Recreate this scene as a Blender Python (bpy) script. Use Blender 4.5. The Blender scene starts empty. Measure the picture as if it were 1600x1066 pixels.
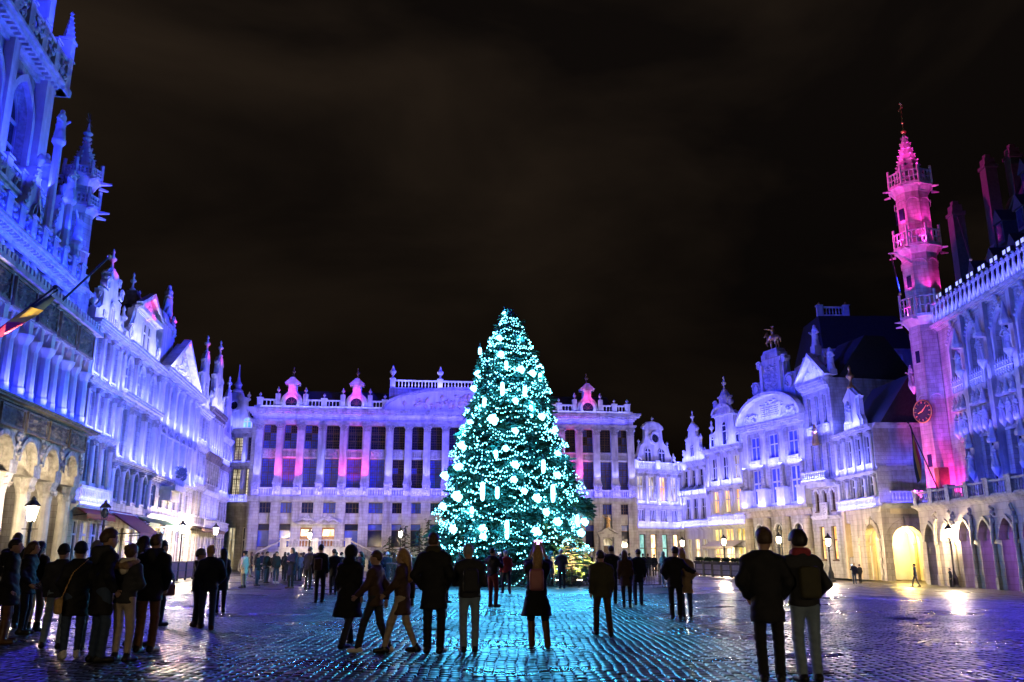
import bpy, math, random
import numpy as np
from mathutils import Vector, Matrix
R = math.radians
random.seed(7); rng = np.random.default_rng(7)
sc = bpy.context.scene
COL = sc.collection
# ------------------------------------------------------------------ camera
FPX, HC, PITCH = 1340.0, 1.5, math.atan(335/1340.0)
cam_d = bpy.data.cameras.new('camera'); cam = bpy.data.objects.new('camera', cam_d); COL.objects.link(cam)
cam_d.sensor_width = 36; cam_d.lens = 36*FPX/1600; cam_d.clip_start = .1; cam_d.clip_end = 3000
cam.location = (0, 0, HC); cam.rotation_euler = (R(90)+PITCH, 0, 0)
sc.camera = cam
# ------------------------------------------------------------------ night sky
world = bpy.data.worlds.new('World'); sc.world = world; world.use_nodes = True
nt = world.node_tree; nt.nodes.clear()
N = nt.nodes.new; LK = nt.links.new
tc = N('ShaderNodeTexCoord'); mp = N('ShaderNodeMapping'); mp.inputs['Scale'].default_value = (1.2, 1.0, 2.6); mp.inputs['Rotation'].default_value = (0, .35, 0)
ns = N('ShaderNodeTexNoise'); ns.inputs['Scale'].default_value = 2.1; ns.inputs['Detail'].default_value = 5; ns.inputs['Roughness'].default_value = .5; ns.inputs['Distortion'].default_value = .4
rp = N('ShaderNodeValToRGB'); e = rp.color_ramp.elements
e[0].position = .36; e[0].color = (.0042, .0030, .0025, 1); e[1].position = .68; e[1].color = (.0190, .0125, .0080, 1)
sep = N('ShaderNodeSeparateXYZ'); mr = N('ShaderNodeMapRange'); mr.inputs[1].default_value = .06; mr.inputs[2].default_value = .52; mr.inputs[3].default_value = .22; mr.inputs[4].default_value = 1.0
mx = N('ShaderNodeMixRGB'); mx.blend_type = 'MULTIPLY'; mx.inputs[0].default_value = 1
bg = N('ShaderNodeBackground'); wo = N('ShaderNodeOutputWorld')
LK(tc.outputs['Generated'], mp.inputs[0]); LK(mp.outputs[0], ns.inputs['Vector']); LK(ns.outputs[0], rp.inputs[0])
LK(tc.outputs['Generated'], sep.inputs[0]); LK(sep.outputs[2], mr.inputs[0])
LK(rp.outputs[0], mx.inputs[1]); LK(mr.outputs[0], mx.inputs[2]); LK(mx.outputs[0], bg.inputs[0]); bg.inputs[1].default_value = 1.0; LK(bg.outputs[0], wo.inputs[0])
sc.view_settings.view_transform = 'Standard'; sc.view_settings.look = 'None'; sc.view_settings.exposure = 0; sc.view_settings.gamma = 1
sc.cycles.use_denoising = True
try: sc.cycles.denoiser = 'OPENIMAGEDENOISE'; sc.cycles.denoising_input_passes = 'RGB_ALBEDO_NORMAL'
except Exception: pass
sc.cycles.max_bounces = 5; sc.cycles.diffuse_bounces = 2; sc.cycles.glossy_bounces = 3; sc.cycles.sample_clamp_indirect = 6; sc.cycles.sample_clamp_direct = 0
sc.cycles.caustics_reflective = False; sc.cycles.caustics_refractive = False
# ------------------------------------------------------------------ frames, pixels -> places
SP, CP = math.sin(PITCH), math.cos(PITCH)
def ray(x, y):
    u = (x-800)/FPX; v = (533-y)/FPX
    return np.array([u, CP-v*SP, SP+v*CP])
def gz(x, y=50.):           # the square falls gently towards the town hall
    t = min(max((x-12)/16.8, 0), 1)
    return -.53*t
def ground_at(px, py):
    r = ray(px, py); t = 1.5/max(1e-4, -r[2])
    for _ in range(12): t = (HC-gz(r[0]*t))/max(1e-4, -r[2])
    return r[0]*t, r[1]*t
def plan(x, Y, y=868):
    r = ray(x, y); return (r[0]/r[1]*Y, Y)
class Fr:
    def __init__(s, P0, P1, z0=0):
        s.P0 = np.array([P0[0], P0[1], z0], float); d = np.array([P1[0]-P0[0], P1[1]-P0[1]], float); s.L = float(np.hypot(*d)); d /= s.L
        s.d = np.array([d[0], d[1], 0]); s.n = np.array([-d[1], d[0], 0]); s.rot = math.atan2(d[1], d[0])
    def at(s, x, y, off=0):
        r = ray(x, y); c = np.array([0, 0, HC]); t = np.dot(s.P0+s.n*off-c, s.n)/np.dot(r, s.n); P = c+r*t
        return float(np.dot(P-s.P0, s.d)), float(P[2]-s.P0[2])
    def X(s, x, y=670, off=0): return s.at(x, y, off)[0]
    def Z(s, x, y, off=0): return s.at(x, y, off)[1]
    def w(s, x, y, z): return s.P0+s.d*x+s.n*y+np.array([0, 0, z])
def empty(name, loc, rotz=0, label=None, cat=None, group=None):
    o = bpy.data.objects.new(name, None); COL.objects.link(o); o.location = loc; o.rotation_euler = (0, 0, rotz); o.empty_display_size = .3
    tag(o, label, cat, group); return o
def tag(o, label=None, cat=None, group=None, kind=None):
    if label: o['label'] = label
    if cat: o['category'] = cat
    if group: o['group'] = group
    if kind: o['kind'] = kind
    return o
# ------------------------------------------------------------------ lights
def _lamp(name, typ, loc, power, color, target=None):
    d = bpy.data.lights.new(name, typ); d.energy = power; d.color = color
    o = bpy.data.objects.new(name, d); COL.objects.link(o); o.location = Vector(loc)
    if target is not None: o.rotation_euler = (Vector(target)-Vector(loc)).to_track_quat('-Z', 'Y').to_euler()
    return o
def point(name, loc, power, color, r=.12):
    o = _lamp(name, 'POINT', loc, power, color); o.data.shadow_soft_size = r; return o
def spot(name, loc, target, power, color, size=60, blend=.4, r=.3, square=False):
    o = _lamp(name, 'SPOT', loc, power, color, target); o.data.spot_size = R(size); o.data.spot_blend = blend; o.data.shadow_soft_size = r; o.data.use_square = square; return o
def strip(name, F, x0, x1, y, z, power, color, tilt=18, w=.12):
    """a row of ledge floodlights: long thin area lamp in front of a facade, shining up and leaning to the wall"""
    d = bpy.data.lights.new(name, 'AREA'); d.shape = 'RECTANGLE'; d.size = abs(x1-x0); d.size_y = w; d.energy = power; d.color = color
    o = bpy.data.objects.new(name, d); COL.objects.link(o); o.location = F.w((x0+x1)/2, y, z)
    o.rotation_euler = (Matrix.Rotation(F.rot, 4, 'Z') @ Matrix.Rotation(math.pi-R(tilt), 4, 'X')).to_euler(); return o
BLUE = (.095, .075, 1.0); LAV = (.30, .30, 1.0); PINK = (1.0, .03, .36); MAG = (1.0, .03, .55); WARM = (1.0, .73, .43); YEL = (1.0, .70, .16); CYAN = (.12, .85, 1.0); VIO = (.34, .10, 1.0)
# ------------------------------------------------------------------ materials
MATS = {}
def new_mat(name):
    m = bpy.data.materials.new(name); m.use_nodes = True; MATS[name] = m
    return m, m.node_tree, m.node_tree.nodes['Principled BSDF']
def noise_mat(name, c0, c1, scale=3., rough=(.6, .85), bump=.15, detail=6, dirt=None, metallic=0, coord='Object', bscale=None, spec=.4, bdist=.05):
    m, t, b = new_mat(name); n = t.nodes.new; l = t.links.new
    tc = n('ShaderNodeTexCoord'); ns = n('ShaderNodeTexNoise'); ns.inputs['Scale'].default_value = scale; ns.inputs['Detail'].default_value = detail
    l(tc.outputs[coord], ns.inputs['Vector']); rp = n('ShaderNodeValToRGB'); e = rp.color_ramp.elements
    e[0].position = .3; e[1].position = .7; e[0].color = (*c0, 1); e[1].color = (*c1, 1); l(ns.outputs[0], rp.inputs[0]); colout = rp.outputs[0]
    if dirt:
        mpn = n('ShaderNodeMapping'); mpn.inputs['Scale'].default_value = (1.6, 1.6, .22); l(tc.outputs[coord], mpn.inputs[0])
        n2 = n('ShaderNodeTexNoise'); n2.inputs['Scale'].default_value = 1.3; n2.inputs['Detail'].default_value = 8; l(mpn.outputs[0], n2.inputs['Vector'])
        r2 = n('ShaderNodeMapRange'); r2.inputs[1].default_value = .45; r2.inputs[2].default_value = .75; l(n2.outputs[0], r2.inputs[0])
        mx = n('ShaderNodeMixRGB'); mx.inputs[2].default_value = (*dirt, 1); l(r2.outputs[0], mx.inputs[0]); l(colout, mx.inputs[1]); colout = mx.outputs[0]
    l(colout, b.inputs['Base Color']); mr = n('ShaderNodeMapRange'); mr.inputs[3].default_value = rough[0]; mr.inputs[4].default_value = rough[1]; l(ns.outputs[0], mr.inputs[0]); l(mr.outputs[0], b.inputs['Roughness'])
    b.inputs['Metallic'].default_value = metallic; b.inputs['Specular IOR Level'].default_value = spec
    if bump:
        n3 = n('ShaderNodeTexNoise'); n3.inputs['Scale'].default_value = bscale or scale*4; n3.inputs['Detail'].default_value = 4; l(tc.outputs[coord], n3.inputs['Vector'])
        bm = n('ShaderNodeBump'); bm.inputs['Strength'].default_value = bump; bm.inputs['Distance'].default_value = bdist; l(n3.outputs[0], bm.inputs['Height']); l(bm.outputs[0], b.inputs['Normal'])
    return m
def ashlar_mat(name, c0, c1, bw=.62, bh=.30, joint=(.22, .2, .17), dirt=(.2, .18, .15)):
    m = noise_mat(name, c0, c1, 1.6, dirt=dirt, bump=0); t = m.node_tree; b = t.nodes['Principled BSDF']; n = t.nodes.new; l = t.links.new
    tc = n('ShaderNodeTexCoord'); sp = n('ShaderNodeSeparateXYZ'); cb = n('ShaderNodeCombineXYZ'); ad = n('ShaderNodeMath'); ad.operation = 'ADD'
    l(tc.outputs['Object'], sp.inputs[0]); l(sp.outputs[0], ad.inputs[0]); l(sp.outputs[1], ad.inputs[1]); l(ad.outputs[0], cb.inputs[0]); l(sp.outputs[2], cb.inputs[1])
    br = n('ShaderNodeTexBrick'); br.inputs['Scale'].default_value = 1; br.inputs['Brick Width'].default_value = bw; br.inputs['Row Height'].default_value = bh; br.inputs['Mortar Size'].default_value = .012
    br.inputs['Color1'].default_value = (1, 1, 1, 1); br.inputs['Color2'].default_value = (.80, .79, .78, 1); br.inputs['Mortar'].default_value = (.60, .58, .56, 1); l(cb.outputs[0], br.inputs['Vector'])
    src = b.inputs['Base Color'].links[0].from_socket; mx = n('ShaderNodeMixRGB'); mx.blend_type = 'MULTIPLY'; mx.inputs[0].default_value = 1; l(src, mx.inputs[1]); l(br.outputs[0], mx.inputs[2]); l(mx.outputs[0], b.inputs['Base Color'])
    bm = n('ShaderNodeBump'); bm.inputs['Strength'].default_value = .5; bm.inputs['Distance'].default_value = .03; bm.invert = True; l(br.outputs['Fac'], bm.inputs['Height'])
    n3 = n('ShaderNodeTexNoise'); n3.inputs['Scale'].default_value = 9; l(tc.outputs['Object'], n3.inputs['Vector']); b2 = n('ShaderNodeBump'); b2.inputs['Strength'].default_value = .25; b2.inputs['Distance'].default_value = .05
    l(n3.outputs[0], b2.inputs['Height']); l(bm.outputs[0], b2.inputs['Normal']); l(b2.outputs[0], b.inputs['Normal'])
    return m
def emit_mat(name, col, strength, sampling=None):
    m, t, b = new_mat(name); b.inputs['Base Color'].default_value = (*[c*.5 for c in col], 1); b.inputs['Emission Color'].default_value = (*col, 1); b.inputs['Emission Strength'].default_value = strength; b.inputs['Roughness'].default_value = .4
    if sampling: m.cycles.emission_sampling = sampling
    return m
def lit_glass(name, c0, c1, strength, scale=1.2):
    """a lit room behind glass: curtains and furniture as a blotchy glow"""
    m, t, b = new_mat(name); n = t.nodes.new; l = t.links.new
    tc = n('ShaderNodeTexCoord'); gp = n('ShaderNodeNewGeometry'); mp = n('ShaderNodeMapping'); mp.inputs['Scale'].default_value = (2, 2, .7); l(gp.outputs['Position'], mp.inputs[0])
    ns = n('ShaderNodeTexNoise'); ns.inputs['Scale'].default_value = scale; ns.inputs['Detail'].default_value = 3; l(mp.outputs[0], ns.inputs['Vector'])
    rp = n('ShaderNodeValToRGB'); e = rp.color_ramp.elements; e[0].position = .38; e[1].position = .62; e[0].color = (*c0, 1); e[1].color = (*c1, 1); l(ns.outputs[0], rp.inputs[0])
    l(rp.outputs[0], b.inputs['Emission Color']); b.inputs['Emission Strength'].default_value = strength; b.inputs['Base Color'].default_value = (.02, .02, .02, 1); b.inputs['Roughness'].default_value = .08
    return m
stone = noise_mat('pale_stone', (.37, .36, .345), (.53, .52, .50), 2.2, dirt=(.19, .18, .17), bump=.25, bscale=8)
stone_w = noise_mat('white_stone', (.48, .475, .46), (.62, .61, .60), 2.5, dirt=(.27, .26, .25), bump=.2, bscale=8)
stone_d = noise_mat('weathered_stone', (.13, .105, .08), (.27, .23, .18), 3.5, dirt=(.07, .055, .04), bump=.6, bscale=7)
stone_c = noise_mat('carved_stone', (.27, .26, .245), (.49, .48, .46), 5, dirt=(.16, .14, .12), bump=.7, bscale=6, bdist=.1)
ashlar = ashlar_mat('ashlar_stone', (.36, .35, .335), (.52, .51, .49))
ashlar_warm = ashlar_mat('warm_ashlar', (.42, .37, .29), (.55, .49, .40), 1.0, .42)
plaster = noise_mat('pale_plaster', (.44, .43, .42), (.55, .54, .53), 1.1, dirt=(.34, .31, .28), bump=.12)
slate = noise_mat('dark_slate', (.018, .018, .022), (.04, .04, .045), 6, rough=(.55, .8), bump=.4)
gold = noise_mat('gilded_metal', (.55, .33, .10), (.78, .50, .16), 4, rough=(.3, .5), bump=.2, metallic=.9)
bronze = noise_mat('dark_bronze', (.10, .06, .04), (.25, .15, .08), 4, rough=(.4, .6), bump=.2, metallic=.5)
iron = noise_mat('black_iron', (.012, .012, .013), (.03, .03, .03), 8, rough=(.4, .6), bump=.1)
wood_d = noise_mat('dark_wood', (.05, .028, .014), (.11, .06, .03), 5, rough=(.4, .6), bump=.2)
wood_w = noise_mat('white_paint', (.62, .60, .57), (.74, .72, .68), 3, rough=(.35, .55), bump=.05)
wood_o = noise_mat('varnished_door_wood', (.24, .10, .03), (.40, .18, .06), 5, rough=(.3, .5), bump=.1)
red_cloth = noise_mat('red_awning_canvas', (.36, .05, .03), (.46, .08, .05), 4, bump=.2)
green_cloth = noise_mat('green_awning_canvas', (.02, .13, .08), (.04, .20, .12), 4, bump=.2)
wine_cloth = noise_mat('wine_awning_canvas', (.22, .04, .05), (.30, .06, .07), 4, bump=.2)
def glass_mat(name, c, rough):
    m = noise_mat(name, c, tuple(x*2.2 for x in c), 1.2, rough=(rough, rough*1.6), bump=.12, bscale=3.5, spec=.5, bdist=.03); return m
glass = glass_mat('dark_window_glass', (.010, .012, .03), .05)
glass_b = glass_mat('painted_blue_reflection_glass', (.045, .065, .30), .12)  # blue reflection in the panes painted into the base colour
glass_c = glass_mat('window_glass_with_curtains', (.12, .13, .30), .18)
glass_warm = lit_glass('warm_lit_glass', (.9, .36, .07), (1, .74, .34), 1.7)
glass_soft = lit_glass('soft_lit_glass', (.25, .19, .10), (.95, .82, .55), 1.0)
glass_yel = lit_glass('yellow_lit_glass', (.55, .36, .06), (1, .82, .32), 1.4)
glass_teal = lit_glass('teal_lit_glass', (.10, .45, .42), (.5, .95, .85), 1.0)
glass_shop = lit_glass('shop_lit_glass', (.7, .38, .12), (1, .84, .56), 3.2, 1.6)
def glow_mat(k):
    k = max(200, round(k/200)*200); n_ = 'lamp_glow_%d' % k
    return MATS[n_] if n_ in MATS else emit_mat(n_, (1, .76, .46), k)
lamp_glow = emit_mat('lamp_glow', (1, .80, .52), 26, 'NONE')
flood_glow = emit_mat('floodlight_lens', (.45, .5, 1), 1.2, 'NONE')
# ------------------------------------------------------------------ mesh builder
def _oct():
    v = [(0, 0, 1), (1, 0, 0), (0, 1, 0), (-1, 0, 0), (0, -1, 0), (0, 0, -1)]; f = [(0, 1, 2), (0, 2, 3), (0, 3, 4), (0, 4, 1), (5, 2, 1), (5, 3, 2), (5, 4, 3), (5, 1, 4)]
    return v, f
def _sub(v, f):
    v = list(v); c = {}; nf = []
    def mid(a, b):
        k = (min(a, b), max(a, b))
        if k not in c:
            p = np.array(v[a])+np.array(v[b]); v.append(tuple(p/np.linalg.norm(p))); c[k] = len(v)-1
        return c[k]
    for a, b, d in f:
        x, y, z = mid(a, b), mid(b, d), mid(d, a); nf += [(a, x, z), (x, b, y), (z, y, d), (x, y, z)]
    return v, nf
_S0 = _oct(); _S1 = _sub(*_S0); _S2 = _sub(*_S1)
class MB:
    def __init__(s): s.v = []; s.f = []
    def add(s, v, f):
        o = len(s.v); s.v.extend(v); s.f.extend([tuple(i+o for i in q) for q in f])
    def box(s, x0, x1, y0, y1, z0, z1):
        s.add([(x0, y0, z0), (x1, y0, z0), (x1, y1, z0), (x0, y1, z0), (x0, y0, z1), (x1, y0, z1), (x1, y1, z1), (x0, y1, z1)],
              [(3, 2, 1, 0), (4, 5, 6, 7), (0, 1, 5, 4), (1, 2, 6, 5), (2, 3, 7, 6), (3, 0, 4, 7)]); return s
    def taper(s, x0, x1, y0, y1, z0, z1, k):      # box narrowing to the top
        cx, cy = (x0+x1)/2, (y0+y1)/2; g = lambda a, c: c+(a-c)*k
        s.add([(x0, y0, z0), (x1, y0, z0), (x1, y1, z0), (x0, y1, z0), (g(x0, cx), g(y0, cy), z1), (g(x1, cx), g(y0, cy), z1), (g(x1, cx), g(y1, cy), z1), (g(x0, cx), g(y1, cy), z1)],
              [(3, 2, 1, 0), (4, 5, 6, 7), (0, 1, 5, 4), (1, 2, 6, 5), (2, 3, 7, 6), (3, 0, 4, 7)]); return s
    def extr(s, poly, y0, y1):                     # outline in x,z given depth along y
        n = len(poly); v = [(x, y0, z) for x, z in poly]+[(x, y1, z) for x, z in poly]
        a = sum(poly[i][0]*poly[(i+1) % n][1]-poly[(i+1) % n][0]*poly[i][1] for i in range(n)); q = list(range(n))
        if a > 0: f = [tuple(q), tuple(n+i for i in reversed(q))]+[(i, n+i, n+(i+1) % n, (i+1) % n) for i in q]
        else: f = [tuple(reversed(q)), tuple(n+i for i in q)]+[((i+1) % n, n+(i+1) % n, n+i, i) for i in q]
        s.add(v, f); return s
    def prof(s, pts, x0, x1):                      # moulding: y,z profile run along x, closed on itself
        n = len(pts); v = [(x0, y, z) for y, z in pts]+[(x1, y, z) for y, z in pts]; q = list(range(n))
        s.add(v, [tuple(q), tuple(n+i for i in reversed(q))]+[((i+1) % n, i, n+i, n+(i+1) % n) for i in q][::1]); return s
    def lathe(s, pr, cx=0, cy=0, z=0, n=12, k=1.0):
        v = []; f = []
        for r, h in pr:
            for i in range(n): a = 2*math.pi*i/n; v.append((cx+r*k*math.cos(a), cy+r*k*math.sin(a), z+h*k))
        m = len(pr)
        for j in range(m-1):
            for i in range(n): i2 = (i+1) % n; f.append((j*n+i, j*n+i2, (j+1)*n+i2, (j+1)*n+i))
        f.append(tuple(reversed(range(n)))); f.append(tuple((m-1)*n+i for i in range(n))); s.add(v, f); return s
    def tube(s, p0, p1, r0, r1=None, n=8):
        r1 = r0 if r1 is None else r1; p0, p1 = Vector(p0), Vector(p1); d = (p1-p0)
        if d.length < 1e-6: return s
        q = d.to_track_quat('Z', 'Y'); v = []
        for p, r in ((p0, r0), (p1, r1)):
            for i in range(n): a = 2*math.pi*i/n; v.append(tuple(p+q @ Vector((r*math.cos(a), r*math.sin(a), 0))))
        s.add(v, [(i, (i+1) % n, n+(i+1) % n, n+i) for i in range(n)]+[tuple(reversed(range(n))), tuple(range(n, 2*n))]); return s
    def path(s, pts, r, n=6, close=False):
        P = [Vector(p) for p in pts]; v = []; f = []; m = len(P)
        for j, p in enumerate(P):
            d = (P[(j+1) % m]-P[j-1]) if close else (P[min(j+1, m-1)]-P[max(j-1, 0)])
            q = d.to_track_quat('Z', 'Y'); rr = r[j] if hasattr(r, '__len__') else r
            for i in range(n): a = 2*math.pi*i/n; v.append(tuple(p+q @ Vector((rr*math.cos(a), rr*math.sin(a), 0))))
        for j in range(m if close else m-1):
            for i in range(n): i2 = (i+1) % n; k = (j+1) % m; f.append((j*n+i, j*n+i2, k*n+i2, k*n+i))
        if not close: f += [tuple(reversed(range(n))), tuple((m-1)*n+i for i in range(n))]
        s.add(v, f); return s
    def blob(s, c, r, lev=1):
        if not hasattr(r, '__len__'): r = (r, r, r)
        v, f = (_S0, _S1, _S2)[lev]; s.add([(c[0]+a*r[0], c[1]+b*r[1], c[2]+d*r[2]) for a, b, d in v], f); return s
    def lumps(s, x0, x1, y, z0, z1, n, r, seed=0, depth=.6):   # carved foliage and figures on a panel
        g = random.Random(seed)
        for _ in range(n):
            a = r*g.uniform(.5, 1.3); b = r*g.uniform(.5, 1.3); s.blob((g.uniform(x0+a, x1-a) if x1-x0 > 2*a else (x0+x1)/2, y, g.uniform(z0+b, z1-b) if z1-z0 > 2*b else (z0+z1)/2), (a, r*depth, b), 0)
        return s
    def arr(s, mesh, T): s.add([tuple(T @ Vector(v)) for v in mesh.v], mesh.f); return s
    def mesh(s, name, mat, smooth=False):
        me = bpy.data.meshes.new(name); me.from_pydata(s.v, [], s.f); me.materials.append(mat)
        if smooth: me.polygons.foreach_set('use_smooth', [True]*len(me.polygons))
        me.update(); return me
    def build(s, name, mat, parent=None, smooth=False, kind=None, label=None, loc=None):
        return link(name, s.mesh(name, mat, smooth), parent, kind, label, loc)
def link(name, me, parent=None, kind=None, label=None, loc=None, rot=None, scale=None):
    o = bpy.data.objects.new(name, me); COL.objects.link(o)
    if parent is not None: o.parent = parent
    if loc is not None: o.location = loc
    if rot is not None: o.rotation_euler = rot
    if scale is not None: o.scale = scale
    if kind: o['kind'] = kind
    if label: o['label'] = label
    return o
def copy_tree(o, parent=None):
    c = o.copy(); COL.objects.link(c); c.parent = parent
    for ch in list(o.children): copy_tree(ch, c)
    return c
# ------------------------------------------------------------------ signed-distance mesher for figures
def vlen(a): return np.sqrt(a[..., 0]**2+a[..., 1]**2+a[..., 2]**2) if a.shape[-1] == 3 else np.sqrt(a[..., 0]**2+a[..., 1]**2)
def rcone(P, a, b, r0, r1=None):
    r1 = r0 if r1 is None else r1; a = np.array(a, np.float32); d = np.array(b, np.float32)-a; q = np.float32(1/max(float(d @ d), 1e-9))
    x = P[..., 0]-a[0]; y = P[..., 1]-a[1]; z = P[..., 2]-a[2]; t = np.clip((x*d[0]+y*d[1]+z*d[2])*q, 0, 1); x = x-t*d[0]; y = y-t*d[1]; z = z-t*d[2]
    return np.sqrt(x*x+y*y+z*z)-(np.float32(r0)+np.float32(r1-r0)*t)
def ell(P, c, r):
    q = (P-np.array(c, np.float32))/np.array(r, np.float32); k = vlen(q); return (k-1)*min(r)*np.where(k > 1, np.minimum(k, 1.0), 1)
def rbox(P, c, h, r=.01):
    q = np.abs(P-np.array(c, float))-np.array(h, float)+r; return vlen(np.maximum(q, 0))+np.minimum(q.max(-1), 0)-r
def smin(a, b, k):
    h = np.clip(.5+.5*(b-a)/k, 0, 1); return b+(a-b)*h-k*h*(1-h)
def su(k, *ds):
    r = ds[0]
    for d in ds[1:]: r = smin(r, d, k)
    return r
def sdf_mesh(fn, lo, hi, h):
    lo = np.array(lo, float); n = np.ceil((np.array(hi)-lo)/h).astype(int)+1
    ax = [(lo[i]+h*np.arange(n[i])).astype(np.float32) for i in range(3)]; P = np.stack(np.meshgrid(*ax, indexing='ij'), -1)
    V = fn(P); ins = V < 0
    c = np.zeros(tuple(n-1), int)
    for dx in (0, 1):
        for dy in (0, 1):
            for dz in (0, 1): c += ins[dx:n[0]-1+dx, dy:n[1]-1+dy, dz:n[2]-1+dz]
    act = (c > 0) & (c < 8); idx = -np.ones(act.shape, int); cells = np.argwhere(act); idx[act] = np.arange(len(cells))
    acc = np.zeros((len(cells), 3)); cnt = np.zeros(len(cells)); corners = [(a, b, d) for a in (0, 1) for b in (0, 1) for d in (0, 1)]
    for a in corners:
        for k in range(3):
            if a[k]: continue
            b = list(a); b[k] = 1; A = cells+np.array(a); B = cells+np.array(b)
            va = V[A[:, 0], A[:, 1], A[:, 2]]; vb = V[B[:, 0], B[:, 1], B[:, 2]]; s = (va < 0) != (vb < 0)
            t = np.where(s, va/np.where(s, va-vb, 1), 0); p = A+np.eye(3)[k]*t[:, None]; acc[s] += p[s]; cnt[s] += 1
    vts = lo+h*acc/np.maximum(cnt, 1)[:, None]; faces = []
    for k in range(3):
        sl0 = [slice(None)]*3; sl1 = [slice(None)]*3; sl0[k] = slice(0, n[k]-1); sl1[k] = slice(1, n[k])
        s = ins[tuple(sl0)] != ins[tuple(sl1)]; E = np.argwhere(s); u, w = (k+1) % 3, (k+2) % 3
        ok = (E[:, u] > 0) & (E[:, w] > 0) & (E[:, u] < n[u]-1) & (E[:, w] < n[w]-1); E = E[ok]
        if not len(E): continue
        eu = np.eye(3, dtype=int)[u]; ew = np.eye(3, dtype=int)[w]
        q = [idx[tuple((E-eu-ew).T)], idx[tuple((E-ew).T)], idx[tuple(E.T)], idx[tuple((E-eu).T)]]
        Q = np.stack(q, -1); inside = ins[tuple(E.T)]; Q[~inside] = Q[~inside][:, ::-1]; faces.append(Q)
    F = np.concatenate(faces) if faces else np.zeros((0, 4), int)
    return vts, F
def np_mesh(name, v, f, mat, smooth=True):
    me = bpy.data.meshes.new(name); me.from_pydata([tuple(x) for x in v], [], [tuple(int(i) for i in q) for q in f]); me.materials.append(mat)
    if smooth: me.polygons.foreach_set('use_smooth', [True]*len(me.polygons))
    me.update(); return me
# ------------------------------------------------------------------ floodlighting of the square (real lamps on roofs, ledges and galleries)
D = Fr(plan(387, 90), plan(992, 94.5)); L = Fr(plan(125, 45.4), plan(348, 86)); K = Fr((-18.6, 25.9), (-21.2, 42.5)); T = Fr(plan(1448, 62, 915), (26.4+.04*36, 36), -.53); KL = K.L; TL = T.L
FR = {k: Fr(a, b, -.35 if k in ('E', 'S', 'B', 'H2') else -.25) for k, a, b in (('E', (27.67, 73.5), (27.88, 66.)), ('S', (26.75, 77.8), (27.67, 73.5)), ('B', (23.40, 86.9), (26.75, 77.8)), ('H2', (21.12, 93.5), (23.40, 86.9)), ('H1', (19.25, 98.5), (21.12, 93.5)), ('H0', (13.2, 95.), (19.25, 98.5)))}
LVB = (.12, .13, 1.0)
GW = 2.3   # overall level of the wash
LAVB = (.015, .025, 1.0); LAVD = (.03, .028, 1.0); LAVS = (.085, .075, 1.0); DEEP = (.008, .018, 1.0); TBL = (.012, .016, 1.0)
def wash(name, loc, tgt, P, size=50, col=BLUE, blend=.5): return spot(name, loc, tgt, P*GW, col, size, blend, .4)
wash('roof_flood', T.w(3, 2., 21.2), L.w(10, 0, 13), 80000, 36, LAVB); wash('roof_flood', T.w(8, 2., 21.2), L.w(28, 0, 13.5), 80000, 30, LAVB)
wash('roof_flood', T.w(14, 2., 21.2), K.w(11, 0, 16), 20000, 32, DEEP)
wash('roof_flood', T.w(-.2, .4, 22), D.w(9, 0, 15.5), 130000, 30, LAVD); wash('roof_flood', L.w(16, 1, 17), D.w(30, 0, 15.5), 140000, 28, LAVD)
wash('roof_flood', L.w(8, 0, 16.5), FR['B'].w(4, 0, 16), 88000, 25, LAVB); wash('roof_flood', L.w(22, 0, 16), FR['S'].w(3, 0, 16), 60000, 30, LAVB); wash('roof_flood', L.w(30, 0, 16), FR['H0'].w(4, 0, 14), 42000, 26, LAVB)
wash('roof_flood', L.w(2, 0, 16), T.w(8, 2.3, 15), 40000, 30, TBL); wash('roof_flood', K.w(15, .5, 15.6), T.w(15, 2.3, 15), 30000, 34, TBL)
def ledge(F, x0, x1, y, z, pm, tilt=16, col=LAV): return strip('ledge_floods', F, x0, x1, y, z, 2.6*pm*(x1-x0), col, tilt)
# left row
for x0, x1, zs in ((-2.1, 2.9, (4.05, 7.85, 10.6)), (3.2, 11.6, (6.98, 10.8)), (11.9, 24.2, (6.8, 10.3)), (24.6, 29, (7.3, 10.5)), (29.4, 35.8, (4.75, 10.4)), (36.1, 40.9, (7.0, 10.0))):
    for z in zs: ledge(L, x0, x1, -.62, z, 31, 16, LVB)
for x0, x1, z in ((-1.5, 2.4, 13.75), (3.6, 11, 13.85), (12.2, 24, 14.15), (25, 29, 13.5), (29.4, 35.6, 14.3)): ledge(L, x0, x1, -.8, z, 20)
# left gothic building
ledge(K, -3, KL-.2, -.1, 7.55, 20, 20, DEEP)
for i in range(13): spot('column_uplight', K.w(KL-.45-.17-1.275*i, -.35, 7.6), K.w(KL-.45-.17-1.275*i, .35, 9.3), 150, LAV, 75, .9, .06)
ledge(K, -3, KL-1.4, .15, 12.75, 16, 14, DEEP); ledge(K, -3, KL-1.4, .4, 14.7, 9, 0, DEEP); ledge(K, KL-13, KL-4.5, .9, 17.75, 24, 14, DEEP); ledge(K, KL-13, KL-4.5, .9, 25.6, 30, 10, DEEP); ledge(K, KL-4.6, KL-1.5, .4, 16.6, 14, 14, DEEP)
for an in (250, 300, 350):
    for z in (15.4, 19.3): spot('turret_uplight', K.w(KL-.9+1.5*math.cos(R(an)), 1.4+1.5*math.sin(R(an)), z), K.w(KL-.9, 1.4, z+3), 130, BLUE, 80, .8, .06)
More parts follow.
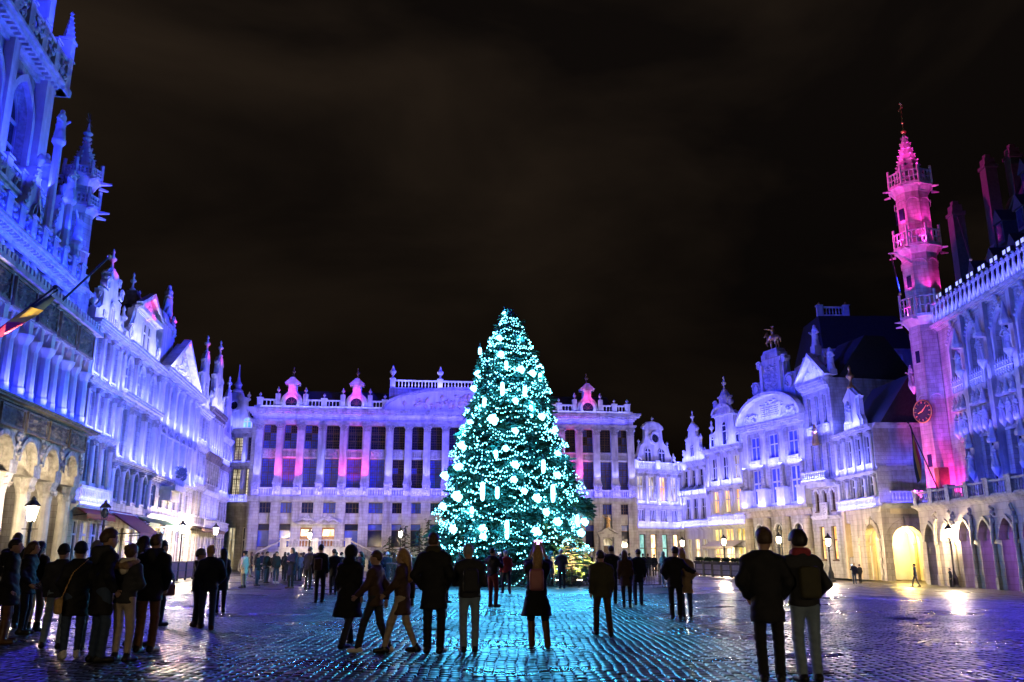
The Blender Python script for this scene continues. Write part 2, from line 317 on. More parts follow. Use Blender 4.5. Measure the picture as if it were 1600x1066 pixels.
# mansion
ledge(D, 0, 40.2, -.85, 7.6, 20, 14, LAVS); ledge(D, 0, 40.2, -.45, 15.5, 7, 10, LAVS)
for a, b in ((.2, 13), (30.6, 40.2)): ledge(D, a, b, -.35, 16.8, 6, 14)
ledge(D, 14, 30, -1.0, 16.8, 13, 14, LAVS); ledge(D, 14, 30, .75, 19.42, 12, 0)
PILX = [.34, 2.48, 4.6, 6.8, 9.08, 11.47, 13.92, 15.91, 17.91, 19.88, 21.92, 24.0, 26.17, 28.35, 30.61, 32.52, 34.45, 36.38, 38.37, 40.2]
for i, x in enumerate(PILX):
    pk = i in (1, 2, 4, 5, 15, 16); spot('pilaster_uplight', D.w(x, -.95, 8.95), D.w(x, -.1, 11.6), 900 if pk else 420, PINK if pk else LAV, 62, .8, .06)
for i in (1, 4, 15): x = (PILX[i]+PILX[i+1])/2; spot('bay_uplight', D.w(x, -1.2, 7.7), D.w(x, 0, 10.8), 900, PINK, 60, .9, .06)
# right row
for k, zs in (('H0', ((7.25, -.6), (11.1, -.75), (4.75, -.5))), ('H1', ((4.85, -.6), (8.3, -.5), (12.0, -.6))), ('H2', ((5.0, -.6), (9.0, -.55), (13.0, -.75))), ('B', ((6.4, -1.0), (14.5, -1.0), (10.2, -.6))), ('S', ((8.2, -1.15), (12.3, -.6), (17.2, -.9))), ('E', ((5.5, -.6), (8.4, -.5), (11.9, -.6)))):
    for z, y in zs: ledge(FR[k], .2, FR[k].L-.2, y, z, 32, 16, LVB)
E2f = Fr((27.88, 66.), (36.9, 66.5), -.35); ledge(E2f, .3, 6, -.6, 5.75, 14, 14, BLUE); ledge(E2f, .3, 6, -.6, 8.6, 6, 14, BLUE)
# town hall
ledge(T, 1.5, TL, 1.0, 5.7, 9, 14, DEEP); ledge(T, 1.5, TL, 1.35, 9.9, 8, 14, BLUE); ledge(T, 1.5, TL, 1.5, 13.0, 9, 14, (.10, .11, 1.0)); ledge(T, 1.5, TL, 1.55, 18.45, 10, 4, (.12, .13, 1.0))
for k in range(2, 9): point('arcade_light', T.w(1.5+2.55*k, 2.8, 4.1), 260, VIO if k > 2 else (.6, .5, 1), .2)
TUR = T.w(-.05, 2.2, 0)
for z, p in ((5.75, 2600), (21.0, 260), (26.2, 300), (31.05, 600), (19.3, 500), (24.8, 500)):
    for an in (200, 262, 318):
        q = TUR+np.array([math.cos(R(an)), math.sin(R(an)), 0])*(2.3 if z < 6 else 1.72)+np.array([0, 0, z]); spot('turret_uplight', q, TUR+np.array([math.cos(R(an)), math.sin(R(an)), 0])*1.1+np.array([0, 0, z+3.2]), p, PINK if z < 6 else MAG, 90, .8, .06)
# coloured accents on the roofs
for F, x, y, z, tx, ty, tz, P, c, sz in ((L, 7.4, -1.2, 16.2, 7.4, .3, 17.0, 180, PINK, 90), (L, 16.6, .3, 18.0, 16.6, 1.2, 20.5, 130, PINK, 70), (L, 17.5, -.6, 16.6, 17.0, 1.0, 18.2, 270, PINK, 80), (L, 26.8, -1, 17.2, 26.8, .2, 18.8, 210, PINK, 60), (L, 32.6, -1, 18.0, 32.6, .2, 19.6, 210, PINK, 60), (L, .45, -1, 16.0, .45, .2, 17.8, 180, PINK, 60)): spot('gable_accent', F.w(x, y, z), F.w(tx, ty, tz), P, c, sz, .7, .08)
DORM = [D.X(458, 628, 1.5), D.X(558, 628, 1.5), 0, D.X(915, 634, 1.5)]; DORM[2] = 2*21.95-DORM[1]+.4
for d in (DORM[0], DORM[1], DORM[3]): spot('dormer_uplight', D.w(d, -.75, 16.85), D.w(d, .5, 18.6), 230, (1.0, .045, .5), 80, .8, .08); point('dormer_uplight', D.w(d, -.1, 18.55), 40, PINK, .08)
point('passage_light', E2f.w(2.2, 3.2, 3.9), 900, YEL, .25); point('passage_light', FR['E'].w(FR['E'].L-1.9, 2.6, 3.3), 1500, YEL, .25); point('passage_light', E2f.w(4.2, 4.5, 3.2), 240, YEL, .25)

# floods that spill over the square itself
spot('square_flood', T.w(10, 2., 21.2), (3, 26, 0), 8000*GW, (.06, .035, 1.0), 95, .9, .4); spot('square_flood', K.w(15, .3, 15.6), (-2, 34, 0), 8000*GW, (.06, .035, 1.0), 100, .9, .4); spot('square_flood', L.w(22, 0, 15), (6, 50, 0), 9000*GW, (.05, .035, 1.0), 80, .9, .4)
LCf = Fr(plan(322, 93.6), plan(397, 93.0))
for z, y in ((7.1, -.6), (11.3, -.65), (15.0, -.7)): ledge(LCf, .3, LCf.L-.3, y, z, 20, 16, LVB)
wash('roof_flood', FR['B'].w(8, 1, 17), LCf.w(2.5, 0, 13), 30000, 14, LAVB)
for dx in (-1.5, .8): spot('turret_uplight', T.w(-.05+dx, -.6, 5.9), T.w(-.05, 2.0, 12.5), 2600, (1.0, .10, .72), 40, .8, .08)
fl0 = K.at(-14, 526, -.1); fl1 = K.at(86, 449, -2.2); spot('flag_light', K.w(fl0[0]*.4+fl1[0]*.6+.5, -.45, 7.7), K.w((fl0[0]+fl1[0])/2, -1.4, (fl0[1]+fl1[1])/2-.3), 4000, (1, .8, .55), 60, .8, .1)
spot('turret_flood', L.w(14, 0, 17), TUR+np.array([0, 0, 28.5]), 210000, (1.0, .025, .50), 11.5, .35, .4); spot('turret_flood', L.w(16, 0, 17), TUR+np.array([0, 0, 15]), 52000, (.85, .04, .95), 11, .5, .4)
for F_, x_, y_, z_, pm_ in ((K, KL-1.4, .05, 12.7, 6), (K, KL-4.5, .8, 17.72, 8), (K, KL-4.5, .8, 25.55, 9)): ledge(F_, KL-13, x_, y_, z_, pm_, 16, (.07, .10, 1.0))
# ------------------------------------------------------------------ architectural kit
def arcpts(cx, cz, r, a0, a1, n, rz=None):
    rz = rz or r; return [(cx+r*math.cos(R(a0+(a1-a0)*i/n)), cz+rz*math.sin(R(a0+(a1-a0)*i/n))) for i in range(n+1)]
def arch_curve(x0, x1, zs, za, kind='round', n=10):
    c, hw, h = (x0+x1)/2, (x1-x0)/2, za-zs
    if kind == 'point':
        L = [(c-hw+2*hw*(1-math.cos(R(60*i/n))), math.sin(R(60*i/n))*2*hw) for i in range(n+1)]; k = h/(2*hw*math.sin(R(60)))
        L = [(x, zs+z*k) for x, z in L]; return L+[(2*c-x, z) for x, z in reversed(L[:-1])]
    return [(c-hw*math.cos(math.pi*i/n), zs+h*math.sin(math.pi*i/n)) for i in range(n+1)]
def spring(o):
    x0, x1, z0, z1, k = o[:5]; hw = (x1-x0)/2
    return z1-hw*{'round': 1.0, 'point': 1.45, 'seg': .35}.get(k, 0)
def wall(root, name, x0, x1, z0, z1, ops, mat, y=0., depth=.35, back=None, parent=None):
    """wall sheet with real openings (x0,x1,z0,z1,kind), their reveals, and a solid core behind from y+depth to back"""
    m = MB(); xs = sorted({x0, x1, *[v for o in ops for v in o[:2] if x0 < v < x1]}); zs = sorted({z0, z1, *[v for o in ops for v in o[2:4] if z0 < v < z1]})
    for j in range(len(zs)-1):
        run = None; zc = (zs[j]+zs[j+1])/2
        for i in range(len(xs)-1):
            xc = (xs[i]+xs[i+1])/2; hole = any(o[0] < xc < o[1] and o[2] < zc < o[3] for o in ops)
            if not hole and run is None: run = xs[i]
            if run is not None and (hole or i == len(xs)-2):
                xe = xs[i] if hole else xs[i+1]; m.add([(run, y, zs[j]), (xe, y, zs[j]), (xe, y, zs[j+1]), (run, y, zs[j+1])], [(0, 1, 2, 3)]); run = None
    for o in ops:
        a, b, c, d, k = o[:5]; yy = y+depth
        if k in ('rect', None):
            m.add([(a, y, c), (b, y, c), (b, y, d), (a, y, d), (a, yy, c), (b, yy, c), (b, yy, d), (a, yy, d)], [(0, 4, 5, 1), (1, 5, 6, 2), (2, 6, 7, 3), (3, 7, 4, 0)])
        else:
            s = spring(o); cv = arch_curve(a, b, s, d, k, 8); h = len(cv)//2
            m.add([(a, y, c), (b, y, c), (b, y, s), (a, y, s), (a, yy, c), (b, yy, c), (b, yy, s), (a, yy, s)], [(0, 4, 5, 1), (1, 5, 6, 2), (3, 7, 4, 0)])
            n = len(cv); m.add([(x, y, z) for x, z in cv]+[(x, yy, z) for x, z in cv], [(i, i+1, n+i+1, n+i) for i in range(n-1)])
            for i in range(n-1):   # fan of the spandrel to its corner
                cx = a if i < h else b; m.add([(cx, y, d), (cv[i][0], y, cv[i][1]), (cv[i+1][0], y, cv[i+1][1])], [(0, 1, 2)])
            m.add([(a, y, d), (cv[h][0], y, cv[h][1]), (b, y, d)], [(0, 1, 2)])
    if back: m.box(x0, x1, y+depth, back, z0, z1); m.add([(x0, y, z0), (x0, y+depth, z0), (x0, y+depth, z1), (x0, y, z1)], [(0, 1, 2, 3)]); m.add([(x1, y, z0), (x1, y+depth, z0), (x1, y+depth, z1), (x1, y, z1)], [(0, 1, 2, 3)]); m.add([(x0, y, z1), (x1, y, z1), (x1, y+depth, z1), (x0, y+depth, z1)], [(0, 1, 2, 3)])
    return m.build(name, mat, parent if parent is not None else root)
def ring_poly(x0, x1, zs, za, kind, w, n=10):
    a = arch_curve(x0, x1, zs, za, kind, n); b = arch_curve(x0-w, x1+w, zs, za+w*(1.3 if kind == 'point' else 1), kind, n); return a, b
def archivolt(m, x0, x1, zs, za, kind, w, y0, y1, n=10):
    a, b = ring_poly(x0, x1, zs, za, kind, w, n); k = len(a)
    for i in range(k-1): m.extr([a[i], a[i+1], b[i+1], b[i]], y0, y1)
    return m
PANE = {}
def pane_mesh(mat):
    if mat.name not in PANE: PANE[mat.name] = MB().box(0, 1, 0, 1, 0, 1).mesh('pane', mat)
    return PANE[mat.name]
def window(root, x0, x1, z0, z1, kind='rect', y=.2, cols=2, rows=(.45,), frame=wood_w, gl=glass, fw=.07, mw=.09, bars=0, sill=None, name='window', dmix=None):
    """one window: frame with mullion and transoms, a pane object in every light"""
    m = MB(); b = fw
    if kind == 'rect' or kind is None:
        m.box(x0, x0+b, y-.06, y+.06, z0, z1); m.box(x1-b, x1, y-.06, y+.06, z0, z1); m.box(x0+b, x1-b, y-.06, y+.06, z0, z0+b); m.box(x0+b, x1-b, y-.06, y+.06, z1-b, z1); ztop = z1-b
    else:
        s = spring((x0, x1, z0, z1, kind)); m.box(x0, x0+b, y-.06, y+.06, z0, s); m.box(x1-b, x1, y-.06, y+.06, z0, s); m.box(x0+b, x1-b, y-.06, y+.06, z0, z0+b)
        archivolt(m, x0+b, x1-b, s, z1-b, kind, b, y-.06, y+.06, 6); ztop = s
    X = [x0+b+(x1-x0-2*b)*i/cols for i in range(cols+1)]; Z = [z0+b]+[z0+(ztop-z0)*r for r in rows]+[ztop]
    for i in range(1, cols): m.box(X[i]-mw/2, X[i]+mw/2, y-.05, y+.05, z0+b, ztop if kind in ('rect', None) else z1-b*1.5)
    for q in Z[1:-1]+([ztop] if kind not in ('rect', None) else []): m.box(x0+b, x1-b, y-.045, y+.045, q-mw/2, q+mw/2)
    if bars:
        for i in range(cols):
            for k in range(1, bars): xx = X[i]+(X[i+1]-X[i])*k/bars; m.box(xx-.018, xx+.018, y-.02, y+.02, z0+b, ztop)
        nb = int((ztop-z0)/((x1-x0)/cols/bars)/1.2)
        for k in range(1, nb): zz = z0+(ztop-z0)*k/nb; m.box(x0+b, x1-b, y-.016, y+.024, zz-.018, zz+.018)
    if sill: m.box(x0-.08, x1+.08, y-.28, y-.061, z0-sill, z0)
    o = m.build(name, frame, root); g0 = gl
    for i in range(cols):
        for j in range(len(Z)-1):
            g = g0 if not isinstance(g0, (list, tuple)) else g0[(i+j*cols) % len(g0)]
            e0 = 0 if i == 0 else mw/2; e1 = 0 if i == cols-1 else mw/2; f0 = 0 if j == 0 else mw/2; f1 = 0 if j == len(Z)-2 and kind in ('rect', None) else mw/2
            link('pane', pane_mesh(g), o, loc=(X[i]+e0, y+.025, Z[j]+f0), scale=(X[i+1]-X[i]-e0-e1, .03, Z[j+1]-Z[j]-f0-f1))
    if kind not in ('rect', None):
        g = g0 if not isinstance(g0, (list, tuple)) else g0[0]; s = ztop; MB().extr(arch_curve(x0+b, x1-b, s+mw/2, z1-b, kind, 6), y+.025, y+.055).build('pane', g, o)
    return o
def oculus(root, cx, cz, r, y=.1, frame=wood_w, gl=glass, ring=stone, rw=.25):
    m = MB(); n = 20
    for i in range(n):
        a0, a1 = 2*math.pi*i/n, 2*math.pi*(i+1)/n
        m.extr([(cx+r*math.cos(a0), cz+r*math.sin(a0)), (cx+r*math.cos(a1), cz+r*math.sin(a1)), (cx+(r+rw)*math.cos(a1), cz+(r+rw)*math.sin(a1)), (cx+(r+rw)*math.cos(a0), cz+(r+rw)*math.sin(a0))], y-.3, y+.02)
    o = m.build('oculus_window', ring, root)
    MB().extr([(cx+r*math.cos(2*math.pi*i/16), cz+r*math.sin(2*math.pi*i/16)) for i in range(16)], y-.1, y-.05).build('pane', gl, o)
    b = MB()
    for k in range(4):
        a = math.pi*k/4; b.tube((cx-r*math.cos(a), y-.12, cz-r*math.sin(a)), (cx+r*math.cos(a), y-.12, cz+r*math.sin(a)), .035, n=5)
    b.build('glazing_bar', frame, o); return o
def cornice(root, x0, x1, z0, z1, pr, mat, y=0., name='cornice', ends=True, dent=0, parent=None):
    h = z1-z0; e = pr if ends else 0
    P = [(0, 0), (.18, 0), (.2, .22), (.36, .26), (.42, .46), (.8, .5), (.84, .72), (.95, .76), (1, 1)]
    m = MB()
    for (a, b), (c, d) in zip(P[:-1], P[1:]):
        if d <= b: continue
        k = c if d-b > .1 else a; q = e*k; m.box(x0-q, x1+q, y-pr*k, y+.002*b, z0+h*b, z0+h*d)
    if dent:
        n = int((x1-x0)/dent)
        for i in range(n): xx = x0+(i+.3)*(x1-x0)/n; m.box(xx, xx+dent*.45, y-pr*.72, y-pr*.421, z0+h*.3, z0+h*.5)
    return m.build(name, mat, parent if parent is not None else root)
BALP = [(.055, 0), (.055, .08), (.03, .12), (.075, .38), (.035, .72), (.05, .86), (.055, 1)]
def balustrade(root, x0, x1, z0, z1, y, mat, posts=(), step=.34, w=.22, urn_at=(), pm=None, name='balustrade'):
    m = MB(); h = z1-z0; m.box(x0, x1, y-w/2, y+w/2, z0, z0+h*.14); m.box(x0, x1, y-w/2-.03, y+w/2+.03, z1-h*.14, z1)
    o = m.build(name, mat, root); b = MB(); n = max(1, int((x1-x0)/step))
    for i in range(n):
        xx = x0+(i+.5)*(x1-x0)/n
        if any(abs(xx-p) < .3 for p in posts): continue
        b.lathe([(r*step/.34, z0+h*.14+t*h*.72) for r, t in BALP], xx, y, 0, 6)
    if b.v: b.build('balusters', mat, o, kind='stuff')
    for p in posts: MB().box(p-.28, p+.28, y-w/2-.08, y+w/2+.08, z0, z1+.06).box(p-.34, p+.34, y-w/2-.14, y+w/2+.14, z1+.06, z1+.16).build('post', mat, o)
    return o
URN = [(.16, 0), (.16, .08), (.07, .14), (.06, .24), (.22, .42), (.27, .58), (.25, .66), (.14, .72), (.16, .78), (.07, .88), (.09, .97), (.02, 1.1)]
BALL = [(.16, 0), (.16, .1), (.06, .16), (.06, .24), (.17, .32), (.2, .42), (.17, .52), (.06, .6), (.02, .72)]
FIN = [(.2, 0), (.22, .1), (.09, .2), (.07, .5), (.2, .62), (.22, .72), (.1, .84), (.06, 1.0), (.1, 1.1), (.03, 1.3)]
def urn(root, x, y, z, k=1., mat=stone, pr=URN, name='urn'):
    key = ('u', pr[4][1], mat.name)
    if key not in PANE: PANE[key] = MB().lathe(pr, n=10).mesh('urn', mat, True)
    return link(name, PANE[key], root, loc=(x, y, z), scale=(k, k, k))
def pilaster(root, x, w, z0, z1, y, mat, proud=.22, cap=True, base=True, cmat=None, round_=False, capk=1.0):
    ch = w*.95*capk if cap else 0; bh = w*.5 if base else 0; m = MB()
    if round_: m.lathe([(w*.5, z0+bh), (w*.5, z0+(z1-z0)*.4), (w*.42, z1-ch)], x, y-proud*.5, 0, 12)
    else: m.box(x-w/2, x+w/2, y-proud, y+.01, z0+bh, z1-ch)
    o = m.build('pilaster' if not round_ else 'column', mat, root, smooth=False)
    if base:
        b = MB(); yy = y-proud; b.box(x-w*.62, x+w*.62, yy-w*.12, y+.012, z0, z0+bh*.45); b.box(x-w*.56, x+w*.56, yy-w*.06, y+.014, z0+bh*.45, z0+bh); b.build('base', mat, o)
    if cap:
        c = MB(); z = z1-ch; yy = y-proud; c.box(x-w*.54, x+w*.54, yy-.03, y+.011, z, z+ch*.12); c.box(x-w*.48, x+w*.48, yy+.0, y+.012, z+ch*.12, z+ch*.8); c.box(x-w*.66, x+w*.66, yy-.1, y+.013, z+ch*.8, z1)
        for i, q in enumerate((-.42, -.14, .14, .42)):
            c.blob((x+q*w, yy-.03, z+ch*.3), (w*.13, .08, ch*.17), 0)
            c.blob((x+q*w*1.05, yy-.05, z+ch*.58), (w*.14, .1, ch*.14), 0)
        for q in (-.55, .55): c.blob((x+q*w, yy-.06, z+ch*.72), (w*.15, .12, ch*.13), 1)
        c.build('capital', cmat or mat, o)
    return o
def relief(root, x0, x1, z0, z1, y, mat, seed=0, n=None, frame=True, name='relief_panel', r=None, bm=None):
    m = MB(); m.box(x0, x1, y-.05, y+.01, z0, z1)
    if frame:
        t = min(.1, (z1-z0)*.1); m.box(x0, x1, y-.12, y-.051, z0, z0+t); m.box(x0, x1, y-.12, y-.051, z1-t, z1); m.box(x0, x0+t, y-.118, y-.051, z0+t, z1-t); m.box(x1-t, x1, y-.118, y-.051, z0+t, z1-t)
    s = r or min(x1-x0, z1-z0)*.13; n = n or int((x1-x0)*(z1-z0)/(s*s)*.55)+3; o = m.build(name, mat, root); g = MB()
    g.lumps(x0+.08, x1-.08, y-.06, z0+.08, z1-.08, n, s, seed); g.build('carving', bm or mat, o); return o
def gable(root, cx, y0, y1, half, mat, name='gable', trim=None, tw=.14):
    """half: right-hand outline from the bottom centre line outwards and up, in metres from cx; mirrored"""
    pts = [(cx+x, z) for x, z in half]+[(cx-x, z) for x, z in reversed(half)]
    q = [pts[0]]
    for p in pts[1:]:
        if abs(p[0]-q[-1][0])+abs(p[1]-q[-1][1]) > 1e-4: q.append(p)
    if abs(q[0][0]-q[-1][0])+abs(q[0][1]-q[-1][1]) < 1e-4: q.pop()
    o = MB().extr(q, y0, y1).build(name, mat, root)
    t = MB(); t.path([(x, (y0+y1)/2-.05, z) for x, z in q[1:-1]], tw, 5); t.build('gable_moulding', trim or mat, o); return o
def volute(root, cx, cz, r, y, mat, sgn=1, depth=.35, name='volute'):
    m = MB(); m.lathe([(r*.55, 0), (r*.55, depth)], 0, 0, 0, 10)
    v = MB(); T = Matrix.Translation((cx, y, cz)) @ Matrix.Rotation(R(90), 4, 'X'); v.arr(m, T)
    pts = []; 
    for i in range(22): a = i/21*2.2*2*math.pi*.75; rr = r*(1-.6*i/21); pts.append((cx+sgn*rr*math.cos(a+.6), y-depth-.02, cz+rr*math.sin(a+.6)))
    v.path(pts, r*.13, 5); return v.build(name, mat, root)
def pediment(root, cx, w, z0, h, y, mat, proud=.4, kind='tri', name='pediment', tm=None, seed=1, n=0):
    m = MB(); hw = w/2
    out = [(cx-hw, z0), (cx+hw, z0), (cx, z0+h)] if kind == 'tri' else [(cx-hw, z0), (cx+hw, z0)]+list(reversed(arch_curve(cx-hw, cx+hw, z0, z0+h, 'round', 16)[1:-1]))
    m.extr(out, y-.02, y+proud*.8); o = m.build(name, tm or mat, root); t = MB(); e = .18*min(1, w/3)
    if kind == 'tri':
        sl = math.hypot(hw, h); nx, nz = h/sl*e*1.6, hw/sl*e*1.6
        for s in (-1, 1): t.extr([(cx+s*(hw+.15), z0), (cx, z0+h), (cx, z0+h+e*1.8), (cx+s*(hw+.15+e), z0+e*.8)], y-proud, y-.021)
    else: archivolt(t, cx-hw, cx+hw, z0, z0+h, 'round', e*1.6, y-proud, y-.021, 18)
    t.box(cx-hw-.15, cx+hw+.15, y-proud, y-.021, z0-e*1.3, z0-.001); t.build('pediment_moulding', mat, o)
    if n:
        g = MB(); rg = random.Random(seed)
        for i in range(n):
            xx = cx+rg.gauss(0, .33)*hw; lim = h*(1-abs(xx-cx)/hw) if kind == 'tri' else h*math.sqrt(max(0, 1-((xx-cx)/hw)**2))
            if lim < .25 or abs(xx-cx) > hw*.95: continue
            a = rg.uniform(.08, .22)*min(1, w/5); g.blob((xx, y-.06, z0+rg.uniform(.1, .82)*lim), (a, .14, a*rg.uniform(.8, 1.8)), 0)
        g.build('carving', mat, o)
    return o
def slate_roof(root, x0, x1, z0, z1, y0, y1, run, mat=slate, name='roof', hip=0.):
    m = MB(); v = [(x0, y0, z0), (x1, y0, z0), (x1, y1, z0), (x0, y1, z0), (x0+hip, y0+run, z1), (x1-hip, y0+run, z1), (x1-hip, y1-run, z1), (x0+hip, y1-run, z1)]
    m.add(v, [(3, 2, 1, 0), (4, 5, 6, 7), (0, 1, 5, 4), (1, 2, 6, 5), (2, 3, 7, 6), (3, 0, 4, 7)]); return m.build(name, mat, root)
# ---- carved figures
def _statue(arm, robe=True, h=.036):
    def f(P):
        d = su(.12, rcone(P, (0, 0, .12), (0, 0, .85), .30, .21), rcone(P, (0, 0, .85), (0, 0, 1.35), .2, .22), rcone(P, (-.2, 0, 1.4), (.2, 0, 1.4), .1), ell(P, (0, .0, 1.68), (.12, .13, .16)))
        d = smin(d, rcone(P, (0, 0, 1.4), (0, 0, 1.6), .08), .05)
        for s, a in ((-1, arm[0]), (1, arm[1])):
            sh = (s*.24, 0, 1.4)
            if a == 'up': el, ha = (s*.5, -.05, 1.55), (s*.8, -.05, 1.78)
            elif a == 'hip': el, ha = (s*.42, .02, 1.15), (s*.22, -.14, 1.0)
            elif a == 'fwd': el, ha = (s*.34, -.08, 1.16), (s*.2, -.36, 1.22)
            else: el, ha = (s*.32, 0, 1.12), (s*.3, -.1, .86)
            d = smin(d, su(.03, rcone(P, sh, el, .085, .07), rcone(P, el, ha, .07, .05)), .05)
        return d+.028*np.sin(P[..., 0]*30+P[..., 1]*17+P[..., 2]*4)*(P[..., 2] < 1.15)+.018*np.sin(P[..., 2]*22+P[..., 0]*14)*(P[..., 2] > .8)*(P[..., 2] < 1.45)
    return sdf_mesh(f, (-1.0, -.55, -.05), (1.0, .5, 1.95), h)
_SV = {}; _SM = {}
def statue(root, x, y, z, k=1., mat=stone_w, arm=('hip', 'down'), flip=False, ped=0., name='statue', label=None, rot=0):
    key = (arm, mat.name)
    if arm not in _SV: _SV[arm] = _statue(arm)
    if key not in _SM: _SM[key] = np_mesh('statue', *_SV[arm], mat)
    o = link(name, _SM[key], root, loc=(x, y, z+ped), scale=(-k if flip else k, k, k), label=label, rot=(0, 0, rot))
    if ped: MB().box(-.3/1, .3, -.3, .3, -ped/k, .08).build('pedestal', mat, o)
    return o
def crockets(m, p0, p1, n, r, side=1):
    for i in range(n): t = (i+.5)/n; m.blob((p0[0]+(p1[0]-p0[0])*t, p0[1]+(p1[1]-p0[1])*t, p0[2]+(p1[2]-p0[2])*t), (r, r, r*1.2), 0)
    return m
def pinnacle(root, x, y, z0, z1, w, mat, name='pinnacle'):
    m = MB(); h = z1-z0; m.box(x-w/2, x+w/2, y-w/2, y+w/2, z0, z0+h*.45); m.box(x-w*.62, x+w*.62, y-w*.62, y+w*.62, z0+h*.45, z0+h*.5)
    m.lathe([(w*.6, z0+h*.5), (w*.08, z1)], x, y, 0, 4)
    for s in ((1, 0), (-1, 0), (0, -1)): crockets(m, (x+s[0]*w*.5, y+s[1]*w*.5, z0+h*.52), (x+s[0]*.05, y+s[1]*.05, z1-.1), 5, w*.16)
    m.blob((x, y, z1), (w*.25, w*.25, w*.3), 0); return m.build(name, mat, root)
def octag(m, cx, cy, r, z0, z1, r1=None, n=8):
    m.lathe([(r, z0), (r1 or r, z1)], cx, cy, 0, n); return m
def gallery(root, cx, cy, r, z0, z1, mat, corb=1.0, name='gallery'):
    """octagonal corbelled walkway with pierced parapet"""
    m = MB(); m.lathe([(r*.70, z0-corb), (r*.8, z0-corb*.7), (r*.84, z0-corb*.55), (r*.95, z0-corb*.2), (r*1.04, z0-corb*.15), (r*1.04, z0), (r*.75, z0)], cx, cy, 0, 8)
    o = m.build(name, mat, root); p = MB(); h = z1-z0
    for i in range(8):
        a0, a1 = R(45*i), R(45*(i+1)); A = np.array([cx+r*math.cos(a0), cy+r*math.sin(a0)]); B = np.array([cx+r*math.cos(a1), cy+r*math.sin(a1)])
        for z, w in ((z0+.06, .08), (z1-.06, .07)): p.tube((*A, z), (*B, z), w, n=5)
        for t in (0, .25, .5, .75):
            q = A+(B-A)*t; rr = .10 if t == 0 else .06; p.tube((*q, z0), (*q, z1+(.35 if t == 0 else 0)), rr, n=5)
        q = A+(B-A)*.5; p.tube((*(A+(B-A)*.0), z0+h*.5), (*(A+(B-A)*1), z0+h*.5), .05, n=4)
    p.build('parapet', mat, o)
    g = MB()
    for i in range(8): a = R(45*i); g.tube((cx+r*math.cos(a), cy+r*math.sin(a), z0-corb*.3), (cx+(r+.35)*math.cos(a), cy+(r+.55)*math.sin(a), z0-corb*.35), .12, .05, 5)
    g.build('gargoyles', mat, o, kind='stuff'); return o
def spire(root, cx, cy, r, z0, z1, mat, rows=7, name='spire', cap=True):
    m = MB(); m.lathe([(r, z0), (r*.12, z1)], cx, cy, 0, 8); o = m.build(name, mat, root); c = MB()
    for i in range(8):
        a = R(45*i)
        for j in range(rows): t = (j+.5)/rows; rr = r+(r*.12-r)*t; k = .17*(1.1-.6*t)*max(.6, r/1.2); c.blob((cx+(rr+.06)*math.cos(a), cy+(rr+.06)*math.sin(a), z0+(z1-z0)*t), (k, k, k*.8), 0)
    c.build('crockets', mat, o, kind='stuff')
    if cap: MB().lathe([(.1, 0), (.24, .15), (.1, .3), (.26, .45), (.1, .6), (.05, .9), (.02, 1.3)], cx, cy, z1-.1, 8).build('finial', mat, o)
    return o
# ================================================================== THE GUILD MANSION at the end of the square
D = Fr(plan(387, 90), plan(992, 94.5)); dk = empty('guild_mansion', D.P0, D.rot, 'long pilastered palace with curved pediment and pink dormers behind the Christmas tree', 'building')
DX0, DX1 = -.45, 40.6
pil = [.34, 2.48, 4.6, 6.8, 9.08, 11.47, 13.92, 15.91, 17.91, 19.88, 21.92, 24.0, 26.17, 28.35, 30.61, 32.52, 34.45, 36.38, 38.37, 40.2]
ops = []; bays = list(zip(pil[:-1], pil[1:]))
for i, (a, b) in enumerate(bays):
    c = (a+b)/2; w = (b-a)*.31; ops += [(c-w, c+w, 8.42, 11.4, 'rect'), (c-w, c+w, 12.45, 14.95, 'rect'), (c-w, c+w, 5.76, 6.86, 'rect')]
    if i in (2, 3): ops.append((c-w*1.02, c+w*1.02, 2.45, 4.3, 'rect'))
    elif i != 17: ops.append((c-w, c+w, 2.33, 4.68, 'rect'))
    else: ops.append((c-w, c+w, .0, 3.3, 'round'))
wall(dk, 'wall', DX0, DX1, 0, 15.85, ops, ashlar, 0, .45, 12)
MB().box(DX0, DX1, 0, 12, 15.85, 17.0).build('entablature', stone, dk)
cornice(dk, DX0, DX1, 15.85, 16.7, .75, stone, 0, dent=.5); cornice(dk, DX0, DX1, 15.0, 15.45, .3, stone, -.02, 'architrave')
m = MB().box(DX0-.1, DX1+.1, -.5, 0, 7.05, 7.45).box(DX0-.05, DX1+.05, -.35, 0, 6.92, 7.05); m.build('string_course', stone, dk)
MB().box(DX0, DX1, -.3, 0, 0, 1.1).build('plinth', stone, dk)
for x in pil:
    pilaster(dk, x, .74, 8.9, 15.0, 0, stone, .26, cmat=gold if False else stone_c)
    MB().box(x-.42, x+.42, -.5, 0, 7.45, 8.9).box(x-.48, x+.48, -.56, 0, 8.72, 8.9).lumps(x-.3, x+.3, -.5, 7.7, 8.6, 9, .14, int(x*10)).build('pedestal', stone_c, dk)
    MB().box(x-.5, x+.5, -.22, 0, 1.1, 6.92).build('ground_pilaster', ashlar, dk)
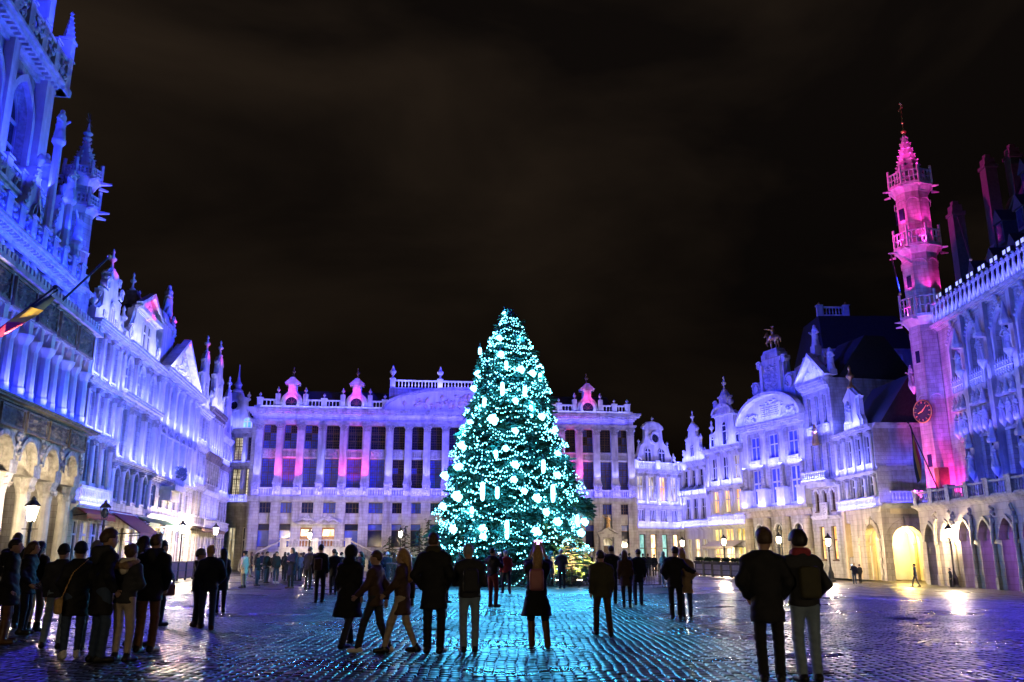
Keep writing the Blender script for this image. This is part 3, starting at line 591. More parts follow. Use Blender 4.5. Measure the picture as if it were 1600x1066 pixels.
for i, (a, b) in enumerate(bays):
    c = (a+b)/2; w = (b-a)*.31
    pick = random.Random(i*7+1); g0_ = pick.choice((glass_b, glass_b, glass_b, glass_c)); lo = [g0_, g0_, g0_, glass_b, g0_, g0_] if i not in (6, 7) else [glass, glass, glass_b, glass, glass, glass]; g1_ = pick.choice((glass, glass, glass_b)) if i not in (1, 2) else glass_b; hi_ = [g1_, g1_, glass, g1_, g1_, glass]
    window(dk, c-w, c+w, 8.42, 11.4, 'rect', .3, 2, (.5, .72), wood_d, lo, .06, .07, bars=3, sill=.12)
    window(dk, c-w, c+w, 12.45, 14.95, 'rect', .3, 2, (.34, .68), wood_d, hi_, .06, .08, bars=3, sill=.1)
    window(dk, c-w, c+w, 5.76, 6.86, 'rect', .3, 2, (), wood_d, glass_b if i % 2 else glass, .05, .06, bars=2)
    if i in (2, 3):
        dr = MB().box(c-w, c+w, .25, .34, 2.45, 4.3).box(c-w+.1, c+w-.1, .2, .25, 2.6, 3.3).box(c-w+.1, c+w-.1, .2, .25, 3.4, 4.15).build('door', wood_o, dk)
        MB().box(c-w+.15, c+w-.15, .17, .2, 3.45, 4.1).build('pane', glass_shop, dr)
        hd = MB(); hd.box(c-w-.35, c+w+.35, -.75, -.23, 4.62, 4.78); hd.path([(c-w-.5, -.5, 4.78), (c-w*.6, -.55, 5.15), (c, -.55, 4.95), (c+w*.6, -.55, 5.15), (c+w+.5, -.5, 4.78)], .13, 6)
        hd.lumps(c-w*.8, c+w*.8, -.5, 4.85, 5.55, 12, .2, i); hd.build('door_hood', stone, dk)
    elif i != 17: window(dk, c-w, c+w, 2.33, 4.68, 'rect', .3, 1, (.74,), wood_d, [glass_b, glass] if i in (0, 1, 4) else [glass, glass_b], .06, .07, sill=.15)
    if i in (1, 4, 7) or i > 12: balustrade(dk, a+.37, b-.37, 11.48, 12.35, -.12, stone, step=.2, w=.14)
    else: relief(dk, a+.4, b-.4, 11.5, 12.33, -.02, stone_c, i)
    if i in (1, 4): relief(dk, a+.42, b-.42, 7.47, 8.35, -.2, stone_w, i+50)
    elif i == 7: relief(dk, a+.42, b-.42, 7.47, 8.35, -.2, stone_w, 77)
    else: balustrade(dk, a+.42, b-.42, 7.45, 8.35, -.3, stone_w, step=.24, w=.16)
# portal with gilded figure
c = (bays[17][0]+bays[17][1])/2; w = .6
pt = MB().box(c-.95, c-.62, -.5, 0, 0, 3.4).box(c+.62, c+.95, -.5, 0, 0, 3.4).box(c-1.05, c+1.05, -.55, 0, 3.4, 3.62).build('portal', stone, dk); pediment(dk, c, 1.9, 3.7, .55, -.2, stone, .4)
MB().extr([(c-.6, 2.55), (c+.6, 2.55)]+list(reversed(arch_curve(c-.6, c+.6, 2.7, 3.28, 'round', 8))), .2, .25).build('fanlight', glass_soft, pt); MB().box(c-.6, c+.6, .2, .26, 0, 2.5).build('door', wood_d, pt)
statue(dk, c, -.35, 4.3, .75, gold, ('up', 'hip'))
# terrace, stairs
xa, xb = 3.6, 10.4
tr = MB().box(xa, xb, -2.6, -.3, 0, 2.2).build('terrace', stone, dk)
for s, x0 in ((-1, xa), (1, xb)):
    for k in range(9): MB().box(min(x0, x0+s*.42)+s*k*.42, max(x0, x0+s*.42)+s*k*.42, -2.5, -1.0, 0, 2.2-.235*(k+1)).build('step', stone, tr)
    MB().tube((x0, -2.55, 2.95), (x0+s*3.9, -2.55, .95), .09, n=6).tube((x0+s*3.9, -2.55, 0), (x0+s*3.9, -2.55, 1.1), .12, n=6).build('handrail', stone, tr)
balustrade(dk, xa, xb, 2.2, 3.05, -2.5, stone, posts=(xa+.2, xb-.2, (xa+xb)/2), step=.3, w=.2)
# attic, pediment, roof, dormers
cx, hw = 21.95, 8.4
slate_roof(dk, DX0+1.5, DX1-1.5, 17.0, 19.05, 1.2, 11.5, 1.4, hip=.8)
MB().box(cx-hw+.1, cx+hw-.1, 1.0, 6, 16.72, 19.3).build('attic_wall', ashlar, dk)
pediment(dk, cx, 2*hw+.6, 16.75, 2.25, 0, stone, .55, 'arc', tm=plaster, n=0)
g = MB(); rg = random.Random(5)
for i in range(90):
    t = rg.gauss(0, .42)
    if abs(t) > .85: continue
    lim = 2.0*math.sqrt(1-t*t); zz = 16.9+rg.uniform(.05, .8)*lim*(1-.25*abs(t)); g.blob((cx+t*hw, -.06, zz), (rg.uniform(.1, .3), .16, rg.uniform(.1, .42)), 0)
g.build('tympanum_carving', noise_mat('gilt_carving', (.36, .30, .24), (.55, .40, .20), 3, bump=.3), dk)
balustrade(dk, cx-hw+.2, cx+hw-.2, 19.3, 20.3, 1.3, stone_w, posts=[cx-hw+.45, cx-2.75, cx+2.75, cx+hw-.45], step=.36, w=.26)
for x in (cx-hw+.45, cx-2.75, cx+2.75, cx+hw-.45): urn(dk, x, 1.3, 20.45, 1.35, stone_w)
dorm = [D.X(458, 628, 1.5), D.X(558, 628, 1.5), 31.1-.4, D.X(915, 634, 1.5)]
del dorm[2]
edge = [(DX0+.2, cx-hw), (cx+hw, DX1-.2)]
for a, b in edge:
    cuts = [a]+[q for d in dorm if a < d < b for q in (d-1.25, d+1.25)]+[b]
    for q0, q1 in zip(cuts[::2], cuts[1::2]):
        ps = [q0+.3] if q0 == a else []
        if q1 == b: ps = ps+[q1-.3]
        if q1-q0 > 3.2: ps = ps+[(q0+q1)/2]
        balustrade(dk, q0, q1, 16.75, 17.75, .45, stone_w, posts=ps, step=.34, w=.24)
        for p in ps: urn(dk, p, .45, 17.9, .8, stone_w, BALL, 'ball_finial')
dormers = []
for d in dorm:
    zc = 17.35
    half = [(0, 16.72), (1.2, 16.72), (1.2, 17.2)]+[(1.15*math.cos(R(a)), zc+.12+1.1*math.sin(R(a))) for a in (20, 40, 58)]+[(.5, 18.5), (.42, 18.7), (.42, 19.35), (0, 19.35)]
    o = gable(dk, d, .35, 1.5, half, stone, 'dormer', tw=.1); oculus(dk, d, zc, .62, .34, iron, glass, stone, .28)
    q = MB().box(d-.75, d+.75, .2, 1.4, 19.35, 19.55).extr([(d-.85, 19.55), (d+.85, 19.55), (d+.5, 19.85), (d+.2, 20.15), (d, 20.2), (d-.2, 20.15), (d-.5, 19.85)], .2, 1.4).build('dormer_cap', stone, o)
    urn(dk, d, .8, 20.15, 1.0, bronze, FIN, 'finial')
    for s in (-1, 1): urn(dk, d+s*1.45, .5, 18.35, .7, stone, URN); MB().box(d+s*1.45-.25, d+s*1.45+.25, .3, .8, 16.73, 18.35).build('dormer_pier', stone, o)
    dormers.append(d)

# ================================================================== generic guild house
def house(F, x0, x1, name_label, floors, mat=stone, back=9., group=None, roof=None, gf=None, label=None):
    root = empty('guild_house', F.w(x0, 0, 0), F.rot, name_label, 'building'); W = x1-x0; ops = []; zt = floors[-1]['z1']; win = []
    for f in floors:
        n = f['n']; m0 = f.get('m', .35); sp = (W-2*m0)/n; ww = sp*f.get('w', .6)
        for i in range(n):
            c = m0+sp*(i+.5); a = f['z0']+f.get('b', .5); b = f['z1']-f.get('t', .5); k = f.get('k', 'rect')
            ops.append((c-ww/2, c+ww/2, a, b, k)); win.append((f, i, c-ww/2, c+ww/2, a, b, k))
    wall(root, 'wall', 0, W, floors[0]['z0'], zt, ops, mat, 0, .4, back)
    for f, i, a, b, c, d, k in win:
        gl = f.get('g', glass); gl = gl[i % len(gl)] if isinstance(gl, tuple) else gl
        window(root, a, b, c, d, k, f.get('y', .2), f.get('cols', 2), f.get('rows', (.6,)), f.get('fm', stone_w), gl, f.get('fw', .07), f.get('mw', .1), sill=f.get('sill', .12), bars=f.get('bars', 0))
        if k != 'rect' and f.get('av', True): am = MB(); archivolt(am, a, b, spring((a, b, c, d, k)), d, k, .16, -.12, -.001, 8); am.build('archivolt', stone_w, root)
        if f.get('ped'): pediment(root, (a+b)/2, (b-a)*1.25, d+.16, .4, -.1, stone_w, .22, f['ped'])
    for f in floors:
        n = f['n']; m0 = f.get('m', .35); sp = (W-2*m0)/n; z0, z1 = f['z0'], f['z1']
        if f.get('ent', .35): cornice(root, 0, W, z1-f.get('ent', .35), z1, f.get('pr', .3), f.get('em', stone_w), 0, 'string_course', ends=False, dent=f.get('dent', 0))
        if f.get('pil'):
            pw = f['pil']
            for i in range(n+1):
                x = min(max(m0+sp*i, pw*.7), W-pw*.7); pilaster(root, x, pw, z0+f.get('pb', .02), z1-f.get('ent', .35), 0, stone_w, f.get('pp', .18), round_=f.get('rnd', False), cmat=f.get('cm', stone_c))
        if f.get('bal'): h = f['bal']; balustrade(root, .1, W-.1, z0, z0+h, -.28, stone_w, step=.26, w=.16)
        if f.get('pan'):
            for i in range(n): c = m0+sp*(i+.5); relief(root, c-sp*.34, c+sp*.34, z0+.08, z0+f['b']-.12 if 'b' in f else z0+.4, -.01, stone_w, int(c*31), r=.09)
    if roof: slate_roof(root, .1, W-.1, zt, zt+roof, .6, back, roof*.75)
    return root, W
# ================================================================== LEFT ROW of guild houses
L = Fr(plan(125, 45.4), plan(348, 86))
XL = [-2.2, 3.05, 11.7, 24.4, 29.2, 36.0, 41.0]
# first house: three bays, scrolled gable
h1, W = house(L, XL[0], XL[1], 'narrow lit guild house with three bays and a scrolled gable beside the gothic arcade building', [
    dict(z0=0, z1=4.0, n=3, w=.78, b=.9, t=.75, fm=wood_w, rows=(.72,), g=(glass, glass_soft, glass), ent=.3),
    dict(z0=4.0, z1=7.75, n=3, w=.5, b=1.2, t=.55, pil=.34, rnd=True, bal=.95, pb=.95, cols=1, rows=(.6,), g=glass, pr=.45),
    dict(z0=7.75, z1=10.5, n=3, w=.62, b=.3, t=.6, pil=.3, pp=.14, rows=(.62,), pr=.35),
    dict(z0=10.5, z1=13.6, n=3, w=.62, b=.4, t=.65, pil=.3, pp=.14, rows=(.62,), ent=.45, pr=.5, dent=.3)], ashlar, roof=2.4)
gb = gable(h1, W/2, .0, .5, [(0, 13.6), (2.5, 13.6), (2.45, 14.2), (2.0, 14.3), (1.55, 14.6), (1.5, 15.3), (1.62, 15.5), (.9, 15.55), (.75, 15.8), (.7, 16.4), (.9, 16.6), (.5, 16.9), (0, 17.0)], stone_w)
window(h1, W/2-.38, W/2+.38, 13.8, 15.2, 'round', -.05, 2, (), stone_w, glass)
for s in (-1, 1):
    relief(h1, W/2+s*1.05-.3, W/2+s*1.05+.3, 14.0, 14.4, -.02, stone_c, 3, frame=False)
    volute(h1, W/2+s*1.25, 15.9, .38, .3, stone_w, s); volute(h1, W/2+s*.72, 16.45, .28, .3, stone_w, s); urn(h1, W/2+s*2.25, .25, 14.2, .8, stone_w)
urn(h1, W/2, .25, 17.0, 1.0, stone_w, FIN, 'finial')
# second house: pediment gable with pink light
h2, W = house(L, XL[1], XL[2], 'wide guild house with a triangular pediment on a curved gable and a wine red awning', [
    dict(z0=0, z1=3.9, n=4, w=.8, b=.25, t=.8, fm=wood_w, rows=(.74,), g=(glass_shop, glass_soft, glass_shop, glass_soft), ent=.3),
    dict(z0=3.9, z1=6.9, n=4, w=.46, b=.75, t=.5, k='round', fm=stone, g=(glass, glass_soft, glass, glass), pil=.36, rnd=True, pb=.5, ent=.3, pr=.35),
    dict(z0=6.9, z1=10.7, n=3, w=.4, b=.25, t=.75, pil=.5, rows=(.68,), pp=.25, pr=.6, ent=.5, fm=stone_w),
    dict(z0=10.7, z1=13.7, n=3, w=.36, b=.35, t=.75, k='round', pil=.42, ent=.5, pr=.6, dent=.3)], ashlar, roof=2.6)
gb = gable(h2, W/2, 0, .55, [(0, 13.7), (4.1, 13.7), (3.9, 14.3), (3.3, 14.5), (2.75, 15.0), (2.4, 15.6), (2.3, 16.2), (0, 16.2)], stone_w)
for k in (-1, 1): window(h2, W/2+k*.5-.36, W/2+k*.5+.36, 13.9, 15.7, 'rect', -.05, 1, (.66,), stone_w, glass)
cornice(h2, W/2-2.4, W/2+2.4, 16.0, 16.3, .35, stone_w); pediment(h2, W/2, 4.8, 16.35, 1.15, 0, stone_w, .4, tm=stone_w, n=10)
for s in (-1, 1): urn(h2, W/2+s*3.85, .3, 14.3, 1.2, stone_w, FIN, 'finial'); volute(h2, W/2+s*3.2, 14.5, .5, .3, stone_w, s)
MB().taper(W/2-.5, W/2+.5, .6, 1.4, 16.9, 17.9, .8).build('chimney', stone_d, h2); urn(h2, W/2-.3, 1.0, 17.9, .9, stone_w, FIN, 'finial'); urn(h2, W/2+1.3, 1.0, 17.2, .9, stone_w, FIN, 'finial')
# third house: wide with colossal pilasters, pediment and crowning statue
h3, W = house(L, XL[2], XL[3], 'broad guild house with tall pilasters, a triangular pediment and a raised arm statue on top', [
    dict(z0=0, z1=4.2, n=6, w=.74, b=.2, t=.9, fm=wood_w, rows=(.74,), g=(glass_shop, glass_warm, glass_soft, glass_shop, glass, glass_soft), ent=.3),
    dict(z0=4.2, z1=6.7, n=6, w=.5, b=.5, t=.6, k='rect', g=(glass, glass, glass_soft, glass, glass, glass), ent=.35, pr=.5),
    dict(z0=6.7, z1=10.2, n=6, w=.46, b=.45, t=.75, rows=(.64,), g=(glass, glass_yel, glass, glass, glass, glass), ent=.0, ped='tri'),
    dict(z0=10.2, z1=14.0, n=6, w=.46, b=.7, t=1.2, rows=(.6,), ent=.6, pr=.75, dent=.35)], ashlar, roof=2.5)
for i in range(7): pilaster(h3, min(max(W/6*i, .4), W-.4), .55, 6.75, 13.35, 0, stone_w, .3, cmat=stone_w)
pediment(h3, W/2-.6, 9.6, 14.05, 2.9, 0, stone_w, .55, tm=stone_w, n=34, seed=4)
a = MB().box(2.0, 5.2, .6, 2.4, 14.0, 17.6).box(1.9, 5.3, .5, 2.5, 17.6, 17.9).taper(2.4, 4.8, .7, 2.3, 17.9, 18.7, .7).build('attic_block', stone_w, h3)
for x in (2.2, 5.0): urn(h3, x, 1.2, 17.9, 1.1, stone_w)
MB().taper(4.2, 5.6, .6, 2., 17.0, 18.9, .55).lumps(4.2, 5.6, .6, 17.0, 18.8, 16, .25, 8).build('statue_base', stone_c, h3)
statue(h3, 4.9, 1.2, 18.8, 1.35, stone_w, ('hip', 'up'), rot=R(20))
balc = MB().box(3.0, 6.2, -1.0, 0, 5.9, 6.15).box(3.2, 3.5, -.7, 0, 5.2, 5.9).box(5.7, 6.0, -.7, 0, 5.2, 5.9).build('balcony', stone_w, h3); balustrade(h3, 3.05, 6.15, 6.15, 7.0, -.9, stone_w, step=.28); MB().lumps(3.1, 6.1, -.95, 6.7, 7.7, 90, .13, 3, 1.4).build('balcony_plants', noise_mat('balcony_greenery', (.05, .09, .05), (.3, .34, .36), 14, bump=0), h3, kind='stuff')
# the last houses of the row
def gab1(root, W, z, h, seed, mat=stone_w):
    k = W/2*.86; g = gable(root, W/2, 0, .45, [(0, z), (k, z), (k*.95, z+h*.12), (k*.72, z+h*.18), (k*.6, z+h*.34), (k*.58, z+h*.55), (k*.68, z+h*.6), (k*.36, z+h*.66), (k*.3, z+h*.82), (k*.4, z+h*.86), (k*.18, z+h*.98), (0, z+h)], mat)
    window(root, W/2-.4, W/2+.4, z+h*.12, z+h*.48, 'round', -.04, 2, (), stone_w, glass)
    for s in (-1, 1): volute(root, W/2+s*k*.74, z+h*.26, k*.16, .3, mat, s); urn(root, W/2+s*k*.93, .2, z+h*.12, .85, mat)
    urn(root, W/2, .2, z+h, 1.2, mat, FIN, 'finial'); return g
h4, W = house(L, XL[3], XL[4], 'slender guild house with stacked windows beside the broad pedimented house', [
    dict(z0=0, z1=4.0, n=3, w=.7, b=.2, t=.8, fm=wood_w, rows=(.74,), g=(glass_shop, glass_soft, glass_shop), ent=.3),
    dict(z0=4, z1=7.2, n=3, w=.66, b=.7, t=.5, rows=(.6,)), dict(z0=7.2, z1=10.4, n=3, w=.66, b=.7, t=.5, rows=(.6,), pan=1), dict(z0=10.4, z1=13.4, n=3, w=.66, b=.6, t=.6, rows=(.6,), ent=.5, pr=.5)], ashlar, roof=2.5)
gab1(h4, W, 13.4, 5.0, 1)
h5, W = house(L, XL[4], XL[5], 'tall guild house with brown bands between long window rows and an urn topped gable', [
    dict(z0=0, z1=3.9, n=4, w=.7, b=.2, t=.8, fm=wood_w, rows=(.74,), g=(glass_shop, glass_soft, glass_soft, glass_shop), ent=.3),
    dict(z0=3.9, z1=7.0, n=6, w=.66, b=.8, t=.4, cols=1, bal=.7), dict(z0=7.0, z1=10.3, n=6, w=.66, b=.6, t=.8, cols=1, ent=.75, em=stone_d, pr=.25), dict(z0=10.3, z1=14.2, n=6, w=.66, b=.7, t=.9, cols=1, pil=.24, ent=.8, em=stone_d, pr=.4)], ashlar, roof=2.5)
gab1(h5, W, 14.2, 5.2, 2)
h6, W = house(L, XL[5], XL[6], 'last guild house of the left row standing back by the side lane', [
    dict(z0=0, z1=3.9, n=3, w=.66, b=.2, t=.8, fm=wood_w, g=(glass_shop, glass_soft, glass), ent=.3), dict(z0=3.9, z1=6.9, n=3, w=.66, b=.7, t=.5, bal=.6), dict(z0=6.9, z1=9.9, n=3, w=.66, b=.6, t=.6, em=stone_d, ent=.5), dict(z0=9.9, z1=12.6, n=3, w=.66, b=.6, t=.6, ent=.5)], ashlar, roof=2)
gab1(h6, W, 12.6, 4.6, 3)
# corner house between the left row and the mansion
LC = Fr(plan(322, 93.6), plan(397, 93.0)); zc = LC.Z
lc, W = house(LC, 0, LC.L, 'slim corner house with a round eye window and thin spire left of the mansion', [
    dict(z0=0, z1=7.0, n=3, w=.5, b=.2, t=2.6, rows=(.7,), fm=wood_w, g=(glass, glass_soft, glass), ent=.4, pr=.35),
    dict(z0=7.0, z1=11.2, n=3, w=.62, b=.75, t=.6, bal=.8, pil=.4, rows=(.62,), fm=wood_d, g=(glass_soft, glass_soft, glass_soft), bars=2, pr=.5), dict(z0=11.2, z1=14.9, n=3, w=.62, b=.35, t=.9, pil=.4, rows=(.6,), fm=wood_d, g=(glass, glass_soft, glass), bars=2, ent=.5, pr=.6)], ashlar, roof=2)
gx = LC.X(368, 640); q = gx
gable(lc, q, 0, .5, [(0, 14.9), (2.4, 14.9), (2.3, 15.8), (1.6, 16.2), (1.3, 17.0), (1.2, 18.0), (1.5, 18.2), (.8, 18.4), (.6, 18.9), (0, 19.0)], stone_w)
oculus(lc, q-.1, 17.5, .45, -.02, iron, glass, stone_w, .22); window(lc, q-1.25, q-.25, 15.1, 16.7, 'round', -.05, 2, (), wood_w, glass_teal); window(lc, q+1.0, q+2.0, 15.0, 16.2, 'round', -.05, 2, (), wood_w, glass_teal)
MB().lathe([(.5, 0), (.6, .2), (.3, .5), (.45, .9), (.2, 1.3), (.12, 1.8), (.03, 3.2)], q, .25, 19, 10).build('spire', stone_w, lc)
for s in (-1, 1): urn(lc, q+s*1.35, .25, 18.2, .8, stone_w); urn(lc, q+s*2.3, .25, 15.8, .9, stone_w)
# awnings, signs and shop things of the left row
def awning(F, x0, x1, z1, z0, out, mat, label, grp=None):
    m = MB(); m.extr([(0, 0), (1, 0), (1, 1), (0, 1)], 0, 0) if False else None
    v = []; n = 8
    for i in range(n+1):
        x = x0+(x1-x0)*i/n; v += [(x, -.05, z1), (x, -out, z0), (x, -out-.02, z0-.28+.05*(i % 2)), (x, -.05, z1-.06), (x, -out+.05, z0-.05)]
    f = []
    for i in range(n):
        a, b = 5*i, 5*i+5; f += [(a, a+1, b+1, b), (a+1, a+2, b+2, b+1), (a+3, b+3, b+4, a+4)]
    m.add(v, f); P = F.w(0, 0, 0); o = empty('awning', P, F.rot, label, 'awning', grp); m.build('canvas', mat, o)
    MB().tube((x0+.1, -.05, z0-.1), (x0+.1, -out, z0-.02), .03).tube((x1-.1, -.05, z0-.1), (x1-.1, -out, z0-.02), .03).build('arm', iron, o); return o
awning(L, -1.9, 2.9, 3.95, 3.55, .7, red_cloth, 'long orange red shop fascia blind under the first narrow guild house')
awning(L, 3.6, 8.2, 4.0, 2.75, 1.9, wine_cloth, 'sloping wine red awning over the lit shop front')
awning(L, 9.0, 11.4, 4.0, 3.5, 1.0, green_cloth, 'small green awning right of the wine red awning')
awning(L, 12.6, 16.5, 3.9, 3.45, 1.1, green_cloth, 'dark green shop awning with rounded front beneath the balcony')
awning(L, 25.0, 35.5, 3.9, 3.6, 1.0, noise_mat('brown_canvas', (.10, .06, .04), (.16, .09, .06), 4), 'long brown awning below the last houses of the left row')
# ================================================================== LEFT GOTHIC BUILDING (arcade, loggia, tower)
K = Fr((-18.6, 25.9), (-21.2, 42.5)); kh = empty('gothic_arcade_building', K.P0, K.rot, 'ornate gothic building with stone arcade, blue lit loggia and tall tower at the left edge', 'building'); KL = K.L
n = 7; bw = 2.55; ops = []; x = KL-.45
arx = []
for i in range(n): arx.append((x-bw+.38, x-.38)); x -= bw
x0k = -4.0
wall(kh, 'arcade_wall', x0k, KL, 4.7, 7.1, [(a, b, 4.7, 6.1, 'round') for a, b in arx], stone_c, 0, .9)
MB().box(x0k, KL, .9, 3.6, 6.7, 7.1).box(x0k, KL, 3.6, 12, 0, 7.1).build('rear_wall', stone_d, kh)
rb = [noise_mat('green_panel', (.01, .05, .03), (.02, .09, .05), 2, bump=0)]
for i, (a, b) in enumerate(arx):
    am = MB(); archivolt(am, a, b, 5.0 if False else spring((a, b, 4.7, 6.1, 'round')), 6.1, 'round', .2, -.1, -.001, 10); archivolt(am, a+.1, b-.1, spring((a, b, 4.7, 6.1, 'round')), 6.0, 'round', .06, .3, .4, 10); am.build('archivolt', stone_c, kh)
    px = b+.38
    c = MB().lathe([(.46, 0), (.46, .35), (.36, .45), (.36, 1.0), (.31, 1.15), (.27, 3.9), (.3, 4.0)], px, .45, 0, 12).build('column', stone, kh, smooth=False)
    MB().lathe([(.3, 4.0), (.34, 4.2), (.46, 4.5), (.52, 4.7)], px, .45, 0, 8).lumps(px-.4, px+.4, .1, 4.05, 4.65, 10, .12, i).build('capital', stone_c, c)
    d = MB().box(a+.2, b-.2, 3.5, 3.62, .1, 3.6).build('panel', rb[0] if i in (0, 1, 2, 3) else wood_d, kh)
    MB().lumps(px-.35, px+.35, -.1, 5.2, 7.0, 16, .16, i+4).build('carving', stone_c, kh)
    sp = (a+b)/2; relief(kh, a-.25, b+.25, 6.35, 7.2, -.16, stone_d, i+20, r=.14)
cornice(kh, x0k, KL+.0, 7.2, 7.5, .55, stone_d, name='ledge')
wall(kh, 'loggia_wall', x0k, KL, 7.5, 12.3, [(a+.12+(0 if t == 0 else (b-a)/2+.1), a+.12+(0 if t == 0 else (b-a)/2+.1)+(b-a)/2-.32, 7.9, 10.5, 'round') for a, b in arx for t in (0, 1)], ashlar, 1.0, .3, 9)
for i, (a, b) in enumerate(arx):
    wd = (b-a)/2-.32
    for t in (0, 1):
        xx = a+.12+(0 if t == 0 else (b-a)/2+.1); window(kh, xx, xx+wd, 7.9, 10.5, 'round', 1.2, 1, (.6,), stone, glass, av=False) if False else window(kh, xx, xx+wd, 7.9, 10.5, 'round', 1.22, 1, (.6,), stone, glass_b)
    for q, r in ((b+.38, .30), ((a+b)/2, .22)):
        c = MB().lathe([(r*1.4, 7.5), (r*1.4, 7.75), (r*1.15, 7.85), (r*1.15, 8.1), (r, 8.2), (r*.9, 9.9)], q, .35, 0, 10).build('column', stone_w, kh); MB().lathe([(r*.9, 9.9), (r*1.1, 10.05), (r*1.5, 10.25), (r*1.6, 10.35)], q, .35, 0, 8).build('capital', stone_w, c)
        # ribbed fan springing from the column
        f = MB()
        for k in range(7): an = R(-60+20*k); f.path([(q, .35, 10.35), (q+math.sin(an)*.3, .25, 10.75), (q+math.sin(an)*.55, .05, 11.1)], [.06, .055, .04], 4)
        f.box(q-r*.7, q+r*.7, .05, .5, 10.35, 11.2).blob((q, .05, 11.3), (.13, .14, .3), 1); f.build('fan_vault', stone_w, kh)
    MB().box(a-.38, b+.38, 0, 1.0, 10.95, 12.3).build('frieze', stone, kh); relief(kh, a-.2, b+.2, 11.0, 12.2, -.01, stone_d, i+40, r=.15)
MB().box(x0k, KL, -.3, .95, 12.3, 12.5).build('ledge', stone, kh)
m = MB()
for k in range(int((KL-x0k)/.38)): m.box(x0k+k*.38, x0k+k*.38+.2, -.3, -.05, 12.5, 12.78)
m.build('battlement', stone_w, kh, kind='stuff')
# second storey with shell niches, pierced parapet
MB().box(x0k, KL-1.3, 1.3, 9, 12.3, 14.2).build('upper_wall', ashlar, kh)
for i, (a, b) in enumerate(arx):
    for q in (a+.1, (a+b)/2+.1):
        s = MB(); s.lathe([(.34, 12.5), (.34, 13.1), (.4, 13.15), (.36, 13.2), (.36, 13.5), (.26, 13.8), (.05, 14.0)], q, 1.0, 0, 9); s.build('shell_niche', stone_w, kh)
cornice(kh, x0k, KL-1.0, 14.0, 14.5, .7, stone_w, 1.0, dent=.35)
balustrade(kh, x0k, KL-1.2, 14.5, 15.5, .7, stone, posts=[KL-1.6-1.28*k for k in range(14)], step=.5, w=.2)
for k in range(8): MB().lumps(KL-2.7-k*1.28*1, KL-1.9-k*1.28*1, .55, 14.6, 15.5, 9, .14, k).build('carving', stone_c, kh)
slate_roof(kh, x0k, KL-1.5, 14.5, 22, 1.6, 12, 4.6, hip=.0)
for k in (0, 1):   # dormer gables on the roof
    xx = KL-3.4-3.2*k; d = MB().extr([(xx-.9, 14.6), (xx+.9, 14.6), (xx+.9, 16.4), (xx, 18.6), (xx-.9, 16.4)], 1.2, 4).build('dormer', stone_w, kh); window(kh, xx-.45, xx+.45, 14.9, 16.8, 'point', 1.12, 2, (), stone_w, glass)
    c = MB(); crockets(c, (xx-.9, 1.25, 16.4), (xx, 1.25, 18.6), 6, .13); crockets(c, (xx+.9, 1.25, 16.4), (xx, 1.25, 18.6), 6, .13); c.blob((xx, 1.25, 18.9), (.2, .2, .35)); c.build('crockets', stone_w, kh, kind='stuff')
# column statues on the parapet
for xx, zz, hh, arm in ((KL-4.1, 15.5, 2.6, ('hip', 'up')), (KL-2.55, 15.5, .9, ('up', 'down')), (KL-6.3, 15.5, 4.6, ('hip', 'fwd'))):
    MB().lathe([(.3, 0), (.3, .2), (.2, .3), (.19, hh-.3), (.32, hh-.1), (.32, hh)], xx, .7, zz, 8).build('statue_column', stone_w, kh); statue(kh, xx, .7, zz+hh, .85, bronze if False else stone_w, arm)
# corner turret
tx, ty = KL-.9, 1.4
MB().lathe([(.7, 12.3), (1.05, 13.2), (1.1, 14.4), (.9, 15.0)], tx, ty, 0, 8).lumps(tx-1.0, tx+1.0, ty-.8, 12.6, 14.6, 24, .2, 9).build('turret_base', stone_c, kh)
m = MB(); octag(m, tx, ty, .76, 14.8, 18.8); octag(m, tx, ty, .64, 18.8, 20.5); m.build('turret', ashlar, kh)
for z0, z1, r in ((15.0, 15.3, .98), (16.4, 16.5, .82)): MB().lathe([(r*.8, z0), (r, z0+.1), (r, z1), (r*.8, z1+.05)], tx, ty, 0, 8).build('turret_band', stone_w, kh)
gallery(kh, tx, ty, 1.0, 18.9, 19.5, stone_w, .5); gallery(kh, tx, ty, .95, 20.5, 21.0, stone_w, .5)
spire(kh, tx, ty, .74, 20.8, 22.8, stone_w, 6)
v = MB()
for k in range(8): a = R(45*k); v.tube((tx, ty, 23.8), (tx+.5*math.cos(a), ty, 23.8+.5*math.sin(a)), .03, .015, 4)
v.build('star_vane', iron, kh)
# great tower at the frame's edge
c0, c1 = KL-13.0, KL-4.9; yt0 = 2.4
wall(kh, 'tower_wall', c0, c1, 14.5, 24.0, [(c1-3.2, c1-.9, 17.9, 22.6, 'point'), (c1-6.6, c1-4.3, 17.9, 22.6, 'point')], stone_c, yt0, .7, 10)
for a in (c1-3.2, c1-6.6):
    window(kh, a, a+2.3, 17.9, 22.6, 'point', yt0+.45, 3, (.3, .6), stone, glass, .1, .16); am = MB(); s = spring((a, a+2.3, 17.9, 22.6, 'point')); archivolt(am, a, a+2.3, s, 22.6, 'point', .28, yt0-.25, yt0-.001, 10); am.box(a-.28, a, yt0-.25, yt0-.001, 17.9, s).box(a+2.3, a+2.58, yt0-.25, yt0-.001, 17.9, s); am.build('archivolt', stone_w, kh)
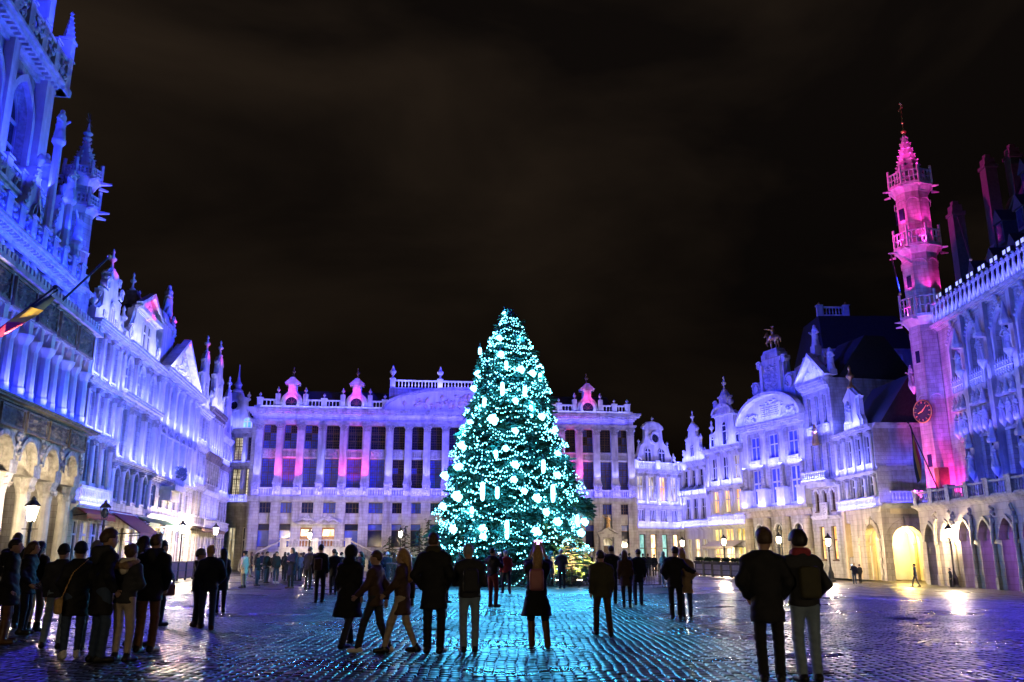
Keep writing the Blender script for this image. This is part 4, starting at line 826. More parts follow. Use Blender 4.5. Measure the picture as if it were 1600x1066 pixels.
# side wall of the tower, turned to the camera's right
MB().box(c1-.5, c1+.45, yt0-.5, yt0+.45, 14.5, 25.2).box(c1-4.1, c1-3.5, yt0-.4, yt0+.1, 14.5, 24).build('buttress', stone_w, kh)
for z, h in ((16.3, 17.6), (23.4, 25.2)):
    cornice(kh, c0-.3, c1+.5, z, z+.7, .9, stone_w, yt0, dent=.4); MB().box(c1+.5, c1+1.35, yt0-.9, yt0+7, z+.35, z+.7).build('cornice', stone_w, kh)
    balustrade(kh, c0, c1+1.2, z+.7, h+.35, yt0-.65, stone, posts=[c1+1.0-1.6*k for k in range(5)], step=.5, w=.2)
    MB().lumps(c0, c1+1.2, yt0-.8, z+.8, h+.2, 60, .17, int(z)).build('carving', stone_w, kh)
pinnacle(kh, c1+.9, yt0-.6, 25.2, 28.2, .55, stone_w); statue(kh, c1+.6, yt0-.5, 18.3, 1.1, stone_w, ('fwd', 'down')); pinnacle(kh, c1+.5, yt0-.5, 17.0, 19.2, .5, stone_w)
m = MB(); octag(m, c1-3.6, yt0+4, 4.0, 24, 33, 3.7); m.build('octagon', stone_c, kh)
for k in range(4): xx = c1-.6-1.9*k; MB().box(xx-.3, xx+.3, yt0+.1-.25*abs(k-1.5), yt0+1.2, 25.2, 33).build('buttress', stone_w, kh); relief(kh, xx-1.3, xx-.5, 27.2, 28.4, yt0+.5, stone_w, k)
# poles with flags hang over the arcade
def flag(name, A, B, cols, label, w=.9, l=2.2, drop=1.0, seed=1):
    o = empty(name, A, 0, label, 'flag'); A = np.array(A); d = np.array(B)-A
    MB().tube((0, 0, 0), tuple(d), .05, .035, 8).blob(tuple(d), .1, 1).build('flagpole', iron, o)
    u = -d/np.linalg.norm(d); n_ = 8; k = len(cols)
    for c in range(k):
        v = []; f = []
        for i in range(n_+1):
            for j in range(3):
                t = (c+j/2)/k; s = i/n_; p = d*.98+u*(l*t*(1-.25*s)); sag = drop*s*(.6+.4*(1-t)); wv = .12*math.sin(5*s+4*t+seed)
                v.append(tuple(p+np.array([wv+.15*s, wv*.6, -sag*w*1.6])))
        for i in range(n_):
            for j in range(2): a = i*3+j; f.append((a, a+1, a+4, a+3))
        mb = MB(); mb.add(v, f); mb.build('cloth_stripe', cols[c], o, True)
    return o
# ================================================================== RIGHT ROW
RW = [('E', (27.67, 73.5), (27.88, 66.)), ('S', (26.75, 77.8), (27.67, 73.5)), ('B', (23.40, 86.9), (26.75, 77.8)), ('H2', (21.12, 93.5), (23.40, 86.9)), ('H1', (19.25, 98.5), (21.12, 93.5)), ('H0', (13.2, 95.), (19.25, 98.5))]
FR = {k: Fr(a, b, -.35 if k in 'ESBH2' else -.25) for k, a, b in RW}
# H0: teal lit windows, scrolled gable
F = FR['H0']; h0, W = house(F, 0, F.L, 'guild house with round eyed scroll gable and teal shop windows right of the mansion', [
    dict(z0=0, z1=4.6, n=4, w=.5, b=.2, t=.6, fm=wood_d, rows=(.62,), g=(glass_teal, glass_shop, glass_teal, glass_shop), cols=1, ent=.25),
    dict(z0=4.6, z1=7.1, n=4, w=.52, b=.75, t=.45, rows=(), g=glass, cols=3, ent=.3, pr=.3), dict(z0=7.1, z1=11.0, n=4, w=.56, b=.5, t=.7, g=(glass_soft, glass_soft, glass_warm, glass_soft), pil=.3, pp=.16, rows=(.6,), ent=.4, pr=.45, dent=.3)], ashlar, roof=2.)
for i in range(5): MB().lumps(W/4*i-.2 if i else 0, W/4*i+.2 if i < 4 else W, -.3, 7.0, 7.6, 6, .14, i).build('carving', stone_w, h0)
balustrade(h0, .2, W-.2, 11.0, 11.9, -.1, stone_w, posts=(.4, W/2, W-.4), step=.3)
c = F.X(1024, 700); gable(h0, c, .2, .7, [(0, 11.0), (3.1, 11.0), (3.05, 12.0), (2.6, 12.3), (2.2, 13.0), (2.0, 13.7), (1.5, 14.0), (1.25, 14.6), (1.2, 15.6), (1.45, 15.75), (1.4, 15.95), (.9, 16.3), (0, 16.5)], stone_w)
oculus(h0, c, 14.6, .5, .2, iron, glass, stone_w, .24)
for s in (-1, 1): window(h0, c+s*1.0-.5, c+s*1.0+.5, 11.9, 13.5, 'round', .15, 2, (), stone_w, glass); urn(h0, c+s*2.9, .4, 12.0, 1.0, stone_w); urn(h0, c+s*2.05, .4, 13.8, .85, stone_w, BALL, 'ball_finial'); oculus(h0, c+s*2.45, 12.0, .22, .15, iron, glass, stone_w, .12)
urn(h0, c, .4, 16.5, .9, stone_w, BALL, 'ball_finial')
# H1
F = FR['H1']; hh1, W = house(F, 0, F.L, 'narrow brownish guild house with flower boxes and a bright white crested gable', [
    dict(z0=0, z1=4.7, n=3, w=.6, b=.2, t=1.2, fm=wood_w, rows=(.66,), g=(glass_soft, glass_shop, glass_soft), ent=.3), dict(z0=4.7, z1=8.2, n=3, w=.62, b=.9, t=.35, rows=(.6,), bal=.75, fm=stone), dict(z0=8.2, z1=11.9, n=3, w=.62, b=.95, t=.9, rows=(.6,), fm=stone, pil=.3, pp=.15, ent=.6, pr=.4)], plaster, roof=2)
gab1(hh1, W, 11.9, 4.2, 5)
for s in (.22, .78): urn(hh1, W*s, .2, 14.0, .8, stone_w)
for i in range(3): MB().box(.35+i*1.55, 1.65+i*1.55, -.45, -.15, 8.75, 9.0).lumps(.35+i*1.55, 1.65+i*1.55, -.3, 8.95, 9.3, 14, .12, i).build('flower_box', noise_mat('window_box_plants%d' % i, (.03, .05, .02), (.10, .10, .10), 9), hh1)
# H2
F = FR['H2']; hh2, W = house(F, 0, F.L, 'guild house with warm lit upper windows, restaurant front and a tall urn topped gable', [
    dict(z0=0, z1=3.0, n=3, w=.8, b=.3, t=.3, fm=wood_w, rows=(.7,), g=(glass_warm, glass_shop, glass_yel), ent=.2), dict(z0=3.0, z1=4.9, n=3, w=.76, b=.25, t=.35, fm=stone, rows=(), g=(glass_yel, glass_warm, glass_yel), ent=.25),
    dict(z0=4.9, z1=8.9, n=3, w=.5, b=1.25, t=.45, bal=.95, rows=(.6,), g=(glass_warm, glass_warm, glass_warm), fm=stone_w, ent=.35, pil=.36, pp=.15), dict(z0=8.9, z1=12.9, n=3, w=.5, b=.6, t=1.0, rows=(.6,), g=(glass, glass, glass_soft), pil=.36, pp=.18, ent=.55, pr=.55, dent=.3)], plaster, roof=2)
c = W/2+.3; gable(hh2, c, .05, .6, [(0, 12.9), (3.1, 12.9), (3.0, 14.4), (2.3, 14.6), (1.8, 14.8), (1.7, 16.0), (1.95, 16.2), (1.9, 16.45), (0, 16.5)], stone_w)
pediment(hh2, c, 3.2, 16.45, .7, 0, stone_w, .35, 'arc'); window(hh2, c-.45, c+.45, 13.1, 15.6, 'round', 0, 1, (.7,), stone_w, glass)
for s in (-1, 1): window(hh2, c+s*2.35-.35, c+s*2.35+.35, 13.1, 14.3, 'round', 0, 1, (), stone_w, glass); volute(hh2, c+s*1.35, 17.5, .5, .3, stone_w, s); urn(hh2, c+s*2.9, .3, 14.4, 1.3, stone_w, FIN, 'finial')
MB().box(c-.7, c+.7, .0, .6, 17.1, 18.1).box(c-.85, c+.85, -.1, .7, 18.1, 18.3).taper(c-.6, c+.6, 0, .6, 18.3, 18.9, .5).build('gable_head', stone_w, hh2); urn(hh2, c, .3, 18.8, 1.3, stone_w, FIN, 'finial')
# B: brewers' house with the horseman
F = FR['B']; br, W = house(F, 0, F.L, 'rich guild house with three tall windows, arched pediment and a gilded horseman on top', [
    dict(z0=0, z1=6.3, n=3, w=.36, b=1.6, t=1.6, k='round', fm=iron, g=(glass, glass_soft, glass), m=.5, ent=.9, pr=.3, em=ashlar_warm, rows=(.5,)),
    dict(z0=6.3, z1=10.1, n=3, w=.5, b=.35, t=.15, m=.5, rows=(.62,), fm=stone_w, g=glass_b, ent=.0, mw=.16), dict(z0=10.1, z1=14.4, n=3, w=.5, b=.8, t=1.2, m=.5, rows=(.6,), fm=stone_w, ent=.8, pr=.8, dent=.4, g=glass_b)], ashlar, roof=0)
sp = (W-1)/3
MB().box(-.2, W+.2, -.7, 0, 6.02, 6.32).build('balcony_slab', stone, br)
for i in range(4):
    x = .5+sp*i; MB().box(x-.55, x+.55, -.7, 0, 6.33, 8.0).box(x-.62, x+.62, -.78, 0, 7.85, 8.05).build('pedestal', stone_w, br); c_ = MB().lathe([(.3, 8.05), (.3, 8.3), (.22, 8.4), (.24, 9.0), (.2, 9.2), (.22, 10.3)], x, -.35, 0, 10).lumps(x-.25, x+.25, -.5, 8.2, 10.2, 14, .13, i).build('carved_column', stone_c, br)
    pilaster(br, x, .6, 8.05, 13.6, 0, stone_w, .12, base=False, cmat=stone_w); pilaster(br, x, .95, 0, 5.35, 0, ashlar_warm, .45, cap=False, round_=True)
for i in range(3): c = .5+sp*(i+.5); relief(br, c-.8, c+.8, 10.05, 10.8, -.05, stone_w, i, frame=False, r=.14)
pediment(br, W/2, W-.2, 14.45, 2.5, 0, stone_w, .7, 'arc', tm=plaster, n=40, seed=9)
for s in (-1, 1): MB().lumps(W/2+s*3.2-.9, W/2+s*3.2+.9, -.15, 14.6, 15.6, 22, .26, 5).build('carving', stone_c, br)
ins = MB().box(W/2-1.7, W/2+1.7, -.1, 0, 14.75, 16.1).build('inscription_panel', stone_w, br)
for k in range(5): 
    l = MB(); rg = random.Random(k); x = W/2-1.4
    while x < W/2+1.3: w_ = rg.uniform(.08, .22); l.box(x, x+w_, -.12, -.101, 15.0+k*.2, 15.09+k*.2); x += w_+.07
    l.build('inscription_line', stone_d, br, kind='stuff')
gable(br, W/2, .5, 1.3, [(0, 14.6), (4.6, 14.6), (4.5, 15.8), (3.9, 16.2), (3.3, 16.6), (3.1, 17.6), (2.4, 17.9), (1.9, 18.3), (1.75, 20.2), (1.95, 20.4), (1.9, 20.7), (0, 20.7)], stone, trim=stone_w)
for s in (-1, 1):
    volute(br, W/2+s*2.6, 18.0, .75, .9, stone_w, s, .5); volute(br, W/2+s*1.9, 20.3, .45, .9, stone_w, s, .5); statue(br, W/2+s*4.3, .7, 15.4, 1.1, stone_w, ('hip', 'fwd'), s > 0); MB().lathe([(.5, 0), (.42, .3), (.4, 1.6), (.5, 1.8)], W/2+s*3.0, .9, 17.0, 10).build('drum', stone, br)
MB().lumps(W/2-1.5, W/2+1.5, .45, 17.2, 20.2, 60, .24, 12).box(W/2-1.6, W/2-1.2, .2, .5, 17.2, 20.2).box(W/2+1.2, W/2+1.6, .2, .5, 17.2, 20.2).build('trophy_carving', stone_w, br)
MB().box(W/2-1.3, W/2+1.3, .3, 1.5, 20.7, 21.2).taper(W/2-1.2, W/2+1.2, .35, 1.45, 21.2, 21.6, .85).build('statue_base', stone_c, br)
slate_roof(br, .3, W-.3, 14.4, 18.5, 1.5, 9, 3)
def horse(P):   # along +x
    d = su(.18, rcone(P, (-.7, 0, 1.35), (.55, 0, 1.4), .36, .36), rcone(P, (.6, 0, 1.5), (1.05, 0, 2.05), .27, .17)); d = smin(d, rcone(P, (1.05, 0, 2.1), (1.5, 0, 1.85), .15, .09), .06)
    d = su(.05, d, rcone(P, (1.0, .07, 2.2), (1.0, .09, 2.4), .05, .02), rcone(P, (1.0, -.07, 2.2), (1.0, -.09, 2.4), .05, .02))
    for s, q in ((1, ((.6, 1.2), (.95, 1.0), (.75, .55))), (-1, ((.5, 1.2), (.6, .6), (.58, .05))), (1, ((-.75, 1.25), (-.6, .75), (-.85, .4))), (-1, ((-.75, 1.25), (-.55, .75), (-.75, .38)))):
        (a, b), (c, e), (g_, h) = q; d = su(.05, d, rcone(P, (a, s*.18, b), (c, s*.2, e), .17, .1), rcone(P, (c, s*.2, e), (g_, s*.2, h), .09, .065))
        if a < 0: d = smin(d, rcone(P, (g_, s*.2, h), (g_+.1, s*.2, .05), .06, .07), .03)
    d = su(.06, d, rcone(P, (-1.0, 0, 1.5), (-1.35, 0, 1.1), .09, .12), rcone(P, (-1.35, 0, 1.1), (-1.4, 0, .6), .12, .03))
    # rider
    d = su(.07, d, rcone(P, (-.05, 0, 1.75), (-.05, 0, 2.35), .2, .23), rcone(P, (-.05, .3, 1.65), (.25, .38, 1.25), .12, .09), rcone(P, (.25, .38, 1.25), (.2, .4, .85), .08, .07), rcone(P, (-.05, -.3, 1.65), (.25, -.38, 1.25), .12, .09), rcone(P, (.25, -.38, 1.25), (.2, -.4, .85), .08, .07))
    return su(.04, d, ell(P, (-.03, 0, 2.72), (.13, .12, .16)), rcone(P, (-.05, 0, 2.4), (-.04, 0, 2.6), .08), rcone(P, (-.05, .25, 2.35), (.4, .5, 2.5), .08, .06), rcone(P, (.4, .5, 2.5), (.9, .5, 2.6), .06, .04), rcone(P, (-.05, -.25, 2.35), (.3, -.3, 1.95), .08, .06), rcone(P, (-.3, 0, 2.75), (.25, 0, 2.82), .07))
hv, hf = sdf_mesh(horse, (-1.7, -.7, -.05), (1.7, .8, 3.0), .06)
link('horseman_statue', np_mesh('horseman', hv, hf, gold), br, loc=(W/2, .9, 21.6), scale=(.86,)*3, rot=(0, 0, math.pi))
# S: the swan house
F = FR['S']; sw, W = house(F, 0, F.L, 'tall slender guild house with rusticated base, gilded centre figure and statues on its pediment', [
    dict(z0=0, z1=5.2, n=2, w=.4, b=1.5, t=.9, fm=wood_d, g=(glass_warm, glass_warm), cols=1, ent=.3), dict(z0=5.2, z1=7.9, n=3, w=.5, b=.4, t=.5, k='round', fm=wood_d, ent=.35, pr=.4),
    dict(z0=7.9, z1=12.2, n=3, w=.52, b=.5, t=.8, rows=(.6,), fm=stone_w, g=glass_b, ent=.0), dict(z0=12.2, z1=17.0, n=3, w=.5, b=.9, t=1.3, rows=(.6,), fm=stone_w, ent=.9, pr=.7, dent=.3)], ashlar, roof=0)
pediment(sw, W/2, W, 17.1, 2.2, 0, stone_w, .6, tm=stone_w, n=14, seed=3)
for x, z in ((0.1, 17.2), (W/2, 19.5), (W-.1, 17.2)): statue(sw, x, .4, z, 1.15, stone_w, ('hip', 'fwd'), x > 2, ped=.7 if x in (W/2,) else .4)
statue(sw, W/2, -.45, 11.3, 1.0, gold, ('hip', 'fwd')); relief(sw, .4, 1.4, 12.3, 13.0, 0, stone_w, 3); relief(sw, W-1.4, W-.4, 12.3, 13.0, 0, stone_w, 4)
MB().box(.3, W-.3, -1.1, 0, 7.9, 8.15).box(.6, W-.6, -.8, 0, 7.6, 7.9).build('balcony', stone_w, sw); balustrade(sw, .4, W-.4, 8.15, 8.95, -.95, stone_w, step=.28); relief(sw, W/2-.55, W/2+.55, 4.9, 6.3, -.15, stone_w, 8); 
for k in range(5): MB().box(W/2-1.3, W/2+.1+0*k, -1.9+.32*k, -1.58+.32*k, -.1, .2*(k+1)).build('door_step', stone, sw)
slate_roof(sw, .1, W-.1, 17, 21, 1.0, 9, 3)
# E: the star house, front, arcaded flank
F = FR['E']; st, W = house(F, 0, F.L, 'corner house with a yellow lit arcade beside the town hall turret', [
    dict(z0=5.4, z1=8.2, n=4, w=.56, b=.9, t=.3, bal=.8, pil=.3, rnd=True, pb=.8, rows=(.6,), g=glass, fm=stone_w, ent=.25), dict(z0=8.2, z1=11.8, n=4, w=.56, b=.6, t=.8, pil=.3, rnd=True, rows=(.6,), g=glass, fm=stone_w, ent=.5, pr=.4)], ashlar, back=8.)
aw = wall(st, 'arcade_wall', 0, W, 0, 5.4, [(W-3.0, W-.9, 0, 4.15, 'round'), (.6, 1.7, 1.7, 4.4, 'rect')], ashlar_warm, 0, .7)
window(st, .6, 1.7, 1.7, 4.4, 'rect', .3, 1, (.7,), wood_d, glass_warm); MB().box(0, W-3.6, .7, 8, 0, 5.35).build('core', plaster, st)
yellow_plaster = noise_mat('cream_plaster', (.60, .50, .32), (.70, .60, .40), 2, dirt=(.42, .33, .2), bump=.2)
MB().box(W-3.6, W, .7, 9, 4.9, 5.39).build('vault', yellow_plaster, st)
E2 = Fr(F.w(W, 0, 0)[:2], (F.w(W, 0, 0)[0]+9.0, F.w(W, 0, 0)[1]+.5), -.35); fl = empty('flank', (W, 0, 0), E2.rot-F.rot); fl.parent = st
a0, a1 = E2.X(1395, 860), E2.X(1446, 860); za = E2.Z(1420, 822)
wall(fl, 'arcade_wall', 0, E2.L, 0, 5.4, [(a0, a1, 0, za, 'round')], ashlar_warm, 0, .7)
am = None
def voussoirs(root, x0, x1, za, n, w):
    zs = spring((x0, x1, 0, za, 'round')); c = (x0+x1)/2; r = (x1-x0)/2
    for i in range(n):
        t0 = math.pi*(i+.04)/n; t1 = math.pi*(i+.96)/n; k = w*(1.5 if i == n//2 else 1.0); p = -.16 if i == n//2 else -.09-.02*(i % 2)
        MB().extr([(c-r*math.cos(t0), zs+r*math.sin(t0)), (c-r*math.cos(t1), zs+r*math.sin(t1)), (c-(r+k)*math.cos(t1), zs+(r+k)*math.sin(t1)), (c-(r+k)*math.cos(t0), zs+(r+k)*math.sin(t0))], p, -.002).build('voussoir', ashlar_warm, root)
    for j in range(int(zs/.42)):
        for xa, xb in ((x0-w*(1 if j % 2 else .7), x0), (x1, x1+w*(1 if j % 2 else .7))): MB().box(xa, xb, -.085, -.002, j*.42+.02, j*.42+.40).build('stone', ashlar_warm, root)
voussoirs(fl, a0, a1, za, 15, .5); voussoirs(st, FR['E'].L-3.0, FR['E'].L-.9, 4.15, 13, .42)
MB().box(0, E2.L, 6.5, 6.8, 0, 5.4).build('passage_back_wall', yellow_plaster, fl); MB().box(a1+.6, a1+.9, .7, 6.5, 0, 5.4).build('passage_side_wall', yellow_plaster, fl)
for k in range(3): MB().box(a0+.8+k*1.15, a0+1.25+k*1.15, 6.2, 6.5, 0, 4.2).build('passage_pilaster', yellow_plaster, fl)
for yy_ in (2.2, 4.2): am = MB(); archivolt(am, a0-.3, a1+.3, spring((a0, a1, 0, za, 'round')), za+.25, 'round', .25, yy_, yy_+.3, 12); am.box(a0-.55, a0-.3, yy_, yy_+.3, 0, 2.6).box(a1+.3, a1+.55, yy_, yy_+.3, 0, 2.6); am.build('vault_rib', yellow_plaster, fl)
MB().box(a0+.1, a0+.7, 6.44, 6.5, 0, 2.3).build('passage_door', wood_o, fl); MB().box(a1-.75, a1-.2, 6.46, 6.5, 1.0, 1.9).build('poster', wood_w, fl)
relief(fl, a0+1.3, a0+2.0, .7, 2.0, 6.45, stone_d, 2)
wn = []
for px, y0, y1 in ((1398, 684, 726), (1397, 741, 785)):
    x = E2.X(px, (y0+y1)/2); w = .72; wn.append((x-w, x+w, E2.Z(px, y1), E2.Z(px, y0), 'rect'))
wn += [(x0+3.4, x1+3.4, a, b, k) for x0, x1, a, b, k in wn]
wall(fl, 'wall', 0, E2.L, 5.4, 11.75, wn, plaster, 0, .4)
MB().box(.4, E2.L, .41, 7.5, 5.41, 11.74).build('core', plaster, fl)
for i, (x0, x1, a, b, k) in enumerate(wn): window(fl, x0, x1, a, b, 'rect', .2, 2, (.6,), wood_w, (glass_soft, [glass_yel, glass, glass, glass], glass, glass)[i], .08, .12, bars=2, sill=.12)
for z, pr in ((5.3, .35), (8.1, .15), (11.4, .45)): cornice(fl, 0, E2.L, z, z+.4, pr, stone_w, -.0, ends=False)
balustrade(fl, .8, 4.6, 5.75, 6.6, -.2, stone_w, step=.26, w=.16)
slate_roof(st, 0, W, 11.75, 15.8, .6, 8, 3, hip=.4)
gx = 3.9; gable(st, gx, -.05, .6, [(0, 11.75), (1.6, 11.75), (1.5, 12.4), (1.15, 12.9), (1.1, 14.2), (1.35, 14.4), (0, 15.3)], stone_w); statue(st, gx, -.25, 12.3, 1.0, stone_w, ('hip', 'down')); urn(st, gx, .2, 15.2, 1.5, gold, FIN, 'finial')
MB().tube((0, 0, 0), (0, 0, .01), .01).v
# grey house behind
G = Fr(plan(1316, 82), plan(1470, 82), -.4); zt = G.Z(1380, 546); gr = empty('rear_house', G.P0, G.rot, 'unlit grey house with dark roof and a white roof balustrade rising behind the corner house', 'building')
wall(gr, 'wall', 0, G.L, 0, zt, [(G.X(p, 555)-.3, G.X(p, 555)+.3, zt-1.6, zt-.6, 'rect') for p in (1351, 1371, 1391)]+[(G.X(1402, 560)-.5, G.X(1402, 560)+.5, zt-2.0, zt-.5, 'rect')], plaster, 0, .3, 9)
for p, w in ((1351, .3), (1371, .3), (1391, .3), (1402, .5)): x = G.X(p, 558); 
cornice(gr, 0, G.L, zt-.3, zt, .3, plaster); cornice(gr, 0, G.L, zt-2.8, zt-2.4, .25, plaster)
zr = G.Z(1330, 497, 3); slate_roof(gr, 0, G.L, zt, zr, 0, 9, 2.2, hip=.6); balustrade(gr, .7, 3.6, zr, zr+1.0, 2.3, stone_w, posts=(.8, 3.5), step=.3)
for x in (.8, 3.5): urn(gr, x, 2.3, zr+1.1, .6, gold, BALL, 'ball_finial')

# ================================================================== TOWN HALL
T = Fr(plan(1448, 62, 915), (26.4+.04*36, 36), -.53); th = empty('town_hall', T.P0, T.rot, 'gothic town hall with warm stone arcade below blue lit statue bands and arched windows', 'building'); TL = T.L
spans = []; x = .25
for k in range(9): spans.append((x+.45, x+2.1)); x += 2.55
wall(th, 'arcade_wall', 0, TL, 0, 5.3, [(a, b, 0, 4.15, 'point') for a, b in spans], ashlar_warm, 0, .9)
MB().box(.0, TL, 4.6, 12, 0, 5.3).build('rear_wall', ashlar_warm, th); MB().box(0, TL, .9, 4.6, 4.6, 5.3).build('arcade_vault', plaster, th)
for i, (a, b) in enumerate(spans):
    am = MB(); s = spring((a, b, 0, 4.15, 'point')); archivolt(am, a, b, s, 4.15, 'point', .16, -.12, -.001, 10); archivolt(am, a+.16, b-.16, s, 4.0, 'point', .1, .35, .6, 10); am.build('archivolt', ashlar_warm, th)
    m = MB().box(b+.05, b+.4, -.22, -.001, 0, .75).lathe([(.16, .75), (.14, .8), (.12, 2.6), (.15, 2.7)], b+.22, -.1, 0, 8); m.build('pier_shaft', ashlar_warm, th)
    m = MB(); g = random.Random(i)
    for k in range(14): m.blob((b+.22+g.uniform(-.4, .4)*(k/14), -.06, 3.0+k*.14), (.11, .12, .14), 0)
    m.tube((b+.22, -.18, 2.7), (b+.22, -.08, 4.2), .10, .14, 6); m.build('carving', ashlar_warm, th)
    dmat = wood_d if i % 2 else wood_o; dr = MB().box(a+.25, b-.25, 4.45, 4.58, 0, 2.5).build('door', dmat, th)
    if i in (1, 2, 4): MB().box(a+.3, a+.5, 4.42, 4.45, 1.2, 1.6).build('notice', wood_w, dr)
cornice(th, 0, TL, 5.1, 5.45, .35, ashlar_warm, name='cornice')
balustrade(th, 0, TL, 5.45, 6.35, -.1, stone_c, posts=[.3]+[.25+2.55*k for k in range(1, 9)], step=.3, w=.24)
MB().box(0, TL, 0, 3, 5.31, 5.5).build('balcony_floor', stone, th)
yw = 2.3
# two storeys of tall pointed windows: low square headed row and upper arch row
WX = [T.X(p, y, yw) for p, y in ((1497, 560), (1526, 545), (1570, 530))]; stp = 2.5
WX = WX[:2]+[WX[2]+i*3.0 for i in range(6)]; HW = [.75, .75]+[1.0]*6
ops = [(c-h, c+h, 13.0, 17.0, 'point') for c, h in zip(WX, HW)]+[(c-h*.85, c+h*.85, 6.3, 9.6, 'rect') for c, h in zip(WX, HW)]
wall(th, 'upper_wall', 1.1, TL+2, 5.5, 18.0, ops, ashlar, yw, .6, 12)
for i, (c, h) in enumerate(zip(WX, HW)):
    s = spring((c-h, c+h, 13, 17, 'point')); window(th, c-h, c+h, 13.0, 17.0, 'point', yw+.4, 2, (.33, .66), stone_w, glass, .09, .16); window(th, c-h*.85, c+h*.85, 6.3, 9.6, 'rect', yw+.4, 2, (.5,), stone_w, glass, .08, .14)
    am = MB(); archivolt(am, c-h, c+h, s, 17.0, 'point', .24, yw-.2, yw-.001, 10); am.box(c-h-.2, c-h, yw-.2, yw-.001, 12.6, s).box(c+h, c+h+.2, yw-.2, yw-.001, 12.6, s); am.build('archivolt', stone_w, th)
    tr = MB(); cv = arch_curve(c-h, c+h, s, 17.0, 'point', 8)
    for k in (-1, 1): tr.path([(c+k*h*.5+h*.42*math.cos(R(a)), yw+.25, 15.55+.35*math.sin(R(a))) for a in range(0, 181, 30)], .06, 5)
    tr.path([(c+.4*h*math.cos(R(a)), yw+.25, 16.1+.4*h*math.sin(R(a))) for a in range(0, 360, 45)], .06, 5, True); tr.build('tracery', stone_w, th)
    og = MB(); crockets(og, (c-h-.2, yw-.25, s+.5), (c, yw-.25, 17.7), 6, .12); crockets(og, (c+h+.2, yw-.25, s+.5), (c, yw-.25, 17.7), 6, .12); og.blob((c, yw-.25, 17.85), (.16, .16, .25)); og.build('crockets', stone_w, th, kind='stuff')
    for k in (-1, 0, 1):   # statue band between the storeys
        if abs(k)*0+c+k*h*.8 > TL+1: continue
        xx = c+k*h*.8; statue(th, xx, yw-.35, 10.15, .72, stone_w, (('hip', 'down'), ('fwd', 'down'), ('down', 'fwd'))[(i+k) % 3], (i+k) % 2 == 0)
        MB().lathe([(.06, 9.75), (.26, 10.05), (.28, 10.14)], xx, yw-.3, 0, 7).build('corbel', stone_w, th)
        cn = MB().lathe([(.28, 11.65), (.3, 11.8), (.2, 11.95), (.04, 12.7)], xx, yw-.32, 0, 6)
        for q in range(4): cn.blob((xx+(-1)**q*.2*(1-q*.2), yw-.45, 11.9+q*.18), .07, 0)
        cn.build('statue_canopy', stone_w, th)
    MB().box(c-h*1.2, c+h*1.2, yw-.12, yw-.001, 9.6, 9.75).box(c-h*1.2, c+h*1.2, yw-.2, yw-.001, 12.55, 12.95).build('string_course', stone_w, th)
    rl = MB()
    for k in range(int(h*2/.3)+1):
        xx = c-h+k*.3; rl.box(xx-.05, xx+.05, yw-.3, yw-.2, 12.95, 13.7); rl.lathe([(.09, 13.7), (.02, 14.1)], xx, yw-.25, 0, 4)
        for q in range(3): rl.blob((xx, yw-.3, 13.1+q*.3), .09, 0)
    rl.box(c-h, c+h, yw-.29, yw-.21, 13.35, 13.42); rl.build('window_parapet', stone_w, th)
bt = [(WX[i]+WX[i+1])/2 for i in range(len(WX)-1)]
for i, x in enumerate(bt):
    b = MB().box(x-.3, x+.3, yw-.5, yw-.001, 5.5, 9.6).box(x-.26, x+.26, yw-.4, yw-.001, 9.6, 13).box(x-.2, x+.2, yw-.3, yw-.001, 13, 18.0).build('buttress', stone, th)
    for z, k in ((7.4, .72), (14.2, .72)):
        statue(th, x, yw-.7, z, k, stone_w, ('hip', 'fwd'), i % 2 == 0); MB().lathe([(.05, z-.6), (.3, z-.15), (.32, z-.02)], x, yw-.65, 0, 7).build('corbel', stone_w, th)
        c = MB().lathe([(.34, z+1.75*k+.25), (.36, z+1.75*k+.5), (.24, z+1.75*k+.7), (.04, z+1.75*k+1.7)], x, yw-.65, 0, 6).lumps(x-.3, x+.3, yw-.9, z+1.75*k+.2, z+1.75*k+.9, 8, .1, i); c.build('statue_canopy', stone_w, th)
cornice(th, 1.1, TL+2, 17.9, 18.35, .5, stone_w, yw, dent=0)
cr = []
for x in np.arange(1.7, TL+2, .62):     # pierced battlement with trefoil uprights
    k = MB(); k.box(x-.05, x+.05, yw-.42, yw-.3, 18.35, 19.7).box(x-.2, x+.2, yw-.42, yw-.3, 19.55, 19.75).tube((x+.31, yw-.36, 18.4), (x+.05, yw-.36, 19.2), .07, n=5).tube((x+.31, yw-.36, 18.4), (x+.57, yw-.36, 19.2), .07, n=5).blob((x, yw-.36, 19.85), .12, 0); k.build('battlement', stone_w, th)
for x in np.arange(1.5, TL+2, 1.6):
    f = MB().box(x-.5, x-.1, yw+.3, yw+.55, 20.4, 20.75).box(x+.05, x+.45, yw+.3, yw+.55, 20.4, 20.75).tube((x-.3, yw+.5, 18.3), (x-.3, yw+.5, 20.4), .03, n=5).tube((x+.25, yw+.5, 18.3), (x+.25, yw+.5, 20.4), .03, n=5).build('floodlight', iron, th)
    MB().box(x-.46, x-.14, yw+.28, yw+.298, 20.44, 20.71).box(x+.09, x+.41, yw+.28, yw+.298, 20.44, 20.71).build('floodlight_lens', flood_glow, f)
MB().add
rf = slate_roof(th, 4.2, TL+4, 18.35, 31.5, yw+1.2, 16, 6.4)
for r_ in range(3):   # rows of dormers on the steep roof
    for k in range(6):
        x = 6+k*2.6+r_*.8; y = yw+1.4+r_*1.75; z = 20.2+r_*3.4; d = MB().box(x-.45, x+.45, y-.7, y+1.5, z-1.0, z+.5).extr([(x-.6, z+.5), (x+.6, z+.5), (x, z+1.5)], y-.85, y+1.5).build('dormer', slate, th); MB().box(x-.3, x+.3, y-.74, y-.702, z-.8, z+.4).build('pane', glass, d)
